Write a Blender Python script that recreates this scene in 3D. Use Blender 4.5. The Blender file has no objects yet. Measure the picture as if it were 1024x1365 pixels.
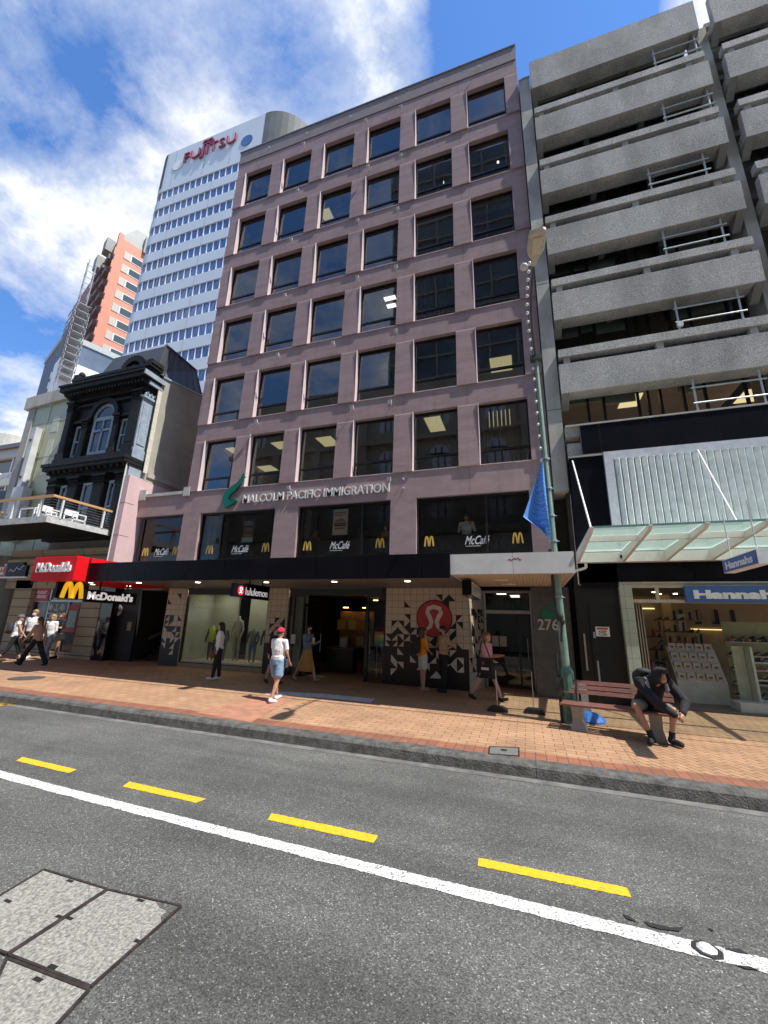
import bpy, bmesh, math, random
import numpy as np
from mathutils import Vector, Matrix
random.seed(7)
S = bpy.context.scene
COL = S.collection
R = math.radians
# ------------------------------------------------------------------ camera
CH = 1.85
F, PITCH, ROLL, YAW = 550.32/1024, R(15.214), R(1.56), R(18.932)
_fw = Vector((-math.sin(YAW)*math.cos(PITCH), math.cos(YAW)*math.cos(PITCH), math.sin(PITCH)))
_r0 = Vector((math.cos(YAW), math.sin(YAW), 0)); _u0 = _r0.cross(_fw)
_rt = _r0*math.cos(ROLL)+_u0*math.sin(ROLL); _up = -_r0*math.sin(ROLL)+_u0*math.cos(ROLL)
cam = bpy.data.objects.new('camera', bpy.data.cameras.new('camera')); COL.objects.link(cam)
cam.matrix_world = Matrix(((_rt.x,_up.x,-_fw.x,0),(_rt.y,_up.y,-_fw.y,0),(_rt.z,_up.z,-_fw.z,CH),(0,0,0,1)))
cam.data.sensor_fit = 'HORIZONTAL'; cam.data.sensor_width = 36; cam.data.lens = 36*F
cam.data.clip_start = .05; cam.data.clip_end = 3000
S.camera = cam
# ------------------------------------------------------------------ sun, sky, exposure
SUNV = Vector((0.60, -0.13, 1.0)).normalized()
sun = bpy.data.objects.new('sun', bpy.data.lights.new('sun', 'SUN')); COL.objects.link(sun)
sun.data.energy = 4.4; sun.data.angle = R(.5); sun.data.color = (1, .96, .89)
sun.rotation_euler = SUNV.to_track_quat('Z', 'Y').to_euler()
S.view_settings.view_transform = 'Standard'; S.view_settings.look = 'None'
S.view_settings.exposure = 0.50; S.view_settings.gamma = 1
W = bpy.data.worlds.new("World"); S.world = W; W.use_nodes = True
nt = W.node_tree; nt.nodes.clear()
def N(nt, t, **k):
    n = nt.nodes.new(t)
    for a, b in k.items():
        if a.startswith('i_'):
            n.inputs[a[2:].replace('_', ' ')].default_value = b
        else: setattr(n, a, b)
    return n
def ramp(nt, pts, interp='LINEAR'):
    n = nt.nodes.new('ShaderNodeValToRGB'); cr = n.color_ramp; cr.interpolation = interp
    while len(cr.elements) < len(pts): cr.elements.new(.5)
    for e, (p, c) in zip(cr.elements, pts):
        e.position = p; e.color = (c, c, c, 1) if not isinstance(c, tuple) else (*c, 1)
    return n
def math_(nt, op, a, b=None, clamp=False):
    n = nt.nodes.new('ShaderNodeMath'); n.operation = op; n.use_clamp = clamp
    for i, v in enumerate((a, b)):
        if v is None: continue
        if isinstance(v, (int, float)): n.inputs[i].default_value = v
        else: nt.links.new(v, n.inputs[i])
    return n.outputs[0]
sky = N(nt, 'ShaderNodeTexSky', sky_type='NISHITA', sun_disc=False)
sky.sun_elevation = math.asin(SUNV.z); sky.sun_rotation = math.atan2(SUNV.x, SUNV.y)
sky.air_density = 1.3; sky.dust_density = .3; sky.ozone_density = 3.0
tc = N(nt, 'ShaderNodeTexCoord'); sep = N(nt, 'ShaderNodeSeparateXYZ')
nt.links.new(tc.outputs['Generated'], sep.inputs[0])
zz = math_(nt, 'ADD', math_(nt, 'MAXIMUM', sep.outputs[2], 0.0), .22)
cmb = N(nt, 'ShaderNodeCombineXYZ')
nt.links.new(math_(nt, 'DIVIDE', sep.outputs[0], zz), cmb.inputs[0]); nt.links.new(math_(nt, 'DIVIDE', sep.outputs[1], zz), cmb.inputs[1])
n1 = N(nt, 'ShaderNodeTexNoise', i_Scale=2.7, i_Detail=11.0, i_Roughness=.64, i_Distortion=.12)
n2 = N(nt, 'ShaderNodeTexNoise', i_Scale=3.4, i_Detail=7.0, i_Roughness=.6, i_Distortion=.4)
off = N(nt, 'ShaderNodeVectorMath', operation='ADD'); off.inputs[1].default_value = (3.1, 7.4, 0)
nt.links.new(cmb.outputs[0], off.inputs[0]); nt.links.new(off.outputs[0], n1.inputs['Vector']); nt.links.new(off.outputs[0], n2.inputs['Vector'])
def pxdir(x, y):
    return (_fw+_rt*((x-512)/1024/F)-_up*((y-682.5)/1024/F))
acc = n1.outputs[0]
for (x, y, deg, w) in [(820, 20, 13, -.42), (735, 45, 8, -.22), (560, 60, 8, .10), (395, 110, 5, -.08), (250, 60, 9, .0), (50, 110, 6, -.10),
                       (60, 215, 8, .05), (110, 330, 8, .03), (20, 500, 6, -.03), (35, 560, 5, .06), (20, 400, 5, .05), (150, 330, 5, .0), (120, 160, 9, .04), (60, 440, 5, -.10), (930, 5, 4, .55), (440, 40, 6, .0), (20, 0, 9, .03), (180, 220, 6, .02)]:
    d = pxdir(x, y).normalized(); dp = N(nt, 'ShaderNodeVectorMath', operation='DOT_PRODUCT'); dp.inputs[1].default_value = d
    nt.links.new(tc.outputs['Generated'], dp.inputs[0])
    mr = N(nt, 'ShaderNodeMapRange', interpolation_type='SMOOTHSTEP'); mr.inputs['From Min'].default_value = math.cos(R(deg*1.5)); mr.inputs['From Max'].default_value = 1
    nt.links.new(dp.outputs['Value'], mr.inputs['Value'])
    acc = math_(nt, 'ADD', acc, math_(nt, 'MULTIPLY', mr.outputs[0], w))
cf = ramp(nt, [(.41, 0.0), (.51, .45), (.63, 1.0)]); nt.links.new(acc, cf.inputs[0])
cc = ramp(nt, [(.28, (2.9, 3.7, 5.4)), (.46, (4.6, 5.3, 6.8)), (.62, (7.2, 7.4, 7.8))]); nt.links.new(n2.outputs[0], cc.inputs[0])
# thick parts of the cloud are brighter
thick = N(nt, 'ShaderNodeMixRGB', blend_type='MIX'); thick.inputs[2].default_value = (8.8, 8.8, 8.8, 1)
tf = ramp(nt, [(.57, 0.0), (.74, 1.0)]); nt.links.new(acc, tf.inputs[0]); nt.links.new(tf.outputs[0], thick.inputs[0]); nt.links.new(cc.outputs[0], thick.inputs[1])
blue = N(nt, 'ShaderNodeMixRGB', blend_type='MULTIPLY'); blue.inputs[0].default_value = 1; blue.inputs[2].default_value = (.75, 1.12, 1.6, 1)
nt.links.new(sky.outputs[0], blue.inputs[1])
mx = N(nt, 'ShaderNodeMixRGB'); nt.links.new(cf.outputs[0], mx.inputs[0]); nt.links.new(blue.outputs[0], mx.inputs[1]); nt.links.new(thick.outputs[0], mx.inputs[2])
bg = N(nt, 'ShaderNodeBackground'); bg.inputs[1].default_value = .10
nt.links.new(mx.outputs[0], bg.inputs[0]); wo = N(nt, 'ShaderNodeOutputWorld'); nt.links.new(bg.outputs[0], wo.inputs[0])

# ------------------------------------------------------------------ measuring helpers
def at(px, py, Y=12.5):
    d = pxdir(px, py); t = Y/d.y
    return Vector((d.x*t, Y, d.z*t+CH))
def atx(px, py, X):
    d = pxdir(px, py); t = X/d.x
    return Vector((X, d.y*t, d.z*t+CH))
def gz(x, y): return -.008*x+.02*(max(y, 7)-7)
def gat(px, py):
    d = pxdir(px, py); t = (-CH-.14)/(d.z+.008*d.x-.02*d.y); v = d*t
    return Vector((v.x, v.y, gz(v.x, v.y)))
def rz_(x, y=0): return -.008*x-.17
def rat(px, py):
    d = pxdir(px, py); t = (-CH-.17)/(d.z+.008*d.x); v = d*t
    return Vector((v.x, v.y, rz_(v.x)))
# ------------------------------------------------------------------ materials
MATS = {}
def mat(name, col, rough=.6, metal=0.0, var=.12, scale=6.0, bump=0.0, bscale=None, stretch=None, spec=.5, emit=None, coat=0, detail=5, col2=None, dist=.02):
    if name in MATS: return MATS[name]
    m = bpy.data.materials.new(name); m.use_nodes = True; t = m.node_tree; b = t.nodes['Principled BSDF']
    MATS[name] = m
    b.inputs['Roughness'].default_value = rough; b.inputs['Metallic'].default_value = metal
    b.inputs['Specular IOR Level'].default_value = spec
    if coat: b.inputs['Coat Weight'].default_value = coat; b.inputs['Coat Roughness'].default_value = .05
    if emit:
        b.inputs['Emission Color'].default_value = (*col, 1); b.inputs['Emission Strength'].default_value = emit
    tcn = N(t, 'ShaderNodeTexCoord'); geo = N(t, 'ShaderNodeNewGeometry')
    mp = N(t, 'ShaderNodeMapping'); t.links.new(geo.outputs['Position'], mp.inputs[0])
    if stretch: mp.inputs['Scale'].default_value = stretch
    no = N(t, 'ShaderNodeTexNoise', i_Scale=scale, i_Detail=float(detail), i_Roughness=.6); t.links.new(mp.outputs[0], no.inputs['Vector'])
    lo = tuple(c*(1-var) for c in col); hi = tuple(min(c*(1+var), 1) for c in col)
    if col2: lo, hi = col, col2
    rp = ramp(t, [(.32, lo), (.68, hi)]); t.links.new(no.outputs[0], rp.inputs[0]); t.links.new(rp.outputs[0], b.inputs['Base Color'])
    m['rp'] = 1
    if bump:
        nb = N(t, 'ShaderNodeTexNoise', i_Scale=bscale or scale*4, i_Detail=4.0); t.links.new(mp.outputs[0], nb.inputs['Vector'])
        bm_ = N(t, 'ShaderNodeBump', i_Strength=bump, i_Distance=dist); t.links.new(nb.outputs[0], bm_.inputs['Height']); t.links.new(bm_.outputs[0], b.inputs['Normal'])
    return m
def glass(name, tint=(.35, .38, .38), refl=1.0, ior=1.5, wav=.0, rough=0.0):
    if name in MATS: return MATS[name]
    m = bpy.data.materials.new(name); m.use_nodes = True; t = m.node_tree; t.nodes.clear(); MATS[name] = m
    o = N(t, 'ShaderNodeOutputMaterial'); g = N(t, 'ShaderNodeBsdfGlossy'); g.inputs['Roughness'].default_value = rough
    g.inputs['Color'].default_value = (refl, refl, refl, 1)
    tr = N(t, 'ShaderNodeBsdfTransparent'); tr.inputs[0].default_value = (*tint, 1)
    fr = N(t, 'ShaderNodeFresnel', i_IOR=ior); mxs = N(t, 'ShaderNodeMixShader')
    t.links.new(fr.outputs[0], mxs.inputs[0]); t.links.new(tr.outputs[0], mxs.inputs[1]); t.links.new(g.outputs[0], mxs.inputs[2]); t.links.new(mxs.outputs[0], o.inputs[0])
    if wav:
        geo = N(t, 'ShaderNodeNewGeometry'); nb = N(t, 'ShaderNodeTexNoise', i_Scale=.9, i_Detail=1.0); t.links.new(geo.outputs['Position'], nb.inputs['Vector'])
        bp = N(t, 'ShaderNodeBump', i_Strength=wav, i_Distance=.05); t.links.new(nb.outputs[0], bp.inputs['Height'])
        t.links.new(bp.outputs[0], g.inputs['Normal']); t.links.new(bp.outputs[0], fr.inputs['Normal'])
    return m
def frosted():
    m = glass('canopy_glass', (.90, .96, .94), 1, 1.45, 0); t = m.node_tree; mx_ = [n for n in t.nodes if n.type == 'MIX_SHADER'][0]; o = [n for n in t.nodes if n.type == 'OUTPUT_MATERIAL'][0]
    tl = N(t, 'ShaderNodeBsdfTranslucent'); tl.inputs[0].default_value = (.62, .82, .76, 1); m2 = N(t, 'ShaderNodeMixShader'); m2.inputs[0].default_value = .10
    t.links.new(mx_.outputs[0], m2.inputs[1]); t.links.new(tl.outputs[0], m2.inputs[2]); t.links.new(m2.outputs[0], o.inputs[0]); return m
def asphalt():
    m = bpy.data.materials.new('asphalt'); m.use_nodes = True; t = m.node_tree; b = t.nodes['Principled BSDF']
    geo = N(t, 'ShaderNodeNewGeometry'); P = geo.outputs['Position']
    v = N(t, 'ShaderNodeTexVoronoi', i_Scale=120.0); t.links.new(P, v.inputs['Vector'])
    bw = N(t, 'ShaderNodeSeparateColor'); t.links.new(v.outputs['Color'], bw.inputs[0])
    r1 = ramp(t, [(0, (.048, .048, .045)), (.35, (.094, .094, .087)), (.75, (.140, .139, .127)), (.95, (.20, .197, .18)), (.98, (.29, .28, .25)), (1, (.48, .46, .42))]); t.links.new(bw.outputs[0], r1.inputs[0])
    big = N(t, 'ShaderNodeTexNoise', i_Scale=.55, i_Detail=6.0, i_Roughness=.62); t.links.new(P, big.inputs['Vector'])
    mp = N(t, 'ShaderNodeMapping'); mp.inputs['Scale'].default_value = (.18, 1.6, 1); t.links.new(P, mp.inputs[0])
    tr = N(t, 'ShaderNodeTexNoise', i_Scale=1.3, i_Detail=5.0); t.links.new(mp.outputs[0], tr.inputs['Vector'])
    r2 = ramp(t, [(.3, .66), (.7, 1.16)]); t.links.new(big.outputs[0], r2.inputs[0])
    r3 = ramp(t, [(.3, .74), (.7, 1.16)]); t.links.new(tr.outputs[0], r3.inputs[0])
    a = N(t, 'ShaderNodeMixRGB', blend_type='MULTIPLY'); a.inputs[0].default_value = 1; t.links.new(r1.outputs[0], a.inputs[1]); t.links.new(r2.outputs[0], a.inputs[2])
    c = N(t, 'ShaderNodeMixRGB', blend_type='MULTIPLY'); c.inputs[0].default_value = 1; t.links.new(a.outputs[0], c.inputs[1]); t.links.new(r3.outputs[0], c.inputs[2])
    # a few hairline cracks
    vc = N(t, 'ShaderNodeTexVoronoi', feature='DISTANCE_TO_EDGE', i_Scale=.33); dn = N(t, 'ShaderNodeTexNoise', i_Scale=2.2, i_Detail=6.0); t.links.new(P, dn.inputs['Vector'])
    ad = N(t, 'ShaderNodeVectorMath', operation='ADD'); t.links.new(P, ad.inputs[0]); sc = N(t, 'ShaderNodeVectorMath', operation='SCALE'); sc.inputs['Scale'].default_value = .9; t.links.new(dn.outputs['Color'], sc.inputs[0]); t.links.new(sc.outputs[0], ad.inputs[1]); t.links.new(ad.outputs[0], vc.inputs['Vector'])
    rc = ramp(t, [(0, .45), (.004, 1.0)]); t.links.new(vc.outputs['Distance'], rc.inputs[0])
    msk = ramp(t, [(.50, 0.0), (.56, 1.0)]); nm = N(t, 'ShaderNodeTexNoise', i_Scale=.4); t.links.new(P, nm.inputs['Vector']); t.links.new(nm.outputs[0], msk.inputs[0])
    d = N(t, 'ShaderNodeMixRGB', blend_type='MULTIPLY'); t.links.new(msk.outputs[0], d.inputs[0]); t.links.new(c.outputs[0], d.inputs[1]); t.links.new(rc.outputs[0], d.inputs[2])
    t.links.new(d.outputs[0], b.inputs['Base Color']); b.inputs['Roughness'].default_value = .85
    vb = N(t, 'ShaderNodeBump', i_Strength=.32, i_Distance=.004); t.links.new(v.outputs['Distance'], vb.inputs['Height']); vb.invert = True; t.links.new(vb.outputs[0], b.inputs['Normal'])
    return m
def brick(name, c1, c2, mortar, bw, bh, ms=.004, off=.5, rot=0, var=.5, rough=.8, bump=.3, plane='XY', smooth=.1, bias=0.0):
    if name in MATS: return MATS[name]
    m = bpy.data.materials.new(name); m.use_nodes = True; t = m.node_tree; b = t.nodes['Principled BSDF']; MATS[name] = m
    geo = N(t, 'ShaderNodeNewGeometry'); mp = N(t, 'ShaderNodeMapping'); t.links.new(geo.outputs['Position'], mp.inputs[0])
    if plane == 'XZ': mp.inputs['Rotation'].default_value = (R(-90), 0, 0)
    elif plane == 'YZ':
        sp = N(t, 'ShaderNodeSeparateXYZ'); cb = N(t, 'ShaderNodeCombineXYZ'); t.links.new(geo.outputs['Position'], sp.inputs[0]); t.links.new(sp.outputs[1], cb.inputs[0]); t.links.new(sp.outputs[2], cb.inputs[1]); t.links.new(cb.outputs[0], mp.inputs[0])
    else: mp.inputs['Rotation'].default_value = (0, 0, rot)
    br = N(t, 'ShaderNodeTexBrick', offset=off); br.inputs['Scale'].default_value = 1; br.inputs['Brick Width'].default_value = bw; br.inputs['Row Height'].default_value = bh
    br.inputs['Mortar Size'].default_value = ms; br.inputs['Mortar Smooth'].default_value = smooth; br.inputs['Color1'].default_value = (*c1, 1); br.inputs['Color2'].default_value = (*c2, 1); br.inputs['Mortar'].default_value = (*mortar, 1); br.inputs['Bias'].default_value = bias
    t.links.new(mp.outputs[0], br.inputs['Vector'])
    no = N(t, 'ShaderNodeTexNoise', i_Scale=1.1, i_Detail=7.0, i_Roughness=.65); t.links.new(geo.outputs['Position'], no.inputs['Vector'])
    rp = ramp(t, [(.3, 1-var*.5), (.7, 1+var*.25)]); t.links.new(no.outputs[0], rp.inputs[0])
    mu = N(t, 'ShaderNodeMixRGB', blend_type='MULTIPLY'); mu.inputs[0].default_value = 1; t.links.new(br.outputs[0], mu.inputs[1]); t.links.new(rp.outputs[0], mu.inputs[2]); t.links.new(mu.outputs[0], b.inputs['Base Color'])
    b.inputs['Roughness'].default_value = rough
    if bump:
        bp = N(t, 'ShaderNodeBump', i_Strength=bump, i_Distance=.004); bp.invert = True; t.links.new(br.outputs['Fac'], bp.inputs['Height']); t.links.new(bp.outputs[0], b.inputs['Normal'])
    return m
# ------------------------------------------------------------------ mesh helpers
class B:
    def __init__(s): s.v = []; s.f = []; s.sm = False
    def add(s, vs, fs):
        o = len(s.v); s.v += [tuple(v) for v in vs]; s.f += [tuple(i+o for i in f) for f in fs]; return s
    def box(s, x0, x1, y0, y1, z0, z1, m=None):
        if x1 < x0: x0, x1 = x1, x0
        if y1 < y0: y0, y1 = y1, y0
        if z1 < z0: z0, z1 = z1, z0
        vs = [Vector(p) for p in ((x0,y0,z0),(x1,y0,z0),(x1,y1,z0),(x0,y1,z0),(x0,y0,z1),(x1,y0,z1),(x1,y1,z1),(x0,y1,z1))]
        if m: vs = [m@v for v in vs]
        return s.add(vs, [(0,3,2,1),(4,5,6,7),(0,1,5,4),(1,2,6,5),(2,3,7,6),(3,0,4,7)])
    def quad(s, a, b, c, d): return s.add([a, b, c, d], [(0, 1, 2, 3)])
    def poly(s, pts): return s.add(pts, [tuple(range(len(pts)))])
    def prism(s, pts, vec):
        n = len(pts); p = [Vector(q) for q in pts]; v = Vector(vec)
        return s.add(p+[q+v for q in p], [tuple(range(n))[::-1], tuple(range(n, 2*n))]+[(i, (i+1) % n, (i+1) % n+n, i+n) for i in range(n)])
    def tube(s, p0, p1, r0, r1=None, n=8, cap=True, sx=1.0):
        r1 = r0 if r1 is None else r1; p0 = Vector(p0); p1 = Vector(p1); d = (p1-p0)
        if d.length < 1e-6: return s
        d.normalize(); a = Vector((0, 0, 1)) if abs(d.z) < .95 else Vector((1, 0, 0)); u = d.cross(a).normalized(); w = d.cross(u)
        vs = [];
        for p, r in ((p0, r0), (p1, r1)):
            for i in range(n):
                t = 2*math.pi*i/n; vs.append(p+u*math.cos(t)*r+w*math.sin(t)*r*sx)
        fs = [(i, (i+1) % n, n+(i+1) % n, n+i) for i in range(n)]
        if cap: fs += [tuple(range(n))[::-1], tuple(range(n, 2*n))]
        return s.add(vs, fs)
    def beam(s, p0, p1, w, h):
        p0 = Vector(p0); p1 = Vector(p1); d = (p1-p0).normalized(); a = Vector((0, 0, 1)) if abs(d.z) < .95 else Vector((0, 1, 0))
        u = d.cross(a).normalized()*w/2; q = u.cross(d).normalized()*h/2
        vs = [p+e for p in (p0, p1) for e in (-u-q, u-q, u+q, -u+q)]
        return s.add(vs, [(0,1,2,3),(7,6,5,4),(0,4,5,1),(1,5,6,2),(2,6,7,3),(3,7,4,0)])
    def loft(s, rings, cap=True):
        n = len(rings[0]); vs = [p for r in rings for p in r]; fs = []
        for k in range(len(rings)-1):
            for i in range(n): fs.append((k*n+i, k*n+(i+1) % n, (k+1)*n+(i+1) % n, (k+1)*n+i))
        if cap: fs += [tuple(range(n))[::-1], tuple(range((len(rings)-1)*n, len(rings)*n))]
        return s.add(vs, fs)
    def lathe(s, c, prof, n=20, sy=1.0):
        return s.loft([[(c[0]+r*math.cos(2*math.pi*i/n), c[1]+r*sy*math.sin(2*math.pi*i/n), c[2]+z) for i in range(n)] for r, z in prof])
    def ell(s, c, r, rot=None, n=14, k=9):
        rings = []
        for j in range(1, k):
            a = math.pi*j/k; ring = []
            for i in range(n):
                t = 2*math.pi*i/n; v = Vector((r[0]*math.sin(a)*math.cos(t), r[1]*math.sin(a)*math.sin(t), -r[2]*math.cos(a)))
                if rot: v = rot@v
                ring.append(v+Vector(c))
            rings.append(ring)
        return s.loft(rings)
    def cap(s, p0, p1, r0, r1, n=12):
        p0 = Vector(p0); p1 = Vector(p1); d = p1-p0; L = d.length
        d = d.normalized() if L > 1e-6 else Vector((0, 0, 1)); a = Vector((0, 0, 1)) if abs(d.z) < .95 else Vector((1, 0, 0)); u = d.cross(a).normalized(); w = d.cross(u)
        rings = []
        for c, r, sg, ks in ((p0, r0, -1, (80, 50, 20)), (p1, r1, 1, (20, 50, 80))):
            for t in ks: rings.append([c+d*sg*r*math.sin(R(t))+(u*math.cos(2*math.pi*i/n)+w*math.sin(2*math.pi*i/n))*r*math.cos(R(t)) for i in range(n)])
        return s.loft(rings)
    def pieces(s):
        p = list(range(len(s.v)))
        def fd(i):
            while p[i] != i: p[i] = p[p[i]]; i = p[i]
            return i
        for f in s.f:
            for i in f[1:]: p[fd(i)] = fd(f[0])
        g = {}
        for f in s.f: g.setdefault(fd(f[0]), []).append(f)
        # pieces that touch or overlap stay together
        bb = []
        for k, fs in g.items():
            vs = [s.v[i] for f in fs for i in f]; bb.append([[min(v[a] for v in vs)-.004 for a in range(3)], [max(v[a] for v in vs)+.004 for a in range(3)], fs])
        ch = True
        while ch:
            ch = False
            for i in range(len(bb)):
                for j in range(i+1, len(bb)):
                    if all(bb[i][0][a] <= bb[j][1][a] and bb[j][0][a] <= bb[i][1][a] for a in range(3)):
                        bb[i] = [[min(bb[i][0][a], bb[j][0][a]) for a in range(3)], [max(bb[i][1][a], bb[j][1][a]) for a in range(3)], bb[i][2]+bb[j][2]]; bb.pop(j); ch = True; break
                if ch: break
        out = []
        for lo, hi, fs in bb:
            q = B(); mp = {}
            for f in fs:
                for i in f:
                    if i not in mp: mp[i] = len(q.v); q.v.append(s.v[i])
                q.f.append(tuple(mp[i] for i in f))
            out.append(q)
        return out
    def obj(s, name, m, parent=None, off=None, smooth=False, bevel=0, voxel=0):
        me = bpy.data.meshes.new(name); off = Vector(off) if off is not None else Vector((0, 0, 0))
        me.from_pydata([Vector(v)-off for v in s.v], [], s.f); me.update()
        bm = bmesh.new(); bm.from_mesh(me)
        if s.f and not s.sm and name not in ('pane', 'shop_pane', 'entrance_glass'): bmesh.ops.recalc_face_normals(bm, faces=bm.faces)
        if bevel: bmesh.ops.bevel(bm, geom=bm.edges[:], offset=bevel, segments=2, affect='EDGES', profile=.5)
        bm.to_mesh(me); bm.free()
        o = bpy.data.objects.new(name, me); COL.objects.link(o)
        if voxel:
            md = o.modifiers.new('r', 'REMESH'); md.mode = 'VOXEL'; md.voxel_size = voxel
            m2 = o.modifiers.new('s', 'SMOOTH'); m2.factor = .5; m2.iterations = 3
            dg = bpy.context.evaluated_depsgraph_get(); dg.update(); me2 = bpy.data.meshes.new_from_object(o.evaluated_get(dg))
            o.modifiers.clear(); o.data = me2; me2.name = name; smooth = True
        if smooth: o.data.polygons.foreach_set('use_smooth', [True]*len(o.data.polygons))
        o.data.materials.clear(); o.data.materials.append(m)
        if parent: o.parent = parent
        return o
SPLIT = {'stone_pier', 'dark_corner', 'tube_light', 'wing_coping', 'soffit_light', 'downlight', 'display_light', 'spot_light', 'hall_light', 'rail_stub', 'roller_blind', 'side_wall', 'display_back', 'fascia', 'cafe_curtain',
         'fascia_panel', 'header', 'shop_interior', 'granite_pillar', 'hall', 'black_wall', 'back_wall', 'end_block', 'lower_black_band', 'shop_frame', 'stand', 'print', 'boot_picture', 'handrail', 'armrest', 'plinth', 'display_base', 'backpack_strap', 'pack_strap',
         'sunlit_quoin_strip', 'cornice_return', 'impost', 'side_ledge', 'stone_frieze', 'top_beam', 'joints', 'cornice_part', 'key_plate', 'end_panel', 'floor_slab', 'interior', 'painted_reflection_panel', 'arch_decal', 'panel_joint', 'bag_handle', 'shelf_unit', 'bracket', 'drain_pipe', 'slab_edge', 'screen_frame', 'folding_door', 'lattice_x', 'facade_x', 'tie'}
class T:
    """a thing: an Empty at its base which parents the parts; part meshes are given in world coordinates"""
    def __init__(s, name, label, cat, loc=(0, 0, 0), group=None, rot=0, local=False):
        s.o = bpy.data.objects.new(name, None); COL.objects.link(s.o); s.o.location = loc; s.o.rotation_euler = (0, 0, rot)
        s.o['label'] = label; s.o['category'] = cat
        if group: s.o['group'] = group
        s.off = Vector((0, 0, 0)) if local else Vector(loc)
    def part(s, name, b, m, parent=None, **k):
        lab = k.pop('label', None)
        if name in SPLIT:
            out = []
            for q in b.pieces(): out.append(q.obj(name, m, parent or s.o, s.off, **k))
            return out[0]
        o = b.obj(name, m, parent or s.o, s.off, **k)
        if lab: o['label'] = lab
        return o
def tag(o, label, cat, group=None):
    o['label'] = label; o['category'] = cat
    if group: o['group'] = group
    return o
def struct(name, b, m, **k): o = b.obj(name, m, **k); o['kind'] = 'structure'; return o
# text and flat marks: frame = (origin, u, v) ; the face looks along u x v
def FY(y): return (Vector((0, y, 0)), Vector((1, 0, 0)), Vector((0, 0, 1)))
def FXp(x): return (Vector((x, 0, 0)), Vector((0, 1, 0)), Vector((0, 0, 1)))
def FXn(x): return (Vector((x, 0, 0)), Vector((0, -1, 0)), Vector((0, 0, 1)))
def flat(b, pts, fr, depth):
    o, u, v = fr; n = u.cross(v)
    return b.prism([o+u*p[0]+v*p[1] for p in pts], n*depth)
def text(b, s, fr, u0, u1, v0, v1, depth=.01, bold=0.0, shear=0.0, sp=1.0):
    cu = bpy.data.curves.new('t', 'FONT'); cu.body = s; cu.extrude = .5; cu.offset = bold; cu.shear = shear; cu.space_character = sp; cu.resolution_u = 4
    o = bpy.data.objects.new('t', cu); COL.objects.link(o); dg = bpy.context.evaluated_depsgraph_get(); dg.update()
    me = bpy.data.meshes.new_from_object(o.evaluated_get(dg)); vs = [v.co.copy() for v in me.vertices]; fs = [tuple(p.vertices) for p in me.polygons]
    bpy.data.objects.remove(o); bpy.data.curves.remove(cu); bpy.data.meshes.remove(me)
    if not vs: return b
    x0 = min(v.x for v in vs); x1 = max(v.x for v in vs); y0 = min(v.y for v in vs); y1 = max(v.y for v in vs); og, u, w = fr; n = u.cross(w)
    return b.add([og+u*(u0+(v.x-x0)/(x1-x0)*(u1-u0))+w*(v0+(v.y-y0)/(y1-y0)*(v1-v0))+n*((v.z+.5)*depth) for v in vs], fs)
def stroke(b, pts, wd, fr, depth):
    o, u, v = fr; n = u.cross(v); P = [Vector((p[0], p[1])) for p in pts]; L = []; Rr = []
    for i, p in enumerate(P):
        d = (P[min(i+1, len(P)-1)]-P[max(i-1, 0)]).normalized(); q = Vector((-d.y, d.x)); w = wd[i] if isinstance(wd, (list, tuple)) else wd
        L.append(p+q*w/2); Rr.append(p-q*w/2)
    for i in range(len(P)-1):
        b.prism([o+u*a.x+v*a.y for a in (L[i], L[i+1], Rr[i+1], Rr[i])], n*depth)
    return b
def arches(b, fr, cu_, z0, w, h, depth=.01, k=.13):
    for s in (-1, 1):
        pts = []; wd = []
        for i in range(15):
            t = i/14; x = -1+2*t
            px = cu_+s*w*.25+s*0+x*w*.25*.86; pz = z0+h*(1-abs(x)**2.4)
            pts.append((px, pz)); wd.append(w*k)
        stroke(b, pts, wd, fr, depth)
    return b
def omega(b, fr, cx, cz, r, depth=.01):
    pts = [(-.95, -.62), (-.62, -.86), (-.30, -.62), (-.22, -.25), (-.36, .12), (-.56, .45), (-.46, .78), (0, .92), (.46, .78), (.56, .45), (.36, .12), (.22, -.25), (.30, -.62), (.62, -.86), (.95, -.62)]
    pts = [(cx+p[0]*r*.72, cz+p[1]*r*.72) for p in pts]
    wd = [r*w for w in (.03, .16, .22, .24, .25, .25, .25, .25, .25, .25, .25, .24, .22, .16, .03)]
    return stroke(b, pts, wd, fr, depth)
def disc(b, fr, cx, cz, r, depth, n=40): return flat(b, [(cx+r*math.cos(2*math.pi*i/n), cz+r*math.sin(2*math.pi*i/n)) for i in range(n)], fr, depth)
def sheet(x0, x1, y0, y1, zf, dz=0, nx=1, ny=1):
    b = B(); xs = [x0+(x1-x0)*i/nx for i in range(nx+1)]; ys = [y0+(y1-y0)*i/ny for i in range(ny+1)]
    b.add([(x, y, zf(x, y)+dz) for y in ys for x in xs], [(j*(nx+1)+i, j*(nx+1)+i+1, (j+1)*(nx+1)+i+1, (j+1)*(nx+1)+i) for j in range(ny) for i in range(nx)])
    return b
def slab_on(pts, zf, dz, th=.0):
    b = B(); b.poly([(p[0], p[1], zf(p[0], p[1])+dz) for p in pts]); return b
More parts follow.
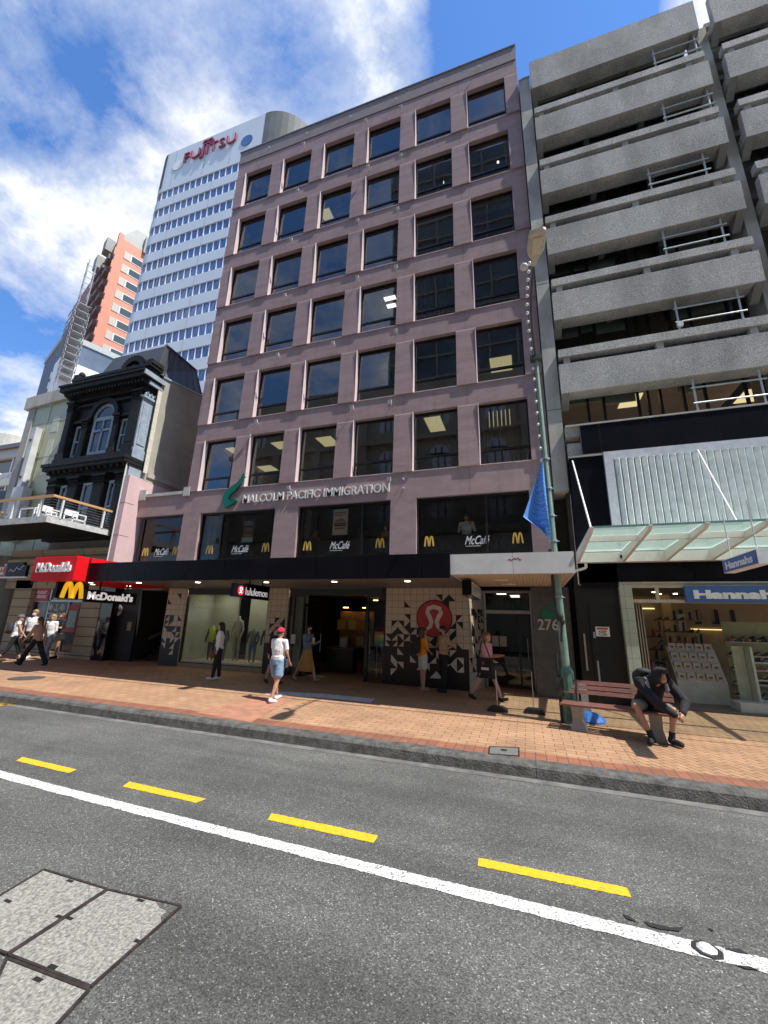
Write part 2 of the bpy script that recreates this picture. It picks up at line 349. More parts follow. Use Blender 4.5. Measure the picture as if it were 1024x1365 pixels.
# ================================================================== ground, road, pavement
M_asph = asphalt()
M_kerb = mat('kerb_concrete', (.10, .096, .087), .85, var=.5, scale=7, bump=.8, bscale=40)
M_pave = brick('clay_pavers', (.47, .275, .155), (.40, .225, .125), (.13, .07, .04), .30, .15, .006, rot=0, var=.5, bump=.4)
M_pave2 = brick('clay_pavers_red', (.32, .125, .07), (.25, .10, .058), (.11, .06, .04), .30, .15, .006, rot=R(90), var=.5, bump=.4)
M_pave3 = brick('clay_pavers_diag', (.45, .26, .14), (.38, .21, .11), (.12, .07, .04), .22, .11, .007, rot=R(58), var=.5, bump=.4)
M_white = mat('road_paint_white', (.74, .74, .71), .7, var=.13, scale=30, bump=.3, bscale=90)
def worn(name, c, hole=.40):
    m = mat(name, c, .75, var=.12, scale=24, bump=.4, bscale=120, dist=.004); t = m.node_tree; b = t.nodes['Principled BSDF']; old = b.inputs['Base Color'].links[0].from_socket
    geo = N(t, 'ShaderNodeNewGeometry'); n = N(t, 'ShaderNodeTexNoise', i_Scale=55.0, i_Detail=3.0, i_Roughness=.7); t.links.new(geo.outputs['Position'], n.inputs['Vector'])
    r = ramp(t, [(hole-.05, 1.0), (hole+.01, 0.0)]); t.links.new(n.outputs[0], r.inputs[0]); mxx = N(t, 'ShaderNodeMixRGB'); mxx.inputs[2].default_value = (.10, .10, .097, 1)
    t.links.new(r.outputs[0], mxx.inputs[0]); t.links.new(old, mxx.inputs[1]); t.links.new(mxx.outputs[0], b.inputs['Base Color']); return m
M_wht = worn('worn_white_paint', (.68, .68, .65), .445); M_yel = worn('worn_yellow_paint', (.80, .46, .015), .39)
struct('ground', B().quad((-900, -900, -1.9), (900, -900, -1.9), (900, 900, -1.9), (-900, 900, -1.9)), mat('earth', (.12, .11, .10)))
rf = lambda x, y: rz_(x)
struct('road', sheet(-150, 150, -60, 6.9, rf, 0), M_asph)
struct('channel', sheet(-150, 150, 6.68, 6.86, rf, .004), mat('channel_concrete', (.155, .15, .138), .85, var=.35, scale=4, bump=.3, bscale=60))
struct('pavement', sheet(-150, 150, 7.12, 60, gz, 0, 1, 1), M_pave)
struct('pavement_border', sheet(-150, 150, 7.12, 7.44, gz, .004), M_pave2)
struct('pavement_diagonal', sheet(1.35, 9.0, 7.445, 12.2, gz, .004), M_pave3)
bk = B()
for i in range(-30, 14):
    x0 = i*2.4; x1 = x0+2.394
    pr = [(6.84, -.18), (6.865, -.035), (6.90, -.004), (6.93, .006), (7.12, .008)]
    rings = []
    for x in (x0, x1): rings.append([(x, y, -.008*x+z) for y, z in pr]+[(x, 7.12, -.008*x-.24), (x, 6.84, -.008*x-.24)])
    bk.loft(rings)
struct('kerb', bk, M_kerb)
b = B(); pts = []
wl = [(-30, 5.0), (-12, 4.41), (-6.62, 4.10), (-5.09, 4.04), (-2.98, 3.983), (-.72, 3.937), (.84, 3.912), (1.94, 3.896), (5, 3.876), (20, 3.8)]
for i in range(len(wl)-1):
    (xa, ya), (xb, yb) = wl[i], wl[i+1]
    if -8 < xa < 2:
        n = int((xb-xa)/.025); A = []; Q_ = []
        for k in range(n+1):
            t = k/n; x = xa+(xb-xa)*t; y = ya+(yb-ya)*t; j1 = random.uniform(-.007, .005)+.004*math.sin(x*9); j2 = random.uniform(-.005, .007)
            A.append((x, y-.077-j1, rz_(x)+.004)); Q_.append((x, y+.077-j2, rz_(x)+.004))
        b.poly(A+Q_[::-1]); continue
    b.quad((xa, ya-.075, rz_(xa)+.004), (xb, yb-.075, rz_(xb)+.004), (xb, yb+.075, rz_(xb)+.004), (xa, ya+.075, rz_(xa)+.004))
struct('white_line', b, M_wht)
for q in [((21,1014.5),(30,1009.4),(102.6,1026.3),(91,1031)), ((163,1048.8),(172.5,1042.2),(274.8,1065.6),(261,1070.6)), ((357,1093.2),(362,1084.5),(504.5,1114.5),(498,1124.2)), ((637,1154.8),(638,1144),(836,1184),(842,1197))]:
    P = [rat(*p) for p in q]; c = sum(P, Vector())/4
    n = 60; A = []; Bn = []
    for i in range(n+1):
        t = i/n; j = lambda: random.uniform(-.006, .006)
        a_ = P[0].lerp(P[3], t); b_ = P[1].lerp(P[2], t); A.append((a_.x, a_.y+j(), rz_(a_.x)+.004)); Bn.append((b_.x, b_.y+j(), rz_(b_.x)+.004))
    struct('yellow_dash', B().poly(A+Bn[::-1]), M_yel)
P = [rat(0, 941), rat(22, 940), rat(14, 936), rat(0, 935)]
struct('yellow_dash', B().poly([(p.x, p.y, p.z+.004) for p in P]), M_yel)
# slot drain along the pavement
a, c = gat(120, 904), gat(900, 984)
k = (c.y-a.y)/(c.x-a.x); f = lambda x: a.y+(x-a.x)*k
b = B(); b.poly([(x, f(x)+d, gz(x, f(x))+.006) for x, d in ((-22, -.012), (6, -.012), (6, .012), (-22, .012))])
struct('slot_drain', b, mat('slot_dark', (.05, .04, .035), .8))
P = [gat(*p) for p in ((366, 922), (430, 925), (500, 932), (494, 937), (420, 930), (352, 926))]
struct('stone_strip', B().poly([(p.x, p.y, p.z+.007) for p in P]), mat('sunlit_stone', (.55, .55, .56), .6, var=.15, scale=7))  # sunlit gleam of the stone strip put into its pale colour
P = [gat(*p) for p in ((392, 930), (335, 963), (262, 950), (352, 926))]
struct('red_paver_band', B().poly([(p.x, p.y, p.z+.005) for p in P]), mat('red_pavers', (.40, .19, .115), .8, var=.2, scale=5))
def cover(name, label, cat, pts, m, zf, rim=None, th=.012, dz=0.0):
    P = [zf(*p) for p in pts]; c = sum(P, Vector())/len(P); t = T(name, label, cat, tuple(c))
    t.part('plate', B().prism([(p.x, p.y, p.z-.02) for p in P], (0, 0, .02+th+dz)), m)
    if rim:
        r = B()
        for i in range(len(P)): r.beam(P[i]+Vector((0, 0, th+dz)), P[(i+1) % len(P)]+Vector((0, 0, th+dz)), .02, .012)
        t.part('rim', r, rim)
    return t
M_steel = mat('rusty_steel', (.055, .042, .038), .6, .4, var=.4, scale=14)
M_iron = mat('cast_iron', (.13, .13, .135), .55, .5, var=.3, scale=40, bump=.6, bscale=60)
t = cover('kerb_cover', 'small grey square cover plate set in the kerb in front of the black pole bases', 'manhole cover', ((653, 996), (692, 998), (692, 1009), (652, 1006)), mat('cover_concrete', (.15, .145, .135), .8, var=.2, scale=20), gat, M_steel, .006, .004)
cc_ = gat(672, 1001); t.part('hole', B().lathe((cc_.x, cc_.y, cc_.z+.012), [(.05, 0), (.05, .004), (.001, .005)], 18), M_steel)
p = gat(36, 904); b = B().lathe((p.x, p.y, p.z), [(.42, 0), (.42, .008), (.38, .01), (.02, .01)], 28)
tag(b.obj('manhole_cover', M_iron), 'round dark iron manhole cover in the pavement near the walking group', 'manhole cover')
g = T('drain_grate', 'blue-grey checker plate grate in the pavement beside the seated man', 'grate', tuple(gat(915, 942)))
P = [gat(*q) for q in ((905, 936), (945, 940), (957, 947), (916, 944))]
g.part('plate', B().prism([(q.x, q.y, q.z) for q in P], (0, 0, .012)), mat('galvanised', (.42, .47, .52), .45, .6, var=.15, scale=30))
b = B()
for i in range(9):
    t_ = (i+.5)/9; b.beam(P[0].lerp(P[1], t_)+Vector((0, 0, .014)), P[3].lerp(P[2], t_)+Vector((0, 0, .014)), .012, .006)
g.part('bars', b, M_iron)
# concrete chamber lids with steel rims in the road
M_lid = mat('exposed_aggregate', (.13, .125, .115), .9, scale=48, bump=.9, bscale=70, col2=(.44, .42, .37), detail=6, dist=.012)
def lid(name, label, pts, notches):
    P = [rat(*q) for q in pts]; c = sum(P, Vector())/len(P); t = T(name, label, 'chamber lid', tuple(c))
    t.part('lid_slab', B().prism([(q.x, q.y, q.z-.03) for q in P], (0, 0, .037)), M_lid)
    for q in notches:
        w = rat(*q); t.part('lifting_hole', B().box(w.x-.03, w.x+.03, w.y-.012, w.y+.012, w.z, w.z+.0095), mat('hole_black', (.01, .01, .01), .9))
    r = B()
    for i in range(len(P)): r.beam(P[i]+Vector((0, 0, .006)), P[(i+1) % len(P)]+Vector((0, 0, .006)), .017, .014)
    t.part('rim', r, M_steel)
lid('chamber_lid', 'aggregate chamber lid in the road nearest the white line, with the chipped asphalt corner', ((144, 1188), (241, 1210), (120, 1318), (11, 1275)), ((187, 1202), (92, 1226), (184, 1257), (70, 1291)))
lid('chamber_lid', 'pinkish-grey aggregate chamber lid left of the chipped one, cut by the photo edge', ((58, 1161), (142, 1187), (9, 1274), (-75, 1240)), ((93, 1176), (79, 1224), (10, 1203)))
lid('chamber_lid', 'aggregate chamber lid lowest in the photo, below the thick steel joint', ((9, 1280), (118, 1322), (60, 1385), (-40, 1385)), ((50, 1308),))
P = [rat(*q) for q in ((212, 1206), (226, 1213), (214, 1222), (238, 1211), (240, 1209))]
P = [rat(*q) for q in ((208, 1204), (240, 1210.5), (216, 1232), (214, 1224), (222, 1216), (213, 1212))]
struct('asphalt_chip', B().poly([(q.x, q.y, q.z+.009) for q in P]), M_asph)
# reflector on the line and tar scars
c = rat(943, 1268); t = T('road_reflector', 'white raised road reflector with black tar edge on the white line', 'road stud', tuple(c))
def octo(cx, cy, a, b_, z, rot): return [(cx+a*math.cos(q+.39)*math.cos(rot)-b_*math.sin(q+.39)*math.sin(rot), cy+a*math.cos(q+.39)*math.sin(rot)+b_*math.sin(q+.39)*math.cos(rot), z) for q in [i*math.pi/4 for i in range(8)]]
t.part('tar_bed', B().loft([octo(c.x, c.y, .095, .082, c.z+.002, -.3), octo(c.x, c.y, .09, .078, c.z+.012, -.3)]), mat('tar', (.03, .03, .03), .5, var=.3, scale=30))
t.part('reflector_body', B().loft([octo(c.x, c.y+.003, .062, .056, c.z+.011, -.3), octo(c.x, c.y+.003, .04, .036, c.z+.028, -.3)]), mat('stud_white', (.78, .78, .76), .4))
for nm, q in (('tar_scar', [(858, 1229), (874, 1233), (895, 1238), (912, 1237), (906, 1243), (880, 1240), (866, 1236)]), ('tar_scar', [(830, 1219), (840, 1223), (850, 1231), (836, 1226)]), ('tar_scar', [(965, 1266), (985, 1266), (1000, 1274), (985, 1272)]), ('tar_scar', [(982, 1288), (1000, 1290), (1012, 1295), (994, 1293)]), ('tar_scar', [(943, 1238), (948, 1239), (953, 1244), (948, 1242)])):
    P = [rat(*z) for z in q]; struct(nm, B().poly([(z.x, z.y, z.z+.007) for z in P]), MATS['tar'])
def scatter(n, f, name, label, cat, m, r=(.012, .03)):
    for i in range(n):
        p = f(); b = B(); s_ = random.uniform(*r); b.ell((p.x, p.y, p.z+s_*.2), (s_, s_*.6, s_*.25), n=7, k=5); tag(b.obj(name, m), label, cat, 'litter in the gutter')
p0 = rat(257, 970)
tag(B().ell((p0.x, p0.y, p0.z+.015), (.05, .03, .02), n=8, k=5).obj('litter', mat('litter_white', (.7, .68, .66), .8)), 'crumpled white and orange litter in the gutter below the kerb', 'litter')

# ================================================================== pink office building
M_pink = mat('pink_render', (.375, .262, .258), .62, var=.13, scale=1.6, bump=.12, bscale=1.5, stretch=(.8, 1, 2.2), dist=.03, spec=.35)
M_pink2 = mat('pink_render_panel', (.360, .252, .250), .62, var=.14, scale=1.2, bump=.20, bscale=1.5, stretch=(.5, 1, 2.6), dist=.04, spec=.35)
for m_ in (M_pink, M_pink2):
    t_ = m_.node_tree; b_ = t_.nodes['Principled BSDF']; old = b_.inputs['Base Color'].links[0].from_socket; g_ = N(t_, 'ShaderNodeNewGeometry'); mp_ = N(t_, 'ShaderNodeMapping'); mp_.inputs['Scale'].default_value = (3.2, 3.2, .22); t_.links.new(g_.outputs['Position'], mp_.inputs[0])
    n_ = N(t_, 'ShaderNodeTexNoise', i_Scale=1.3, i_Detail=7.0, i_Roughness=.7); t_.links.new(mp_.outputs[0], n_.inputs['Vector']); r_ = ramp(t_, [(.30, (.86, .855, .85)), (.5, (1, 1, 1)), (.74, (1.0, 1.0, 1.0)), (.82, (1.10, 1.09, 1.09))]); t_.links.new(n_.outputs[0], r_.inputs[0])
    mu_ = N(t_, 'ShaderNodeMixRGB', blend_type='MULTIPLY'); mu_.inputs[0].default_value = 1; t_.links.new(old, mu_.inputs[1]); t_.links.new(r_.outputs[0], mu_.inputs[2]); t_.links.new(mu_.outputs[0], b_.inputs['Base Color'])
M_pinkpar = mat('parapet_render', (.285, .235, .235), .7, var=.12, scale=2, bump=.3, bscale=8)
M_sunpink = mat('sunlit_pink_render', (.62, .43, .43), .7, var=.08, scale=2)  # sunlight on the wing column put into a lighter pink
M_frame = mat('black_frame', (.012, .012, .013), .35)
M_conc = mat('plain_concrete', (.40, .38, .35), .8, var=.15, scale=2.5, bump=.2, bscale=30)
M_int = mat('interior_dark', (.12, .115, .10), .8, var=.2, scale=1.5)
M_ceil = mat('interior_ceiling', (.30, .29, .26), .8, var=.1, scale=1.5)
M_glass = glass('window_glass', (.45, .47, .46), .95, 2.1, .05)
M_glassd = glass('shop_glass', (.85, .88, .86), .9, 1.45, .02)
M_lamp = mat('warm_light', (.95, .80, .42), .5, emit=.62); M_lampw = mat('white_light', (1, .97, .9), .5, emit=2.2)
M_blind = mat('blind_fabric', (.42, .42, .38), .8, var=.1, scale=3)
bl = T('office_building', 'pink rendered office block with a grid of square dark windows', 'building', (-5.9, 12.5, 0))
XL, XR, Y0 = -12.69, .93, 12.5
cl = [-12.18, -9.97, -7.76, -5.55, -3.33, -1.12]; WW = 1.545
rt_ = [23.74, 20.77, 17.82, 14.88, 11.92, 8.97]; rb_ = [21.53, 18.59, 15.65, 12.68, 9.72, 6.78]
b = B(); zt = 24.5
for i in range(6):
    b.box(XL, XR, Y0, Y0+.4, rt_[i], zt); zt = rb_[i]
b.box(XL, XR, Y0, Y0+.4, 5.86, rb_[5])
bl.part('wall', b, M_pink)
for k in range(1, 7):
    for i in range(7):
        x = (cl[k-1]+WW+.33 if k < 6 else cl[5]-.33)
        za, zb_ = (rt_[i]+.02 if i < 6 else 5.9), ((rb_[i-1]-.02) if i else 24.48)
        if i == 6 and -10.2 < x < -4.0: continue
        bl.part('panel_joint', B().box(x-.004, x+.004, Y0-.0015, Y0+.01, za, zb_), mat('joint_dark', (.20, .13, .13), .8))  # dark vertical joints between the spandrel panels
px = [XL]+[v for c_ in cl for v in (c_, c_+WW)]+[XR]
for i in range(6):
    for k in range(0, 14, 2):
        x0, x1 = px[k], px[k+1]; z0, z1 = rb_[i], rt_[i]
        b = B(); b.prism([(x0, Y0, z1), (x0, Y0-.012, z1-.05), (x0, Y0-.055, z0+.03), (x0, Y0-.055, z0), (x0, Y0+.4, z0), (x0, Y0+.4, z1)], (x1-x0, 0, 0)); bl.part('pier_panel', b, M_pink2)
b = B().box(XL, XR, Y0-.03, Y0+.3, 24.53, 25.33); bl.part('parapet', b, M_pinkpar)
bl.part('coping', B().box(XL-.04, XR+.03, Y0-.07, Y0+.38, 25.332, 25.38), mat('coping_metal', (.30, .30, .31), .4, .5))
bl.part('shadow_joint', B().box(XL, XR, Y0+.01, Y0+.3, 24.50, 24.53), M_frame)
b = B()
b.box(XR-.3, XR, Y0+.4, 27, 3.0, 25.2); b.box(XL, XL+.3, Y0+.4, 27, 3.0, 25.2); b.box(XL+.3, XR-.3, 26.7, 27, 0, 25.2); b.box(XL+.3, XR-.3, Y0+.4, 26.7, 24.9, 25.1)
bl.part('side_wall', b, M_pink)
b = B(); bc = B()
fl = [24.4]+[z+.55-.001 for z in rt_[1:]]
for z in [21.25, 18.3, 15.35, 12.38, 9.43, 6.45]: b.box(XL+.3, XR-.3, Y0+.4, 18, z-.12, z+.12)
for z in [24.3, 21.12, 18.17, 15.22, 12.25, 9.30, 6.32]: bc.box(XL+.31, XR-.31, Y0+.41, 17.9, z-.012, z)
b.box(XL+.3, XR-.3, 18, 18.2, 3.5, 24.8)
random.seed(3)
for i, z in enumerate([18.3, 15.35, 12.38, 9.43, 6.45, 21.25]):
    for x in (-9.0, -6.2, -2.5):
        if random.random() < .75: b.box(x+random.uniform(-.5, .5), x+.1+random.uniform(.5, .6), Y0+1.0, 18, z+.12, z+2.8)
bl.part('interior', b, M_int); bl.part('interior_ceiling', bc, M_ceil)
random.seed(11)
for i in range(6):
    for j in range(6):
        x0, x1, z0, z1 = cl[j], cl[j]+WW, rb_[i], rt_[i]; yf = Y0+.16
        fr_ = B()
        for (a0, a1, c0, c1) in ((x0, x0+.05, z0, z1), (x1-.05, x1, z0, z1), (x0+.05, x1-.05, z1-.05, z1), (x0+.05, x1-.05, z0, z0+.05), (x0+.05, x1-.05, z0+.52, z0+.59)):
            fr_.box(a0, a1, yf, yf+.09, c0, c1)
        w = bl.part('window', fr_, M_frame)
        bl.part('sunlit_reveal_strip', B().box(x0-.0, x0+.012, Y0-.05, yf, z0, z1).box(x0+.012, x1, Y0-.03, yf, z0, z0+.02), MATS.get('sunlit_reveal') or mat('sunlit_reveal', (.66, .52, .52), .6, var=.05), w)  # added pale strips: sun on the left reveal and sill put into colour
        gl = B(); yg = yf+.04; tl = random.uniform(-.004, .004); tk = random.uniform(-.006, .006)
        gl.quad((x0+.05, yg+tl, z0+.59), (x1-.05, yg-tl, z0+.59), (x1-.05, yg-tl+tk, z1-.05), (x0+.05, yg+tl+tk, z1-.05)); gl.quad((x0+.05, yg, z0+.05), (x1-.05, yg, z0+.05), (x1-.05, yg, z0+.52), (x0+.05, yg, z0+.52))
        bl.part('pane', gl, M_glass, w)
        if (i, j) in ((0, 2), (1, 3), (2, 4), (3, 0), (4, 3), (2, 5), (4, 1), (0, 5)):
            h_ = random.uniform(.35, 1.1); bl.part('blind', B().box(x0+.06, x1-.06, yf+.14, yf+.15, z1-h_, z1-.02), mat('pale_blind', (.52, .52, .46), .8, var=.1, scale=3))
        if (i, j) in ((5, 0), (1, 4), (0, 4), (3, 4), (5, 5), (2, 2), (3, 2)):
            cu = B(); xa = x0+(.08 if (i, j) != (1, 4) else .5); n = 10; wdt = .35 if i in (5, 2, 3) and j < 3 else 1.3
            for k in range(n): cu.box(xa+wdt*k/n, xa+wdt*(k+.8)/n, yf+.16+.03*(k % 2), yf+.19+.03*(k % 2), z0+.1, z1)
            bl.part('curtain', cu, M_blind if j != 4 else mat('dark_curtain', (.14, .13, .12), .8))
# lit ceiling panels seen through the glass (fixed under the ceilings)
def cpan(x, y, z, w, d, m, rot=0): bl.part('ceiling_light', B().box(x-w/2, x+w/2, y-d/2, y+d/2, z-.03, z-.014), m)
def hit(pxx, pyy, z):
    d = pxdir(pxx, pyy); t = (z-CH)/d.z; return d.x*t, d.y*t
for (pxx, pyy, z, w, d_, m) in [(580, 565, 9.30, .6, 1.2, M_lamp), (667, 557, 9.30, .9, 1.2, M_lamp), (437, 588, 9.30, .7, .9, M_lamp), (376, 593, 9.30, .7, .7, M_lamp), (357, 624, 9.30, .8, .7, M_lamp), (311, 600, 9.3, .5, .6, M_lamp),
                              (668, 485, 12.25, .85, 1.0, M_lamp), (520, 397, 15.22, .5, .22, M_lampw), (522, 407, 15.22, .4, .22, M_lampw), (306, 537, 12.25, .5, .8, M_lampw), (436, 286, 21.12, .5, .6, M_lamp), (575, 318, 21.12, 1.1, 1.6, mat('soft_light', (.9, .8, .55), .5, emit=.25))]:
    x, y = hit(pxx, pyy, z); y = max(13.5, min(17, y)); cpan(x, y, z, w, d_, m)
for (pxx, pyy, z) in ((592, 243, 21.4), (664, 216, 21.4)):
    p_ = at(pxx, pyy, 13.2); bl.part('desk_lamp', B().ell(p_, (.05, .05, .05)), M_lampw)
# floodlights on short brackets
M_fl = mat('floodlight_body', (.55, .55, .53), .5)
for q in [(487.5, 160.6), (405, 191.6), (490.4, 221.7), (397, 253.7), (534.4, 142.6), (534.4, 207), (388.4, 319.6), (380, 393.4), (530, 278.2), (477, 293.6), (528, 355.7), (476.5, 369.7), (527.4, 440.7), (444, 457.3), (370.5, 473), (341.8, 561.6), (385, 650), (469.3, 543), (520, 535.6), (518.7, 638.7)]:
    p_ = at(*q, Y=Y0-.17); n = Vector((0, -1, -.35)).normalized(); u = Vector((1, 0, 0)); v = n.cross(u)
    b = B(); b.add([p_+u*a*.065+v*c_*.065+n*d_*.05 for a in (-1, 1) for c_ in (-1, 1) for d_ in (0, 1)], [(0, 1, 3, 2), (4, 6, 7, 5), (0, 4, 5, 1), (2, 3, 7, 6), (0, 2, 6, 4), (1, 5, 7, 3)])
    b.tube(p_+Vector((0, .02, .0)), (p_.x, Y0, p_.z-.05), .018, n=6)
    bl.part('floodlight', b, M_fl)
for q in [(358.6, 196), (409, 177), (467, 155), (528, 131.5), (588.7, 107), (638, 88), (537.6, 638), (537.5, 650)]:
    p_ = at(*q, Y=Y0-.12); bl.part('bracket', B().tube(p_, (p_.x, Y0, p_.z), .012, n=6).box(p_.x-.03, p_.x+.03, p_.y-.02, p_.y+.02, p_.z-.03, p_.z+.03), M_fl)
# name lettering and swoosh
M_let = mat('metal_letters', (.72, .70, .67), .5, .0, var=.06)
b = B(); fr = FY(Y0-.02)
text(b, 'MALCOLM PACIFIC IMMIGRATION', fr, -9.93, -4.10, 6.12, 6.44, .045, bold=.012)
bl.part('lettering', b, M_let)
sw = [(272, 290), (275, 305), (262, 335), (235, 365), (212, 385), (205, 400), (214, 409), (238, 400), (241, 407), (224, 422), (206, 433), (190, 438), (190, 424), (180, 414), (183, 392), (194, 372), (217, 350), (242, 334), (260, 314)]
P = [at(240+x/3.2, 540+y/3.2, Y0-.1) for x, y in sw]
bl.part('green_emblem', B().prism([(q.x, Y0-.01, q.z) for q in P], (0, -.12, 0)), mat('green_metal', (.0, .19, .12), .25, .4, coat=.5), bevel=0)
# ------------- first floor with the wide windows, low wing at the left
for x0, x1 in ((-12.73, -11.88), (-8.5, -7.55), (-4.07, -3.19), (.28, .93)): bl.part('first_floor_pier', B().box(x0, x1, Y0, Y0+.45, 3.0, 5.86), M_pink)
bl.part('wing_beam', B().box(-15.2, XL-.002, Y0, Y0+.5, 5.88, 6.72), M_pink)
bl.part('wing_coping', B().box(-15.19, XL-.003, Y0-.06, Y0+.5, 6.722, 6.85).box(-15.18, -14.85, Y0-.07, Y0+.1, 6.6, 7.05).box(-12.86, -12.55, Y0-.07, Y0-.002, 6.62, 7.0), mat('pale_coping', (.50, .49, .45), .7, var=.2, scale=4))
bl.part('wing_column', B().box(-15.46, -15.2, 11.85, 12.5, 3.0, 7.55).box(-15.46, -15.2, 12.502, 17, 3.0, 7.5), M_sunpink)
for z_ in (5.0, 6.35): bl.part('column_joint', B().box(-15.465, -15.195, 11.845, 12.3, z_, z_+.012), M_frame)
bl.part('wing_roof', B().box(-15.19, XL, Y0+.5, 20, 6.2, 6.5), M_conc)
b = B(); b.box(-15.18, .6, 17.5, 17.7, 3.4, 6.2); b.box(-15.18, .6, Y0+.5, 17.5, 3.3, 3.5)
for x in (-12.3, -8.0, -3.6): b.box(x-.2, x+.2, 14.5, 17.5, 3.5, 6.2)
bl.part('cafe_interior', b, mat('cafe_dark', (.09, .075, .07), .8))
bl.part('cafe_ceiling', B().box(-15.18, .6, Y0+.46, 17.5, 6.1, 6.2), M_int)
M_band = mat('black_band', (.012, .012, .014), .25)
M_arch = mat('arch_yellow', (.80, .50, .10), .5); M_wtxt = mat('white_vinyl', (.62, .62, .62), .5)
M_poster = {}
def bigwin(x0, x1, z0, z1, ys=Y0+.12, decals=(), post=None, mull=()):
    f_ = B()
    for (a0, a1, c0, c1) in [(x0, x0+.06, z0, z1), (x1-.06, x1, z0, z1), (x0+.06, x1-.06, z1-.06, z1), (x0+.06, x1-.06, z0, z0+.05)]+[(m_-.03, m_+.03, z0+.05, z1-.06) for m_ in mull]:
        f_.box(a0, a1, ys, ys+.1, c0, c1)
    w = bl.part('cafe_window', f_, M_frame)
    bl.part('pane', B().quad((x0+.06, ys+.05, z0+.05), (x1-.06, ys+.05, z0+.05), (x1-.06, ys+.05, z1-.06), (x0+.06, ys+.05, z1-.06)), glass('cafe_glass', (.80, .81, .80), .9, 1.5, .03), w)
    bl.part('black_band', B().box(x0+.06, x1-.06, ys+.3, ys+.34, z0+.05, 4.66), mat('band_grey', (.035, .035, .037), .35), w)
    d_ = B(); e_ = B()
    for u_, kind in decals:
        if kind == 'M': arches(d_, FY(ys+.04), u_, 4.27, .30, .31, .008, .16)
        else: text(e_, 'McCafé', FY(ys+.04), u_-.38, u_+.38, 4.28, 4.55, .008, bold=.012, shear=.45); e_.box(u_-.36, u_+.1, ys+.032, ys+.04, 4.225, 4.24)
    bl.part('arch_decal', d_, M_arch, w)
    if e_.v: bl.part('script_decal', e_, M_wtxt, w)
    return w
bigwin(-14.9, -12.75, 4.0, 5.87, Y0+.12, ((-14.55, 'M'), (-13.7, 'T'), (-12.98, 'M')))
bigwin(-11.88, -8.5, 4.0, 5.85, Y0+.12, ((-11.35, 'M'), (-9.95, 'T'), (-8.85, 'M')), mull=(-10.9,))
bigwin(-7.55, -4.07, 4.0, 5.85, Y0+.12, ((-7.15, 'M'), (-5.9, 'T'), (-4.45, 'M')), mull=(-5.1,))
bigwin(-3.19, .28, 4.0, 5.85, Y0+.12, ((-2.8, 'M'), (-1.3, 'T'), (-.12, 'M')), mull=(-1.0,))
def burger(cx, z0, z1, w, lines, group, label, bgc):
    t = T('window_poster', label, 'poster', (cx, Y0+.2, z0), group); y = Y0+.2
    t.part('sheet', B().box(cx-w/2, cx+w/2, y, y+.01, z0, z1), bgc); h = z1-z0
    mk = B(); col = [((.55, .25, .06), .56, .10), ((.10, .28, .05), .46, .04), ((.45, .04, .02), .42, .03), ((.12, .05, .03), .36, .07), ((.75, .45, .05), .33, .03), ((.60, .30, .08), .25, .07)]
    for i, (c_, zc, hh) in enumerate(col):
        g = B(); ww = w*(.36 if i in (0, 5) else .40); n = 12
        if i == 0: pts = [(cx+ww*math.cos(math.pi*k/n), z0+h*(zc-.05)+h*.12*math.sin(math.pi*k/n)) for k in range(n+1)]
        else: pts = [(cx-ww, z0+h*(zc-hh/2)), (cx+ww, z0+h*(zc-hh/2)), (cx+ww, z0+h*(zc+hh/2)), (cx-ww, z0+h*(zc+hh/2))]
        flat(g, pts, FY(y-.001*i-.001), .002); t.part('burger_print', g, mat('print_%d' % i, c_, .7))
    for k, (s_, wz) in enumerate(lines):
        if s_ == '~':
            xx = cx-w*.38
            while xx < cx+w*.34:
                l = random.uniform(.02, .045); mk.box(xx, xx+l, y-.004, y-.002, z0+h*wz, z0+h*(wz+random.uniform(.045, .065))); xx += l+.012
        else: text(mk, s_, FY(y-.002), cx-w*.38, cx+w*.38, z0+h*wz, z0+h*(wz+.07), .003, bold=.03)
    t.part('print_lettering', mk, mat('print_red', (.55, .03, .02), .7) if bgc.name == 'poster_cream' else M_wtxt)
burger(-9.72, 4.70, 5.52, .50, (('~', .86), ('~', .76)), None, 'dark burger poster in the window below the green emblem', mat('poster_dark', (.10, .07, .05), .6))
MATS['poster_dark']; mat('poster_blue', (.5, .72, .70), .6)
bp_ = B().box(-9.96, -9.48, Y0+.19, Y0+.197, 4.66, 4.85); 
tag(bp_.obj('leaflet', MATS['poster_blue']), 'pale blue leaflet stuck under the dark burger poster', 'leaflet')
burger(-5.95, 4.78, 5.70, .56, (('~', .84), ('IS BACK', .74)), None, 'cream burger poster in the middle wide window', mat('poster_cream', (.72, .74, .62), .6))
# pendant lamps
for i, (x, y, z) in enumerate([(-1.9, 14.6, 5.1), (-1.6, 15.2, 4.95), (-4.5, 14.4, 5.1), (-6.6, 14.6, 5.0)]):
    t = T('pendant_lamp', ['pendant lamp glowing in the right wide window, left one', 'pendant lamp glowing in the right wide window, nearer the man', 'pendant lamp near the right edge of the middle wide window', 'white pendant shade left of the cream poster'][i], 'lamp', (x, y, 6.1), 'pendant lamps upstairs')
    t.part('cord', B().tube((x, y, 6.1), (x, y, z), .006, n=5), M_frame); t.part('shade', B().lathe((x, y, z), [(.12, -.08), (.03, 0), (.02, .03)], 14), mat('shade_metal', (.3, .3, .3), .4, .5)); t.part('bulb', B().ell((x, y, z-.07), (.04, .04, .04)), mat('bulb_glow', (1, .8, .5), .5, emit=4))
# curtains on the cafe windows
bl.part('cafe_curtain', B().box(-11.75, -11.55, 12.85, 12.9, 4.1, 5.8).box(-11.5, -11.3, 12.85, 12.9, 4.1, 5.8).box(-7.4, -7.2, 12.85, 12.9, 4.7, 5.8), MATS['dark_curtain'])
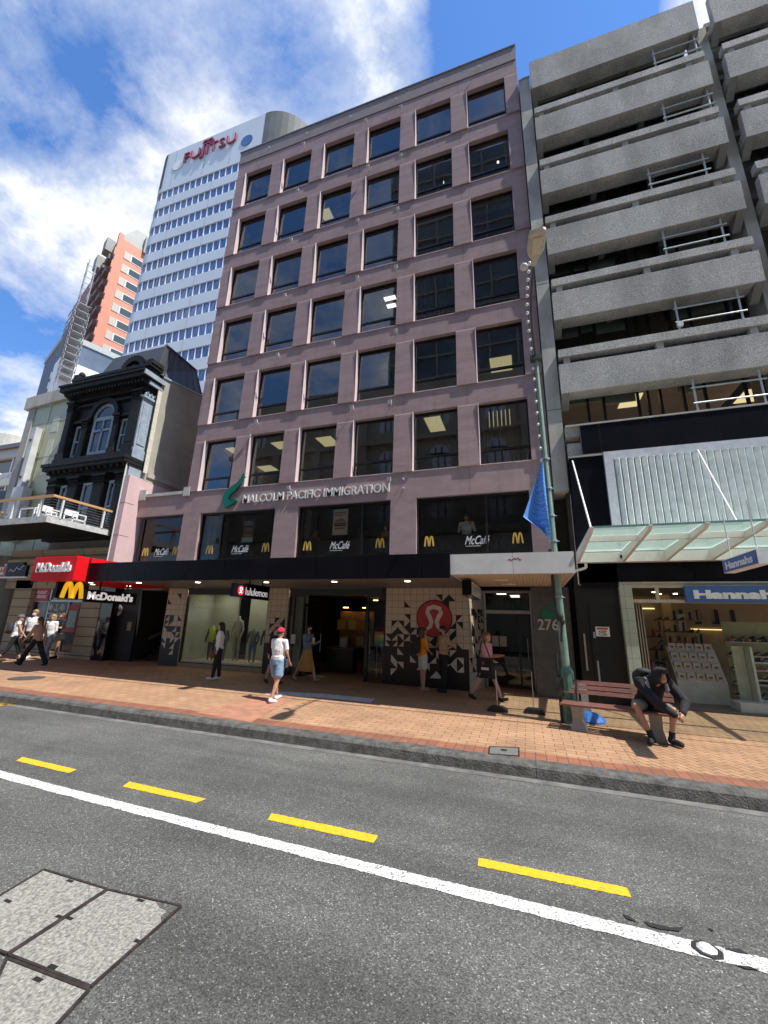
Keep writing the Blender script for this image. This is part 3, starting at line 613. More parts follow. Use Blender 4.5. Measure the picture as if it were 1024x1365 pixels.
# ================================================================== canopies and ground floor of the pink building
M_blk = mat('black_panel', (.008, .008, .012), .30, var=.3, scale=1.3, spec=.10)
M_soff = mat('grey_soffit', (.17, .155, .135), .45, var=.1, scale=3)
M_red = mat('red_sign', (.72, .006, .012), .55, var=.04, spec=.2)
cn = T('street_canopy', 'long flat canopy with black fascia panels over the shopfronts', 'canopy', (-7.2, 10.9, 2.9))
js = [-15.3, -12.87, -11.97, -10.5, -9.13, -9.0, -7.72, -6.29, -4.94, -3.57, -2.21, -1.572]
for i in range(len(js)-1):
    cn.part('fascia_panel', B().box(js[i]+.005, js[i+1]-.005, 9.25, 9.30, 2.89, 3.45), M_blk)
cn.part('deck', B().box(-15.3, -1.575, 9.30, 12.45, 2.98, 3.40), mat('deck_grey', (.14, .14, .14), .8))
cn.part('soffit', B().box(-12.6, -1.6, 9.31, 12.45, 2.955, 2.978), M_soff)
cn.part('red_soffit', B().box(-15.28, -12.61, 9.31, 12.45, 2.945, 2.978), MATS['red_sign'])
b = B()
for x, y in [(-13.9, 10.2), (-13.6, 11.4), (-14.6, 10.8), (-12.0, 10.4), (-9.6, 10.4), (-7.2, 10.5), (-5.0, 10.5), (-2.9, 10.5)]: b.lathe((x, y, 2.94), [(.001, 0), (.07, 0), (.08, .015)], 14)
cn.part('downlight', b, mat('downlight_glow', (1, .85, .6), .5, emit=5))
for x in (-12.0, -9.6, -7.2, -5.0, -2.9): cn.part('soffit_joint', B().box(x-.9, x-.885, 9.32, 12.4, 2.951, 2.954), M_frame)
# white awning at the entrance
aw = T('entrance_awning', 'white box awning with ribbed beige underside above the 276 entrance', 'awning', (-.3, 10.9, 2.97))
M_wp = mat('white_painted_metal', (.66, .65, .62), .5, var=.07, scale=2.2, bump=.15, bscale=5)
aw.part('fascia', B().box(-1.57, -.22, 9.30, 9.34, 2.97, 3.42).box(-.214, 1.0, 9.30, 9.34, 2.97, 3.42), M_wp)
aw.part('side_panel', B().box(.96, 1.0, 9.342, 12.48, 2.97, 3.42).box(-1.57, -1.53, 9.342, 12.48, 3.45-.48, 3.42), M_wp)
aw.part('roof_deck', B().box(-1.53, .96, 9.342, 12.48, 3.3, 3.38), M_conc)
b = B(); x = -1.52
while x < .94: b.prism([(x, 9.345, 3.0), (x+.012, 9.345, 2.985), (x+.06, 9.345, 2.985), (x+.072, 9.345, 3.0)], (0, 3.13, 0)); x += .078
b.box(-1.53, .96, 9.344, 12.48, 3.0, 3.02)
aw.part('ribbed_soffit', b, mat('beige_slats', (.62, .50, .38), .6, var=.05))
aw.part('soffit_light', B().lathe((-.55, 10.6, 2.955), [(.001, 0), (.17, .005), (.19, .03)], 24, .35).lathe((-.4, 11.7, 2.955), [(.001, 0), (.17, .005), (.19, .03)], 24, .5), mat('dim_lamp_cover', (.8, .68, .5), .5))
b = B(); p_ = at(686, 746, 9.296)
stroke(b, [(p_.x-.13+.03*k, p_.z+.012*math.sin(k*2.1)+(.02 if 3 < k < 8 else 0)) for k in range(10)], .022, FY(9.30), .003)
aw.part('red_scribble', b, mat('dark_red_spray', (.35, .02, .03), .6))
# shopfront: pillars and tiled wall
M_tile = brick('cream_tiles', (.60, .50, .38), (.56, .47, .35), (.20, .15, .10), .197, .197, .006, off=0, var=.15, rough=.35, plane='XZ', smooth=.1)
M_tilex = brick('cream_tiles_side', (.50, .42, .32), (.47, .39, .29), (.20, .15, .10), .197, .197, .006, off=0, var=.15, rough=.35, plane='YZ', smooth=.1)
M_tblk = mat('black_tiles', (.009, .008, .008), .45, var=.2, scale=3)
M_twht = mat('grey_white_tiles', (.62, .57, .50), .35, var=.1, scale=6)
sh = T('shop_frontage', 'tiled ground floor shopfront with glazed display and open doors', 'shopfront', (-7, 12.5, 0))
def tiled(x0, x1, zb, seed, ztop=2.95, y=Y0, side=0):
    rnd = random.Random(seed); p = sh.part('tiled_pillar' if x1-x0 < 2 else 'tiled_wall', B().box(x0, x1, y, y+.4, gz(x0, y)-.05, ztop), M_tile)
    c = .197; k0 = math.ceil(x0/c); bb = B(); wb = B()
    nz = int((ztop)/c)+1
    bb.box(x0, x1, y-.003, y, gz(x0, y)-.02, zb)
    def tri(bu, u0, v0, k, d):
        P = [(u0, v0), (u0+c, v0), (u0+c, v0+c), (u0, v0+c)]
        P = [(max(x0, min(x1, q[0])), q[1]) for q in P]; del P[k]; flat(bu, P, FY(y-.001), d)
    for iz in range(nz):
        v0 = iz*c
        if v0 < gz(x0, y): continue
        for ix in range(int((x1-x0)/c)+2):
            u0 = (k0+ix-1)*c
            if u0 < x0-.1*c or u0+c > x1+.1*c: continue
            r = rnd.random()
            if v0+c*.5 < zb:
                if r < .42 and v0 > zb-5*c: tri(wb, u0, v0, rnd.randrange(4), .006)
            elif v0 < zb+4*c:
                if r < .78-.13*((v0-zb)/c): tri(bb, u0, v0, rnd.randrange(4), .004)
                elif r > .93: flat(bb, [(u0, v0), (u0+c, v0), (u0+c, v0+c), (u0, v0+c)], FY(y-.001), .004)
            elif r < .08: tri(bb, u0, v0, rnd.randrange(4), .004)
    sh.part('black_tile_pattern', bb, M_tblk, p); sh.part('pale_tile_pattern', wb, M_twht, p)
    return p
tiled(-12.84, -11.95, 1.15, 5); tiled(-8.40, -7.62, 1.15, 8); tw = tiled(-4.14, -1.62, 1.22, 21)
sh.part('side_wall', B().poly([(-1.62, Y0, -.05), (-1.28, 13.5, -.05), (-1.28, 13.5, 2.97), (-1.62, Y0, 2.97)]), M_tilex)
b = B(); rn = random.Random(2)
for k in range(26):
    u = rn.choice([0, .2, .4, .6, .8]); v = .6+.197*rn.randrange(9); s_ = rn.randrange(3)
    P = [(u, v), (u+.19, v), (u+.19, v+.19), (u, v+.19)]; del P[s_]
    b.poly([(-1.62+.34*q[0]+.006, Y0+1.0*q[0]-.001, q[1]) for q in P])
sh.part('side_wall_pattern', b, M_tblk)
# round red logo on the tiled wall
lg = T('round_wall_logo', 'large round red logo with a white horseshoe curl on the tiled wall', 'sign', (-2.55, Y0, 1.95))
c = at(579, 824.5, Y0); rr = .515
lg.part('rim', disc(B(), FY(Y0-.005), c.x, c.z, rr+.03, .012), M_tblk)
lg.part('disc', disc(B(), FY(Y0-.017), c.x, c.z, rr, .008), mat('logo_red', (.42, .03, .04), .45))
lg.part('curl', omega(B(), FY(Y0-.025), c.x, c.z+.0, rr, .006), mat('logo_white', (.60, .54, .47), .5))
# display window 1
def shopwin(x0, x1, z0=.34, z1=2.78, name='display_window'):
    f_ = B()
    for (a0, a1, c0, c1) in ((x0, x0+.05, z0, z1), (x1-.05, x1, z0, z1), (x0+.05, x1-.05, z1-.05, z1), (x0+.05, x1-.05, z0, z0+.03)): f_.box(a0, a1, Y0+.05, Y0+.13, c0, c1)
    w = sh.part(name, f_, M_frame); sh.part('pane', B().quad((x0+.05, Y0+.09, z0+.03), (x1-.05, Y0+.09, z0+.03), (x1-.05, Y0+.09, z1-.05), (x0+.05, Y0+.09, z1-.05)), M_glassd, w); return w
shopwin(-11.95, -8.40)
M_disp = mat('display_wall', (.30, .31, .25), .8, var=.08, scale=1.2)
sh.part('display_back', B().box(-11.94, -10.75, 14.0, 14.1, .3, 2.95).box(-10.2, -8.42, 14.0, 14.1, .3, 2.95).box(-8.44, -8.40, 12.7, 14.0, .3, 2.95).box(-11.98, -11.94, 12.7, 14.0, .3, 2.95), M_disp)
sh.part('display_base', B().box(-11.94, -8.42, 12.58, 14.0, 0, .42), mat('display_floor', (.45, .42, .34), .5, var=.1))
sh.part('plinth', B().box(-11.95, -8.40, Y0+.02, Y0+.08, 0, .34), mat('plinth_beige', (.30, .24, .15), .6))
sh.part('header', B().box(-11.95, -8.4, Y0+.05, Y0+.13, 2.78, 2.95).box(-7.62, -4.14, Y0+.05, Y0+.13, 2.72, 2.95), M_frame)
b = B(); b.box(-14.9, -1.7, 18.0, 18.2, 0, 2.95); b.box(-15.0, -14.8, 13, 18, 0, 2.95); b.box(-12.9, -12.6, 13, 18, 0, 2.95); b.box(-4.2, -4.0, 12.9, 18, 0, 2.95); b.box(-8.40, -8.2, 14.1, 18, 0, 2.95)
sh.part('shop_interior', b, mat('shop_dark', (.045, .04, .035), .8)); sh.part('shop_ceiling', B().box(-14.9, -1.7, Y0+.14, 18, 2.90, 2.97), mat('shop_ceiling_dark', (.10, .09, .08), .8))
b = B()
for x in (-11.2, -10.0, -9.0): b.box(x-.3, x+.3, 13.2, 13.6, 2.87, 2.89)
sh.part('display_light', b, mat('display_glow', (1, .93, .75), .5, emit=6))
# entrance with doors
shopwin(-7.60, -7.02, .12, 2.72, 'side_window'); shopwin(-4.78, -4.16, .12, 2.72, 'side_window')
sh.part('side_panel', B().box(-7.55, -7.1, 12.9, 12.95, .1, 2.8), M_disp)
for x0, rot in ((-7.0, R(75)), (-4.80, R(105))):
    f_ = B(); m_ = Matrix.Translation((x0, Y0+.1, 0))@Matrix.Rotation(rot, 4, 'Z')
    f_.box(0, .05, 0, .05, .1, 2.45, m_); f_.box(.85, .9, 0, .05, .1, 2.45, m_); f_.box(.05, .85, 0, .05, 2.38, 2.45, m_); f_.box(.05, .85, 0, .05, .1, .2, m_)
    d_ = sh.part('door', f_, M_frame); g_ = B(); g_.add([m_@Vector(q) for q in ((.05, .025, .2), (.85, .025, .2), (.85, .025, 2.38), (.05, .025, 2.38))], [(0, 1, 2, 3)]); sh.part('pane', g_, M_glassd, d_)
    sh.part('handle', B().tube(m_@Vector((.78, -.05, .9)), m_@Vector((.78, -.05, 1.5)), .014), MATS['galvanised'] if 'galvanised' in MATS else M_fl, d_)
random.seed(5)
M_wood = mat('shelf_wood', (.42, .22, .07), .6, var=.2, scale=3); M_warm = mat('warm_strip', (1, .62, .22), .5, emit=5)
u = T('clothes_display', 'wooden display shelves with yellow bags inside the open shop door', 'shelf', (-6.3, 14.6, 0))
u.part('shelf_unit', B().box(-6.9, -5.5, 15.2, 15.25, 1.0, 2.3).box(-6.9, -5.5, 14.8, 15.2, 1.0, 1.04).box(-6.9, -5.5, 14.8, 15.2, 1.6, 1.63), M_wood)
for x, z, c_ in ((-6.7, 1.64, (.75, .50, .10)), (-6.25, 1.64, (.70, .55, .18)), (-5.9, 1.05, (.55, .4, .25)), (-6.5, 1.05, (.6, .35, .1)), (-5.7, 1.64, (.5, .3, .1))):
    b = B().box(x-.14, x+.14, 14.85, 15.0, z, z+.34); b.tube((x-.06, 14.9, z+.33), (x, 14.9, z+.48), .008, n=5); b.tube((x, 14.9, z+.48), (x+.06, 14.9, z+.33), .008, n=5)
    tag(b.obj('bag', mat('bag_%d' % int(x*-10+z), c_, .6)), 'yellow bag', 'bag')
bl_ = ['yellow bag on the upper shelf inside the shop door, leftmost', 'pale yellow bag on the upper shelf inside the shop door, middle', 'tan bag on the lower shelf inside the shop door, right one', 'orange bag on the lower shelf inside the shop door, left one', 'brown bag on the upper shelf inside the shop door, rightmost']
for o_, l_ in zip([o for o in COL.objects if o.name.split('.')[0] == 'bag'], bl_): o_['label'] = l_; o_['group'] = 'bags on the shop shelves'
for x, y, z in ((-6.6, 15.0, 2.42), (-5.8, 15.0, 2.42), (-5.0, 16.9, 2.2), (-6.0, 16.7, 2.8)): sh.part('shelf_light', B().box(x-.1, x+.1, y, y+.05, z, z+.03), M_warm)
u = T('clothes_rail', 'dark clothes rail with hanging garments deep in the open shop', 'clothes rail', (-5.0, 15.5, 0))
b = B().tube((-5.6, 15.6, 1.5), (-4.5, 15.6, 1.5), .015); b.tube((-5.6, 15.6, 0), (-5.6, 15.6, 1.5), .015); b.tube((-4.5, 15.6, 0), (-4.5, 15.6, 1.5), .015); u.part('rail', b, M_frame)
for k in range(9):
    x = -5.5+k*.115; u.part('garment', B().box(x, x+.06, 15.4, 15.8, .7+random.random()*.15, 1.46), mat('garment_%d' % (k % 4), [(.25, .04, .05), (.1, .1, .12), (.35, .3, .25), (.08, .12, .2)][k % 4], .9))
u = T('rainbow_poster_stand', 'stand with a rainbow coloured poster behind the right shop window', 'poster stand', (-4.45, 12.95, 0))
u.part('stand', B().tube((-4.55, 12.95, .1), (-4.55, 12.95, 1.2), .01).tube((-4.38, 12.95, .1), (-4.38, 12.95, 1.2), .01), MATS['galvanised'])
for k, c_ in enumerate([(.1, .3, .3), (.15, .45, .25), (.35, .5, .15), (.7, .5, .12), (.65, .25, .1)]): u.part('poster_stripe', B().box(-4.64, -4.3, 12.93, 12.95, 1.17+k*.09, 1.26+k*.09), mat('stripe_%d' % k, c_, .6))
tag(B().box(-7.45, -7.28, 12.56, 12.565, 1.15, 1.45).obj('door_notice', mat('paper', (.6, .6, .58), .7)), 'white paper notice on the glass left of the shop doors', 'notice')
tag(B().box(-6.4, -6.15, 14.2, 14.24, 1.02, 1.34).obj('counter_screen', mat('screen_grey', (.4, .4, .42), .5)), 'small pale screen on the counter inside the shop', 'screen')
u = T('shop_counter', 'dark counter inside the open shop door', 'counter', (-6.3, 14.2, 0)); u.part('counter_body', B().box(-6.8, -5.8, 14.0, 14.4, 0, .98), M_frame); u.part('counter_top', B().box(-6.85, -5.75, 13.95, 14.45, .98, 1.02), M_int)
# ------------- left fast food entrance with stairs
en = T('food_shop_entrance', 'dark recessed entrance with beige stone stair wall under the red soffit', 'entrance', (-14.3, 12.5, .1))
M_stone = mat('beige_stone', (.40, .34, .25), .75, var=.15, scale=3, bump=.3, bscale=20)
M_gloss = mat('gloss_black_stone', (.006, .006, .008), .06, spec=.6)
en.part('black_wall', B().box(-15.35, -14.35, 12.62, 12.75, 0, 2.945), mat('matt_black', (.008, .008, .009), .7))
en.part('mirror_pillar', B().box(-15.98, -15.36, 12.32, 12.75, 0, 2.945), M_gloss)
en.part('stair_wall', B().box(-14.35, -12.9, 15.0, 15.1, 0, 2.95), brick('stair_wall_stone', (.33, .27, .18), (.30, .24, .16), (.10, .08, .05), 1.2, .26, .012, off=0, var=.2, plane='XZ'))
b = B()
for k in range(8): b.box(-14.34, -12.9, 13.2+.22*k, 15.0, .12+.16*k, .12+.16*(k+1))
en.part('stairs', b, mat('stair_dark', (.05, .045, .04), .6))
en.part('handrail', B().beam((-14.3, 13.3, 1.05), (-13.0, 14.9, 2.3), .06, .12), M_frame)
en.part('lit_strip', B().box(-14.3, -12.95, 14.9, 14.95, 2.85, 2.88), mat('pale_strip', (.8, .7, .55), .5, emit=.5))
c = at(157, 813.5, 12.6); en.part('round_badge', disc(B(), FY(12.615), c.x, c.z, .215, .01), mat('badge_white', (.62, .62, .60), .5)); b = B(); text(b, 'McCafé', FY(12.604), c.x-.15, c.x+.15, c.z-.05, c.z+.05, .004, bold=.01, shear=.45); en.part('badge_lettering', b, M_frame)
en.part('notice_plate', B().box(-14.75, -14.55, 12.612, 12.62, 1.35, 1.68), mat('brass_plate', (.25, .2, .08), .5))
# ------------- signs hanging under or on the canopy
def hang(name, label, x0, x1, y0, y1, z0, z1, m, faces, extra=None, rods=True, zt=2.97):
    t = T(name, label, 'sign', ((x0+x1)/2, (y0+y1)/2, z0), 'hanging shop signs'); t.part('sign_box', B().box(x0, x1, y0, y1, z0, z1), m)
    if rods: t.part('bracket', B().box((x0+x1)/2-.02, (x0+x1)/2+.02, y0+.2, y0+.24, z1, zt).box((x0+x1)/2-.02, (x0+x1)/2+.02, y1-.24, y1-.2, z1, zt), M_frame)
    return t
M_sw = mat('sign_white', (.80, .79, .77), .5, emit=None); M_swl = mat('lit_sign_white', (.9, .9, .9), .5, emit=.30)
t = hang('hanging_sign', 'black hanging sign with a red disc logo and white lululemon lettering', -7.08, -7.0, 8.86+.5, 10.42, 2.42, 2.80, M_blk, 0)
x_ = -6.998; ya, yb = atx(312, 778, -7.0).y, atx(359, 783, -7).y
bpy.data.objects.remove(t.o.children[0]); t.part('sign_box', B().box(-7.08, -7.0, ya, yb, 2.43, 2.77), M_blk)
for o in list(t.o.children):
    if o.name.startswith('bracket'): bpy.data.objects.remove(o)
t.part('bracket', B().box(-7.05, -7.03, 9.5, 9.54, 2.77, 2.96).box(-7.05, -7.03, 10.1, 10.14, 2.77, 2.96), M_frame)
t.part('logo_disc', disc(B(), FXp(-7.0), ya+.30, 2.60, .125, .006), mat('bright_logo_red', (.75, .02, .04), .4, emit=.35)); t.part('logo_curl', omega(B(), FXp(-6.994), ya+.30, 2.60, .115, .004), M_swl)
t.part('lettering', text(B(), 'lululemon', FXp(-7.0), ya+.50, yb-.07, 2.50, 2.70, .006, bold=.0), M_swl)
ya, yb = atx(118, 787, -13).y, atx(182, 792, -13).y
t = T('hanging_sign', 'black hanging sign with bold white McDonald\'s lettering', 'sign', (-13, 10.3, 2.36), 'hanging shop signs')
t.part('sign_box', B().box(-13.1, -13.0, ya-.05, yb+.03, 2.28, 2.66), M_blk); t.part('lettering', text(B(), "McDonald's", FXp(-13.0), ya, yb-.12, 2.36, 2.62, .02, bold=.035), M_swl); t.part('bracket', B().box(-13.07, -13.03, 9.9, 9.94, 2.66, 2.97).box(-13.07, -13.03, 10.9, 10.94, 2.66, 2.97), M_frame)
X_ = -14.0; ya, yb = atx(78, 775, X_).y, atx(118, 777, X_).y
t = T('hanging_sign', 'square black hanging sign with a large yellow M of double arches', 'sign', (X_, 9.7, 2.4), 'hanging shop signs')
t.part('sign_box', B().box(X_-.1, X_, ya, yb+.05, 2.38, 2.93), M_blk); t.part('arches', arches(B(), FXp(X_), ya+.50, 2.40, .66, .48, .03, .20), mat('arch_bright', (.9, .52, .02), .4, emit=.45)); t.part('bracket', B().box(X_-.07, X_-.03, 9.5, 9.54, 2.9, 2.97), M_frame)
# big red box sign
t = T('box_sign', "bright red box sign with white McDonald's lettering on the canopy corner", 'sign', (-13.8, 9.0, 2.86))
t.part('sign_box', B().box(-14.72, -12.84, 8.85, 9.24, 2.88, 3.62), M_red, bevel=.012)
t.part('side_return', B().box(-13.0, -12.85, 9.302, 10.2, 3.46, 3.62), M_red)
t.part('lettering', text(B(), "McDonald's", FY(8.85), -14.5, -13.0, 3.13, 3.44, .05, bold=.04), M_sw)
# lightbox at the 276 entrance
t = T('hanging_sign', 'black box sign with white lit side panel of small text by the 276 entrance', 'sign', (-1.25, 11, 2.6), 'hanging shop signs')
Xs = -1.22; y0_, y1_ = atx(628, 768, Xs).y, atx(645, 780, Xs).y; y1_ = min(y1_, 12.3)
t.part('sign_box', B().box(Xs-.22, Xs, y0_, y1_, 2.58, 2.94), M_blk); t.part('light_panel', B().box(Xs, Xs+.006, y0_+.1, y1_-.05, 2.61, 2.91), mat('panel_white', (.75, .74, .70), .5))
b = B(); rn = random.Random(4)
for r_ in range(5):
    yy = y0_+.2
    while yy < y1_-.15:
        l = rn.uniform(.05, .2); b.box(Xs+.006, Xs+.009, yy, yy+l, 2.64+r_*.05, 2.662+r_*.05); yy += l+.04
t.part('small_text', b, M_frame)
# ------------- 276 entrance
ee = T('office_entrance', 'recessed glass office entrance with transom beside the grey granite pillar', 'entrance', (-.5, 13.5, 0))
M_gran = mat('grey_granite', (.085, .083, .078), .35, var=.25, scale=5, bump=.1)
ee.part('granite_pillar', B().box(.14, 1.12, Y0, 13.5, -.05, 1.35).box(.14, 1.12, Y0, 13.5, 1.36, 2.12).box(.14, 1.12, Y0, 13.5, 2.13, 2.97).box(.145, 1.115, Y0+.01, 13.4, 1.34, 2.14), M_gran)
b = B(); yq = 13.5
for (a0, a1, c0, c1) in ((-1.26, -1.20, .1, 2.95), (.10, .16, .1, 2.95), (-1.20, .10, 2.88, 2.95), (-1.20, .10, 2.26, 2.36)): b.box(a0, a1, yq, yq+.1, c0, c1)
d_ = ee.part('transom_frame', b, mat('alu_frame', (.42, .42, .40), .4, .6)); b = B()
for (a0, a1, c0, c1) in ((-.28, -.22, .1, 2.26), (-1.2, -1.15, .1, 2.26), (.04, .1, .1, 2.26), (-.22, .04, .1, .2), (-.22, .04, 2.2, 2.26)): b.box(a0, a1, yq+.01, yq+.08, c0, c1)
ee.part('door_frame', b, M_frame)
g_ = ee.part('entrance_glass', B().quad((-1.2, yq+.05, .1), (.1, yq+.05, .1), (.1, yq+.05, 2.9), (-1.2, yq+.05, 2.9)), glass('entry_glass', (.5, .55, .5), .9, 1.6, .02))
ee.part('door_handle', B().tube((-.02, 13.42, .95), (-.02, 13.42, 1.55), .015).tube((-.02, 13.42, 1.0), (-.02, 13.5, 1.0), .01).tube((-.02, 13.42, 1.5), (-.02, 13.5, 1.5), .01), MATS['galvanised'])
ee.part('hall', B().box(-1.3, .3, 17, 17.1, 0, 3).box(-1.5, -1.3, 13.6, 17, 0, 3).box(.3, .4, 13.6, 17, 0, 3).box(-1.3, .3, 13.6, 17, 2.94, 3.0), mat('hall_dark', (.07, .075, .065), .7))
ee.part('hall_light', B().box(-.9, -.6, 14.2, 14.4, 2.9, 2.92).box(-.5, -.2, 15, 15.1, 2.9, 2.92).box(-.5, -.2, 15.6, 15.7, 2.9, 2.92), mat('hall_glow', (1, .95, .85), .5, emit=3))
b = B(); rn = random.Random(9)
for k in range(420):
    c_ = Vector((rn.uniform(-1.15, .08), rn.uniform(13.65, 13.9), 2.40+.32*abs(rn.gauss(0, .45)))); a_ = Vector((rn.gauss(0, 1), rn.gauss(0, 1), rn.gauss(0, 1))).normalized()*.035; q = a_.cross(Vector((rn.gauss(0, 1), 1, rn.gauss(0, 1)))).normalized()*.016
    b.poly([c_-a_, c_-q, c_+a_, c_+q])
pl = T('planter', 'added trough of green leafy plants standing in for foliage reflected in the entrance transom', 'plant', (-.55, 13.78, 2.3)); pl.part('foliage', b, mat('reflected_leaf_green', (.10, .16, .05), .6, var=.4, scale=30)); pl.part('trough', B().box(-1.18, .1, 13.64, 13.95, 2.28, 2.42), M_int)  # added plants standing in for foliage reflected in the transom glass
c1 = at(703, 832, Y0); c2 = at(741, 815, Y0)
ee.part('number', text(B(), '276', FY(Y0), .27, .80, c1.z-.10-.05, c1.z+.20-.05, .015, bold=.015), mat('number_metal', (.50, .50, .46), .4, .3))
sw2 = [(745, 792), (738, 797), (732, 802), (726, 806), (723, 812), (724, 818), (730, 820), (736, 818), (742, 818), (748, 812), (742, 812), (735, 812), (731, 808), (736, 803), (742, 799), (747, 795)]
P = [at(x-1, y+5, Y0) for x, y in sw2]; ee.part('green_emblem', B().prism([(q.x, Y0, q.z) for q in P], (0, -.02, 0)), mat('dark_green', (.0, .16, .09), .4))
for k, (x, z) in enumerate([(-.95, 1.3), (-.72, 1.3)]): ee.part('notice', B().box(x-.1, x+.1, 13.47, 13.475, z, z+.3), mat('dull_paper', (.35, .35, .32), .7))
t = T('reception_bench', 'low beige seat behind the entrance glass', 'bench', (-.8, 14.2, .1)); t.part('seat', B().box(-1.15, -.35, 14.0, 14.5, .75, .95), mat('beige_seat', (.3, .27, .2), .7)); t.part('base', B().box(-1.1, -.4, 14.05, 14.45, .1, .75), M_int)
# ================================================================== concrete office building on the right
def aggregate():
    m = mat('aggregate_concrete', (.24, .235, .225), .9, scale=34, bump=1.0, bscale=55, detail=4, dist=.03); t = m.node_tree; b = t.nodes['Principled BSDF']
    geo = N(t, 'ShaderNodeNewGeometry'); v = N(t, 'ShaderNodeTexNoise', i_Scale=38.0, i_Detail=5.0, i_Roughness=.85); t.links.new(geo.outputs['Position'], v.inputs['Vector'])
    r = ramp(t, [(.34, (.13, .127, .12)), (.5, (.46, .45, .425)), (.66, (.88, .87, .82))]); t.links.new(v.outputs[0], r.inputs[0])
    n = N(t, 'ShaderNodeTexNoise', i_Scale=1.1, i_Detail=5.0); mp = N(t, 'ShaderNodeMapping'); mp.inputs['Scale'].default_value = (1, 1, .45); t.links.new(geo.outputs['Position'], mp.inputs[0]); t.links.new(mp.outputs[0], n.inputs['Vector'])
    r2 = ramp(t, [(.35, .72), (.65, 1.12)]); t.links.new(n.outputs[0], r2.inputs[0]); mu = N(t, 'ShaderNodeMixRGB', blend_type='MULTIPLY'); mu.inputs[0].default_value = 1
    t.links.new(r.outputs[0], mu.inputs[1]); t.links.new(r2.outputs[0], mu.inputs[2]); t.links.new(mu.outputs[0], b.inputs['Base Color']); return m
M_agg = aggregate()
M_smooth = mat('smooth_concrete', (.46, .44, .39), .8, var=.18, scale=2.0, bump=.15, bscale=20, stretch=(1, 1, .4))
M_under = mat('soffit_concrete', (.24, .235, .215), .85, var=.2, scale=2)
M_wfr = mat('dark_alu', (.02, .02, .022), .4)
cb = T('office_building', 'grey aggregate concrete office block with deep horizontal balcony bands', 'building', (7, 12.5, 0))
tops = [23.52, 20.42, 17.75, 15.07, 12.42, 9.74]; bots = [22.1, 19.35, 16.70, 14.02, 11.40, 8.76]
rails = [20.97, 18.30, 15.63, 12.97, 10.28]
def bay(x0, x1, vis=True):
    for i in range(6):
        zb, zt = bots[i], tops[i]
        b = B(); b.prism([(x0, 12.20, zt), (x0, 12.24, zb), (x0, 12.75, zb-.0), (x0, 12.75, zb+.35), (x0, 12.45, zb+.4), (x0, 12.42, zt)], (x1-x0, 0, 0))
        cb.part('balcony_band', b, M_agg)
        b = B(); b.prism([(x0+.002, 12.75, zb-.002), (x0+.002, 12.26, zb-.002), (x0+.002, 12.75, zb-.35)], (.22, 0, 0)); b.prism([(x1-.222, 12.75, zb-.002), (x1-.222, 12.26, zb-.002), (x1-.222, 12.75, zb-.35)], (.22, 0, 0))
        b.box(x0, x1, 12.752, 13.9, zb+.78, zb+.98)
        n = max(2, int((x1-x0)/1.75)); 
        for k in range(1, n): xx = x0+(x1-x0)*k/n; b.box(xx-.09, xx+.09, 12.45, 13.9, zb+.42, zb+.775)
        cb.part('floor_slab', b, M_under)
    for z in rails:
        b = B().box(x0+.02, x1-.05, 12.22, 12.5, z-.27, z); cb.part('upper_rail', b, M_agg)
        b = B()
        for xx in (x0+.25, x0+2.75, x1-.5): b.box(xx-.09, xx+.09, 12.28, 12.46, z-.60, z-.271)
        cb.part('rail_stub', b, M_smooth)
    # glazing
    for i in range(6):
        z0 = (tops[i+1] if i < 5 else 7.6)-.1; z1 = bots[i]+1.0; y = 13.4
        f_ = B(); f_.box(x0, x1, y-.03, y+.05, z1-.35, z1+.04); f_.box(x0, x1, y-.03, y+.05, z0-.1, z0)
        mm = [x0+.03]+[x0+(x1-x0)*t for t in (.16, .245, .42, .47, .53, .64, .74, .92)]+[x1-.03]
        for x in mm: f_.box(x-.035, x+.035, y-.032, y+.052, z0, z1-.35)
        w = cb.part('window', f_, M_wfr); cb.part('pane', B().quad((x0, y, z0), (x1, y, z0), (x1, y, z1-.3), (x0, y, z1-.3)), glass('office_glass', (.85, .88, .87), 1.0, 1.6, .05), w)
    b = B().box(x0, x1, 17, 17.2, 7, 23.4)
    for i in range(6): b.box(x0, x1, 13.9, 17, bots[i]+.80, bots[i]+.98)
    cb.part('interior', b, M_int); b = B()
    for i in range(6): b.box(x0, x1, 13.5, 17, bots[i]+.76, bots[i]+.79)
    cb.part('interior_ceiling', b, M_ceil)
    b = B()
    for i in range(0, 6): b.box(x0+.1, x0+(x1-x0)*.155, 13.415, 13.43, bots[i]+.1+.1*(i % 2), bots[i]+.66); b.box(x0+(x1-x0)*.25, x0+(x1-x0)*.41, 13.415, 13.43, bots[i]+.05, bots[i]+.64); b.box(x0+(x1-x0)*.165, x0+(x1-x0)*.235, 13.415, 13.43, bots[i]+.2, bots[i]+.66); b.box(x0+(x1-x0)*.65, x0+(x1-x0)*.735, 13.415, 13.43, bots[i]+.1, bots[i]+.62); b.box(x0+(x1-x0)*.75, x0+(x1-x0)*.91, 13.415, 13.43, bots[i]+.05+.08*(i % 3), bots[i]+.66)
    cb.part('roller_blind', b, mat('greenish_blind', (.72, .80, .72), .8, var=.1))
bay(1.40, 6.88); bay(7.33, 13.2)
cb.part('column', B().box(6.96, 7.27, 12.62, 14.2, 3.6, 22.7), M_smooth)
cb.part('corner_pier', B().box(.965, 1.36, 12.36, 13.2, 5.7, 22.95), M_smooth)
cb.part('pier_cap', B().box(.955, 1.37, 12.33, 13.2, 22.952, 23.02), M_conc)
cb.part('dark_gap_wall', B().box(.94, 1.395, 13.2, 13.6, 0, 22.8).box(1.3, 1.398, 12.6, 13.2, 3, 22.0), mat('dark_gap_concrete', (.06, .055, .05), .9))  # even dark concrete filling the gap between the two buildings
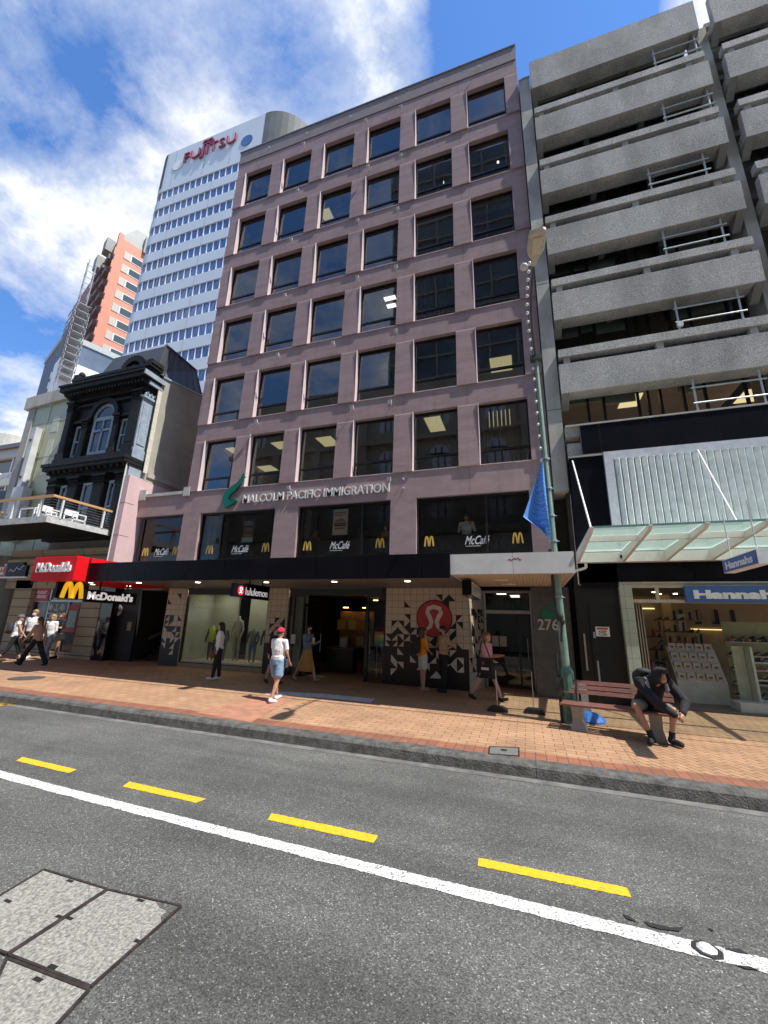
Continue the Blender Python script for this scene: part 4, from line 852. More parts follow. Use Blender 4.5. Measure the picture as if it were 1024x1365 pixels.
for z in (8.3, 13.0, 18.4): cb.part('pier_joint', B().box(.962, 1.362, 12.357, 12.9, z, z+.015), M_frame)
cb.part('side_wall', B().box(1.3, 1.39, 13.9, 26, 0, 23.3).box(1.39, 13.2, 25.8, 26, 0, 23.3).box(1.39, 13.2, 13.9, 25.8, 23.1, 23.3), M_smooth)
# scaffold guard rails between the bands
M_galv = mat('scaffold_tube', (.55, .60, .60), .45, .3)
xs_ = [(at(568, 0).x, 0)]
for i, (pa, pb_) in enumerate([((869.8, 64), (925, 48)), ((883, 137), (942, 118)), ((863, 219), (935.5, 201)), ((882.7, 304), (959, 287)), ((899, 398), (982, 385)), ((923, 505), (1012, 495))]):
    a, c = at(*pa, Y=12.35), at(*pb_, Y=12.35); zb = bots[i]-.02; zt_ = rails[i] if i < 5 else 7.62
    t = T('guard_rail', ['scaffold tube guard rail below the top concrete band', 'scaffold tube guard rail in the second gap from the top of the concrete block', 'scaffold tube guard rail in the third gap from the top of the concrete block', 'scaffold tube guard rail in the fourth gap from the top of the concrete block', 'scaffold tube guard rail in the fifth gap, with a small white box on its post', 'scaffold tube guard rail just above the black fascia'][i], 'guard rail', (a.x, 12.35, zt_), 'scaffold guard rails')
    for x in (a.x, c.x): t.part('post', B().tube((x, 12.37, zt_-.02), (x, 12.37, zb), .028, n=7), M_galv)
    for k in (.30, .72): z = zt_+(zb-zt_)*k; t.part('rail', B().tube((a.x-.08, 12.33, z), (c.x+.12, 12.33, z), .022, n=7), M_galv)
    if i == 4: t.part('box', B().box(a.x-.07, a.x+.07, 12.25, 12.34, zt_+.15, zt_+.3), M_wp)
for (pxx, pyy) in ((840, 534), (1000, 527)):
    x, y = hit(pxx, pyy, 9.52); cpan(x, y, 9.53, .6, .9, M_lamp)
# ------------- shop front below: black fascia, louvre screen, glass canopy
fa = T('shop_fascia', 'black panelled fascia with white louvre screen above the glass canopy', 'fascia', (6, 12.2, 3))
xx_ = [1.78, 2.28, 3.55, 5.0, 6.6, 8.2, 9.8]
for i in range(6): fa.part('fascia_panel', B().box(xx_[i]+.006, xx_[i+1]-.006, 12.12, 12.2, 6.68, 7.56), M_blk)
fa.part('panel_joint', B().box(1.78, 9.8, 12.14, 12.21, 6.66, 7.57), mat('joint_grey', (.35, .35, .35), .5))
fa.part('top_trim', B().box(1.40, 9.8, 12.1, 12.6, 7.575, 7.62), M_smooth)
fa.part('end_block', B().box(1.40, 1.775, 12.2, 12.6, 7.3, 7.574).box(1.42, 1.775, 12.22, 12.6, 6.62, 7.08), M_agg)
fa.part('black_wall', B().box(1.42, 2.29, 12.15, 12.6, 2.95, 6.60), M_blk); fa.part('trim', B().box(1.40, 2.3, 12.1, 12.14, 6.60, 6.64), M_conc)
fa.part('screen_frame', B().box(2.30, 2.52, 12.05, 12.2, 4.0, 6.66).box(2.52, 9.8, 12.05, 12.2, 6.42, 6.66), mat('screen_frame_white', (.60, .62, .66), .5))
b = B(); x = 2.56
while x < 9.7: b.prism([(x, 12.10, 3.9), (x+.10, 12.02, 3.9), (x+.115, 12.04, 3.9), (x+.115, 12.16, 3.9), (x, 12.16, 3.9)], (0, 0, 2.52)); x += .165
fa.part('louvre_screen', b, mat('louvre_white', (.86, .90, .88), .5)); fa.part('screen_back', B().box(2.52, 9.8, 12.17, 12.2, 3.9, 6.42), mat('screen_back_grey', (.42, .48, .47), .7))
fa.part('lower_black_band', B().box(1.42, 4.0, 12.15, 12.3, 3.06, 3.86).box(4.006, 6.2, 12.15, 12.3, 3.06, 3.86).box(6.206, 10, 12.15, 12.3, 3.06, 3.86), M_blk)
fa.part('grey_strip', B().box(2.3, 10, 12.10, 12.15, 3.02, 3.06), M_conc)
gc = T('glass_canopy', 'white framed glass canopy hung on tie rods over the shoe shop', 'canopy', (4.5, 10.7, 3.5))
M_beam = mat('canopy_white', (.72, .71, .67), .45, var=.06, scale=3)
gc.part('back_beam', B().box(1.36, 10, 11.85, 12.08, 3.55, 3.80), M_beam); gc.part('mid_beam', B().box(1.40, 10, 10.10, 10.18, 3.76, 3.88), M_beam)
gc.part('glass_roof', B().prism([(1.38, 9.27, 3.91), (1.38, 12.05, 3.83), (1.38, 12.05, 3.843), (1.38, 9.27, 3.923)], (8.6, 0, 0)), frosted())
for k, x in enumerate((1.37, 2.38+.05, 3.38, 4.33, 5.81, 7.3)):
    b = B(); b.prism([(x-.035, 9.2, 3.87), (x-.035, 9.35, 3.80), (x-.035, 11.85, 3.56), (x-.035, 11.85, 3.82), (x-.035, 9.2, 3.90)], (.07, 0, 0)); gc.part('rafter', b, M_beam)
gc.part('front_trim', B().box(1.38, 10, 9.26, 9.30, 3.89, 3.925), mat('glass_edge', (.15, .30, .27), .2))
gc.part('tie_rod', B().tube((1.50, 12.12, 6.50), (1.40, 9.5, 3.95), .022), M_sw); gc.part('tie_rod', B().tube(at(930, 600, 12.05), (4.33, 10.3, 3.97), .022), M_sw)
gc.part('drain_pipe', B().tube((1.55, 11.95, 3.56), (1.55, 11.95, 3.42), .035).tube((1.55, 11.95, 3.42), (1.15, 12.0, 3.30), .035), M_beam)
gc.part('vent_box', B().box(2.35, 2.45, 11.83, 11.85, 3.64, 3.72), M_frame)
Xh = 3.3; t = T('hanging_sign', 'blue and white hanging sign reading Hannahs under the glass canopy', 'sign', (Xh+.1, 8.1, 2.9), 'hanging shop signs')
y1h, y0h = atx(963, 750, Xh).y, atx(1009, 737, Xh).y; zt1 = 3.07+.02
M_hblue = mat('shoe_shop_blue', (.055, .13, .36), .45, var=.04)
t.part('sign_box', B().box(Xh, Xh+.16, y0h, y1h, 2.86, 3.08), M_sw); t.part('blue_face', B().box(Xh-.006, Xh, y0h+.01, y1h-.01, 2.87, 3.07), M_hblue)
t.part('lettering', text(B(), 'Hannahs', FXn(Xh-.006), -y1h+.12, -y0h-.14, 2.905, 3.03, .004, bold=.03), M_sw)
t.part('hanger', B().tube((Xh+.08, y0h+.15, 3.08), (Xh+.08, y0h+.15, 3.88), .01), M_beam); t.part('hanger', B().tube((Xh+.08, y1h-.15, 3.08), (Xh+.08, y1h-.15, 3.88), .01), M_beam)

# ------------- the shoe shop
ss = T('shoe_shop', 'open fronted shoe shop with black side wall and pale door jamb', 'shop', (4.5, 13, 0))
ss.part('black_wall', B().box(1.25, 2.28, 12.3, 12.5, -.06, 3.02), M_tblk)
ss.part('black_door', B().box(1.55, 2.2, 12.27, 12.299, .1, 2.5), mat('black_door_paint', (.006, .006, .007), .6))
ss.part('door_rail', B().box(1.36, 1.40, 12.24, 12.28, .85, 1.75), mat('alu_bar', (.45, .43, .40), .4, .5))
ss.part('key_plate', B().box(1.60, 1.65, 12.262, 12.27, 1.65, 1.80).box(1.62, 1.66, 12.262, 12.27, .5, 1.1), MATS['galvanised'])
ss.part('thin_trim', B().box(1.38, 2.28, 12.2, 12.26, 2.985, 3.01), M_conc)
t = T('warning_sign', 'small white warning sign reading KEEP CLEAR on the black door', 'sign', (1.95, 12.26, 1.8))
c = at(803.5, 842, 12.26); t.part('sign_plate', B().box(c.x-.16, c.x+.16, 12.25, 12.262, c.z-.12, c.z+.12), M_sw); t.part('header', B().box(c.x-.13, c.x+.13, 12.247, 12.25, c.z+.05, c.z+.10), mat('sign_orange', (.5, .12, .03), .5))
b = B(); text(b, 'KEEP', FY(12.25), c.x-.09, c.x+.09, c.z-.03, c.z+.03, .003, bold=.02); text(b, 'CLEAR', FY(12.25), c.x-.10, c.x+.10, c.z-.10, c.z-.04, .003, bold=.02); t.part('lettering', b, M_frame)
ss.part('door_jamb', B().box(2.30, 2.58, 12.12, 12.4, -.06, 3.02), brick('pale_green_tiles', (.46, .50, .40), (.42, .46, .37), (.22, .24, .18), .6, .30, .006, off=0, var=.15, plane='XZ'))
b = B(); b.box(2.58, 9, 12.15, 12.3, 2.92, 3.02); b.box(2.58, 9, 12.15, 12.28, 2.55, 2.63); b.box(3.1, 3.18, 12.16, 12.2, 2.63, 2.92)
ss.part('head_frame', b, mat('cream_frame', (.48, .43, .33), .5))
b = B()
for k in range(3): b.box(2.68+k*.07, 2.705+k*.07, 12.4+k*.05, 12.95, .08, 2.55)
ss.part('folding_door', b, mat('folding_door_cream', (.40, .34, .26), .5))
ss.part('sign_board', B().box(3.70, 9, 12.02, 12.14, 2.56, 2.95), M_hblue)
ss.part('sign_lettering', text(B(), 'Hannahs', FY(12.02), 3.86, 5.62, 2.64, 2.85, .02, bold=.055), M_sw)
M_swood = mat('shop_plywood', (.27, .185, .10), .6, var=.12, scale=2); M_sfl = mat('shop_floor', (.16, .13, .10), .4, var=.1)
ss.part('back_wall', B().box(2.4, 9.5, 17.0, 17.1, 0, 3.2).box(2.35, 2.4, 12.5, 17, 0, 3.2), M_swood); ss.part('shop_floor', B().box(2.6, 9.5, 12.35, 17, -.1, .12), M_sfl)
ss.part('shop_ceiling', B().box(2.4, 9.5, 12.35, 17, 3.05, 3.15), mat('shoe_ceiling', (.07, .06, .05), .8))
b = B(); rn = random.Random(6)
for k in range(9): x = 3.0+rn.random()*4.2; y = 13.3+rn.random()*3.2; b.lathe((x, y, 3.03), [(.001, 0), (.06, .0), (.06, .02)], 10)
ss.part('spot_light', b, mat('spot_glow', (1, .9, .7), .5, emit=9))
ss.part('tube_light', B().box(5.2, 6.8, 16.9, 16.95, 1.95, 1.98).box(3.3, 3.34, 16.9, 16.95, 1.2, 2.2).box(3.0, 4.2, 16.85, 16.9, 2.6, 2.64), mat('shelf_glow', (1, .80, .35), .5, emit=.9))
# shelves of shoes
M_shelfw = mat('shelf_white', (.50, .48, .42), .6)
def shoe(b, c, L, rot, hgt=.5):
    m = Matrix.Translation(c)@Matrix.Rotation(rot, 4, 'Z'); rings = []
    for t_, w, h in ((0, .16, .50), (.12, .19, .55), (.4, .17, .42), (.62, .20, .26), (.85, .19, .20), (1.0, .10, .12)):
        rings.append([m@Vector((L*(t_-.5), s_*L*w, z_*L*h*hgt*2)) for s_, z_ in ((-1, 0), (1, 0), (.8, .8), (.3, 1), (-.3, 1), (-.8, .8))])
    b.loft(rings)
cols = [(.02, .02, .02), (.04, .03, .03), (.30, .16, .08), (.45, .42, .38), (.10, .06, .04), (.35, .08, .10)]
def boot(b, c, h): shoe(b, c, .2, R(180), .3); b.tube((c[0]+.05, c[1], c[2]+.03), (c[0]+.06, c[1], c[2]+h), .045, .05, 8)
def rack(label, x0, x1, y, zs, d, col, n, boots=False, seed=0, back=None, grp='shoes on display'):
    rn = random.Random(seed); t = T('shoe_rack', label, 'shelf', ((x0+x1)/2, y, .12), 'shoe racks'); b = B()
    for z in zs: b.box(x0, x1, y-d, y, z-.025, z)
    t.part('shelf', b, col); 
    if back: t.part('back_panel', B().box(x0, x1, y, y+.04, .12, zs[-1]+.5), back)
    k = 0
    for z in zs:
        for i in range(n):
            x = x0+(x1-x0)*(i+.5)/n+rn.uniform(-.02, .02); q = B()
            if boots and rn.random() < .5: boot(q, (x, y-d*.5, z), rn.uniform(.2, .32))
            else: shoe(q, (x, y-d*.5, z), .2, rn.choice([R(200), R(160), R(90)]))
            o = q.obj('shoe', mat('shoe_%d' % (rn.randrange(6)), cols[k % 6], .4)); tag(o, 'shoe on the '+label, 'shoe', 'shoes: '+label); k += 1
rack('tall dark shoe rack at the left of the shop', 2.9, 4.1, 16.2, (.5, .9, 1.3, 1.7), .35, M_frame, 6, True, 1)
rack('lit yellow-green wall rack at the right of the shop', 5.6, 7.0, 15.6, (.45, .85, 1.25, 1.7), .35, mat('rack_green', (.40, .42, .22), .6), 6, False, 2, mat('rack_green_back', (.35, .36, .18), .6))
rack('middle rack below the wooden panels of the shop', 4.3, 5.4, 16.6, (.7, 1.1, 1.5), .35, M_shelfw, 5, True, 3)
rack('front low rack by the display end panel', 5.15, 5.5, 13.2, (.35, .8, 1.2), .3, M_shelfw, 2, False, 4)
rack('low dark shoe table behind the folding doors', 2.85, 3.5, 13.8, (.4, .75, 1.1), .4, M_frame, 4, True, 7)
rack('wooden boot shelf behind the carton stand', 3.7, 4.9, 15.2, (1.5, 1.85, 2.2), .3, MATS['shop_plywood'], 6, True, 8)
rack('white shoe ledge at the right side of the shop opening', 5.1, 6.2, 14.3, (.3, .6, .95, 1.3, 1.65), .3, M_shelfw, 6, False, 9)
t = T('display_stand', 'pale green end panel stand at the right of the shop opening', 'display stand', (5.0, 13, .1))
t.part('end_panel', B().box(4.78, 5.02, 13.0, 13.04, .3, 1.55).box(5.03, 5.08, 12.7, 13.1, .3, 1.55), mat('end_panel_green', (.42, .46, .38), .6)); t.part('base_box', B().box(4.55, 5.6, 12.45, 13.0, .05, .32), mat('base_box_grey', (.46, .47, .44), .6))
t = T('box_display', 'white stepped display stand stacked with small shoe care boxes', 'display stand', (4.2, 13.6, .12))
t.part('plinth', B().prism([(3.62, 13.4, .12), (3.62, 14.2, .12), (3.62, 14.2, 1.45), (3.62, 13.95, 1.45), (3.62, 13.4, .62)], (1.1, 0, 0)), mat('plinth_white', (.52, .52, .48), .6))
M_box = mat('small_box_cream', (.50, .44, .38), .6, var=.15, scale=8)
bxn = ['bottom', 'second', 'third', 'top']
for r_ in range(4):
    for k in range(5):
        x = 3.66+k*.21; z = .64+r_*.24; y = 13.42+r_*.16
        o = T('carton', 'small cream carton in the %s row of the shoe care stand' % bxn[r_], 'carton', (x, y, z), 'cartons in the %s row' % bxn[r_]); o.part('carton_body', B().box(x, x+.18, y, y+.12, z, z+.2), M_box); o.part('print', B().box(x+.05, x+.13, y-.002, y, z+.08, z+.13), M_int)
t = T('boot_display', 'plywood display panel with boot pictures on the shoe shop back wall', 'panel', (5.2, 16.9, 2)); t.part('board', B().box(4.6, 6.7, 16.85, 16.9, 2.05, 2.85), MATS['shop_plywood']); b = B()
for x in (4.9, 5.4, 5.9, 6.35): b.box(x, x+.10, 16.82, 16.85, 2.2, 2.6); b.box(x-.08, x+.1, 16.82, 16.85, 2.14, 2.22)
t.part('boot_picture', b, M_frame)
t = T('wooden_column', 'tall wooden column lit yellow in the middle of the shoe shop', 'panel', (4.3, 15.5, 0)); t.part('board', B().box(4.1, 4.35, 15.6, 15.8, .12, 3.0), mat('lit_wood', (.62, .42, .15), .6)); t.part('price_card', B().box(4.45, 4.65, 15.5, 15.52, 1.9, 2.4), M_shelfw)

# ================================================================== black Victorian building
M_vic = mat('black_paint', (.017, .0165, .015), .6, var=.45, scale=5, bump=.5, bscale=14, spec=.25)
M_vicg = mat('sunlit_blue_grey', (.30, .36, .42), .55, var=.2, scale=4, bump=.2)  # sunlit right-hand sides of the black front, brightness put into the colour
M_vicw = mat('window_blue_white', (.30, .37, .42), .5)
M_cream = mat('cream_render', (.36, .34, .28), .8, var=.12, scale=1.3, bump=.15, bscale=8)
vb = T('victorian_building', 'narrow black painted Victorian facade with heavy cornice and arched window', 'building', (-17.9, 12, 0))
vb.part('wall', B().box(-20.3, -15.62, 12.25, 12.6, 5.0, 8.9).box(-20.3, -19.72, 12.25, 12.6, 8.9, 11.9).box(-19.22, -18.62, 12.25, 12.6, 8.9, 11.9).box(-17.36, -16.83, 12.25, 12.6, 8.9, 11.9).box(-16.4, -15.62, 12.25, 12.6, 8.9, 11.9).box(-18.62, -17.36, 12.25, 12.6, 11.45, 11.9).box(-19.72, -19.22, 12.25, 12.6, 10.5, 11.9).box(-16.83, -16.4, 12.25, 12.6, 10.45, 11.9), M_vic)
vb.part('side_wall', B().box(-15.62, -15.32, 12.62, 15.1, 4.0, 11.9).prism([(-15.62, 12.62, 11.9), (-15.62, 15.1, 11.9), (-15.62, 15.1, 13.0), (-15.62, 12.62, 12.6)], (.3, 0, 0)), M_cream)
vb.part('sunlit_quoin_strip', B().box(-15.33, -15.31, 12.50, 12.70, 7.9, 11.9), mat('sunlit_quoin', (.62, .58, .48), .7))  # sun on the wall's front edge put into a pale quoin colour
vb.part('back_block', B().box(-20.3, -15.62, 12.61, 22, 4, 12.6), M_cream)
# cornice built of stepped mouldings with dentils
b = B()
for (y, z0, z1, ex) in ((12.05, 11.75, 11.9, .05), (11.95, 11.9, 12.05, .15), (11.80, 12.05, 12.15, .3), (11.62, 12.15, 12.36, .45), (11.55, 12.36, 12.46, .52)): b.box(-20.35-ex*.5, -15.55+ex*.6, y, 12.6, z0, z1-.001)
k = -20.3
while k < -15.5: b.box(k, k+.09, 11.72, 11.95, 11.92, 12.04); k += .2
b.box(-20.4, -15.5, 12.1, 12.15, 11.45, 11.55)
vb.part('cornice', b, M_vic)
vb.part('cornice_return', B().box(-15.27, -15.20, 11.60, 12.75, 12.2, 12.42).box(-15.4, -15.3, 12.0, 12.7, 11.92, 12.1), M_vicg)
b = B().box(-20.3, -15.5, 12.0, 12.6, 12.46, 12.85).box(-20.4, -15.4, 11.92, 12.65, 12.851, 13.0).box(-20.35, -20.1, 11.95, 12.6, 13.0, 13.25).box(-15.65, -15.35, 11.95, 12.6, 13.0, 13.2)
n = 14
for k in range(n):
    a0, a1 = math.pi*k/n, math.pi*(k+1)/n; cx = -16.75
    b.prism([(cx+.72*math.cos(a0), 12.1, 12.95+.72*math.sin(a0)), (cx+.72*math.cos(a1), 12.1, 12.95+.72*math.sin(a1)), (cx+.5*math.cos(a1), 12.1, 12.95+.5*math.sin(a1)), (cx+.5*math.cos(a0), 12.1, 12.95+.5*math.sin(a0))], (0, .4, 0))
    b.tube((cx+.75*math.cos(a0), 12.1, 12.95+.75*math.sin(a0)), (cx+.75*math.cos(a0), 12.5, 12.95+.75*math.sin(a0)), .06)
b.ell((-16.75, 12.2, 13.1), (.25, .1, .2)); b.ell((-20.2, 12.2, 13.35), (.15, .15, .18))
vb.part('parapet', b, M_vic)
# pilasters with capitals (upper floor)
def pil(x0, x1, z0, z1, y=12.0, m=M_vic):
    b = B().box(x0, x1, y, 12.3, z0+.35, z1-.35); b.box(x0-.05, x1+.05, y-.05, 12.3, z0, z0+.34); b.box(x0-.02, x1+.02, y-.03, 12.3, z1-.5, z1-.44); b.box(x0-.08, x1+.08, y-.09, 12.3, z1-.10, z1)
    rn = random.Random(int(x0*10))
    for k in range(10): b.ell((x0+(x1-x0)*(k % 5+.5)/5, y-.02, z1-.38+.17*(k//5)), (.045, .05, .09), n=7, k=5)
    b.box(x0+.05, x1-.05, y-.015, y, z0+.45, z1-.6); 
    return vb.part('pilaster', b, m)
pil(-20.28, -19.9, 8.75, 11.74); pil(-16.2, -15.62, 8.75, 11.74, 12.0)
b = B().box(-15.618, -15.55, 12.02, 12.60, 8.9, 11.3).box(-15.549, -15.52, 12.1, 12.5, 9.1, 11.0).box(-15.618, -15.47, 11.95, 12.61, 7.6, 8.88).box(-15.618, -15.45, 11.97, 12.62, 11.3, 11.4)
for k in range(6): b.ell((-15.53, 12.1+.09*k, 11.5+.1*(k % 2)), (.05, .06, .1), n=7, k=5)
vb.part('pilaster_side', b, M_vicg)
for x0, x1 in ((-19.2, -18.85), (-17.2, -16.9)): pil(x0, x1, 8.75, 10.75, 12.12)
vb.part('impost', B().box(-20.2, -18.75, 12.1, 12.3, 10.60, 10.74).box(-17.25, -15.7, 12.1, 12.3, 10.60, 10.74), M_vic)
b = B(); cx = -17.98; cz = 10.75
for k in range(16):
    a0, a1 = math.pi*k/16, math.pi*(k+1)/16
    b.prism([(cx+.95*math.cos(a0), 12.08, cz+.95*math.sin(a0)), (cx+.95*math.cos(a1), 12.08, cz+.95*math.sin(a1)), (cx+.72*math.cos(a1), 12.08, cz+.72*math.sin(a1)), (cx+.72*math.cos(a0), 12.08, cz+.72*math.sin(a0))], (0, .2, 0))
vb.part('arch_moulding', b, M_vic); b = B()
for k in range(16):
    a0, a1 = math.pi*k/16, math.pi*(k+1)/16
    b.prism([(cx+.70*math.cos(a0), 12.2, cz+.70*math.sin(a0)), (cx+.70*math.cos(a1), 12.2, cz+.70*math.sin(a1)), (cx+.56*math.cos(a1), 12.2, cz+.56*math.sin(a1)), (cx+.56*math.cos(a0), 12.2, cz+.56*math.sin(a0))], (0, .1, 0))
for (a0, a1, c0, c1) in ((-18.62, -18.48, 8.92, 10.75), (-17.48, -17.36, 8.92, 10.75), (-18.48, -17.48, 8.92, 9.06), (-18.48, -17.48, 10.6, 10.78), (-18.02, -17.94, 9.06, 10.6), (-18.48, -17.48, 10.05, 10.15)): b.box(a0, a1, 12.2, 12.3, c0, c1)
w = vb.part('arched_window', b, M_vicw); g_ = B().box(-18.5, -17.46, 12.25, 12.26, 9.0, 10.7); flat(g_, [(cx+.6*math.cos(math.pi*k/12), 10.75+.6*math.sin(math.pi*k/12)) for k in range(13)], FY(12.26), .01); vb.part('pane', g_, mat('dark_reflective_glass', (.02, .022, .025), .06, spec=.8), w)
for x0, x1 in ((-19.72, -19.22), (-16.83, -16.4)):
    b = B()
    for (a0, a1, c0, c1) in ((x0, x0+.1, 8.92, 10.5), (x1-.1, x1, 8.92, 10.5), (x0+.1, x1-.1, 8.92, 9.02), (x0+.1, x1-.1, 10.4, 10.5), (x0+.1, x1-.1, 9.66, 9.73)): b.box(a0, a1, 12.22, 12.32, c0, c1)
    w = vb.part('sash_window', b, M_vicw); vb.part('pane', B().box(x0+.05, x1-.05, 12.27, 12.28, 9.0, 10.45), MATS['dark_reflective_glass'], w)
b = B()
for (y, z0, z1, ex) in ((12.0, 7.85, 8.0, 0), (11.85, 8.0, 8.12, .1), (11.66, 8.12, 8.28, .2), (11.6, 8.28, 8.42, .28), (11.9, 8.42, 8.75, -.05)): b.box(-20.35-ex*.5, -15.48+ex*.2, y, 12.6, z0, z1-.001)
k = -20.2
while k < -15.6: b.box(k, k+.12, 11.75, 11.9, 8.0, 8.1); k += .35
vb.part('mid_cornice', b, M_vic)
for x0, x1 in ((-20.25, -19.75), (-18.95, -18.35), (-17.4, -16.75), (-16.1, -15.68)): pil(x0, x1, 5.2, 7.8, 11.95)
for x0, x1 in ((-19.6, -19.1), (-18.2, -17.5), (-16.65, -16.15)):
    b = B()
    for (a0, a1, c0, c1) in ((x0, x0+.1, 5.3, 7.5), (x1-.1, x1, 5.3, 7.5), (x0+.1, x1-.1, 7.4, 7.5), (x0+.1, x1-.1, 6.3, 6.37)): b.box(a0, a1, 12.1, 12.2, c0, c1)
    w = vb.part('tall_window', b, M_vicw); vb.part('pane', B().box(x0+.05, x1-.05, 12.15, 12.16, 5.3, 7.45), MATS['dark_reflective_glass'], w)
vb.part('mansard_roof', B().add([(-15.7, 12.5, 12.9), (-15.45, 15.1, 13.2), (-16.0, 13.0, 14.75), (-16.3, 15.3, 14.9), (-19.8, 12.5, 12.9), (-19.4, 13.0, 14.75), (-19.8, 15.3, 13.2), (-19.4, 15.3, 14.9)], [(0, 1, 3, 2), (0, 2, 5, 4), (2, 3, 7, 5), (4, 5, 7, 6), (1, 6, 7, 3)]), mat('roof_lead', (.075, .08, .085), .5, .3, var=.1, scale=2))
b = B()
for k in range(7): t_ = k/6; b.beam(Vector((-15.69, 12.5, 12.93)).lerp((-15.44, 15.1, 13.23), t_), Vector((-15.99, 13.0, 14.78)).lerp((-16.28, 15.3, 14.93), t_), .03, .03)
b.beam((-15.98, 13.0, 14.80), (-16.3, 15.3, 14.95), .08, .06); b.beam((-15.7, 12.5, 12.95), (-16.0, 13.0, 14.8), .07, .05)
vb.part('roof_seams', b, MATS['roof_lead']); vb.part('roof_edge', B().beam((-15.30, 12.6, 12.62), (-15.30, 15.15, 13.05), .1, .08), M_vicg)
vb.part('side_ledge', B().box(-15.33, -15.25, 12.7, 15.3, 7.75, 7.95).box(-15.33, -15.29, 13.6, 13.64, 7.4, 8.0), M_conc)
vb.part('drain_pipe', B().tube((-15.52, 11.86, 8.2), (-15.52, 11.86, 3.4), .035), M_wp)
# ground floor: rusticated cream stone and travel shop
gs = T('travel_shop', 'cream stone shopfront under the balcony with CRUISE window graphics', 'shopfront', (-18.5, 12.4, .1))
M_rust = brick('rusticated_stone', (.43, .37, .26), (.40, .34, .24), (.14, .11, .08), 2.5, .36, .02, off=0, var=.2, plane='XZ', bump=.8)
gs.part('stone_pier', B().box(-17.05, -15.99, 12.3, 12.8, 0, 2.95).box(-21.3, -20.2, 12.3, 12.8, 0, 3.3), M_rust)
gs.part('stone_frieze', B().box(-22, -15.47, 12.3, 12.8, 2.95, 4.6).box(-22, -15.47, 12.15, 12.3, 4.0, 4.2).box(-22, -15.47, 12.22, 12.3, 4.45, 4.6), M_rust)
b = B()
for x in (-20.3, -19.3, -18.6, -17.9, -17.0): b.box(x-.015, x+.015, 12.285, 12.3, 3.1, 3.7)
gs.part('panel_joint', b, M_int)
gs.part('shop_inside', B().box(-20.2, -17.05, 13.4, 13.5, 0, 2.95), mat('travel_dark', (.05, .05, .05), .7))
gs.part('shop_frame', B().box(-20.2, -20.12, 12.45, 12.55, .3, 2.95).box(-19.2, -19.12, 12.45, 12.55, .3, 2.95).box(-17.1, -17.05, 12.45, 12.55, .3, 2.95).box(-20.12, -17.1, 12.45, 12.55, 2.4, 2.48).box(-18.0, -17.95, 12.45, 12.55, .3, 2.4), MATS['alu_frame'])
gs.part('shop_pane', B().quad((-20.1, 12.5, .3), (-17.1, 12.5, .3), (-17.1, 12.5, 2.9), (-20.1, 12.5, 2.9)), M_glassd)
gs.part('stall_riser', B().box(-20.2, -17.05, 12.4, 12.6, 0, .45), M_rust)
gs.part('red_panel', B().box(-20.1, -19.25, 12.43, 12.46, 2.42, 2.95), mat('travel_red', (.45, .02, .03), .5)); b = B(); text(b, 'FLIGHT', FY(12.43), -20.0, -19.4, 2.72, 2.86, .004, bold=.03); text(b, 'CENTRE', FY(12.43), -20.0, -19.4, 2.54, 2.67, .004, bold=.03); gs.part('panel_lettering', b, M_sw)
c = at(74, 820, 12.5); gs.part('black_graphic', B().box(c.x-.62, c.x+.72, 12.46, 12.48, c.z-.38, c.z+.55), M_band)
b = B(); text(b, 'CRUISE', FY(12.46), c.x-.5, c.x+.52, c.z-.17, c.z+.10, .004); text(b, 'SPECIALISTS INSIDE', FY(12.46), c.x-.42, c.x+.45, c.z-.30, c.z-.23, .004)
for k, dx in enumerate((-.34, .02, .36)):
    q = (c.x+dx, c.z+.32)
    if k == 0:
        for a in range(8): t_ = a*math.pi/4; stroke(b, [(q[0], q[1]), (q[0]+.15*math.cos(t_), q[1]+.15*math.sin(t_))], .02, FY(12.46), .004)
        stroke(b, [(q[0]+.10*math.cos(a*math.pi/8), q[1]+.10*math.sin(a*math.pi/8)) for a in range(17)], .022, FY(12.46), .004)
    elif k == 1: stroke(b, [(q[0], q[1]+.15), (q[0], q[1]-.14)], .03, FY(12.46), .004); stroke(b, [(q[0]+.13*math.cos(a), q[1]-.02+.12*math.sin(a)) for a in [math.pi+math.pi*j/8 for j in range(9)]], .03, FY(12.46), .004); stroke(b, [(q[0]-.07, q[1]+.08), (q[0]+.07, q[1]+.08)], .025, FY(12.46), .004)
    else: stroke(b, [(q[0]+.12*math.cos(a*math.pi/8), q[1]+.12*math.sin(a*math.pi/8)) for a in range(17)], .03, FY(12.46), .004); stroke(b, [(q[0]-.09, q[1]-.09), (q[0]+.09, q[1]+.09)], .05, FY(12.46), .004)
gs.part('graphic_lettering', b, M_sw)
gs.part('green_panel', B().box(-19.0, -18.1, 12.60, 12.62, .75, 1.3), mat('lime_green', (.22, .30, .05), .6)); gs.part('poster', B().box(-17.9, -17.3, 12.45, 12.47, 1.2, 2.3), mat('poster_red2', (.40, .05, .06), .6)); gs.part('poster_picture', B().box(-17.82, -17.38, 12.44, 12.45, 1.4, 2.05), mat('poster_teal', (.25, .45, .42), .6))
gs.part('brochure_rack', B().box(-18.9, -18.2, 12.75, 12.8, .5, .9), M_shelfw)
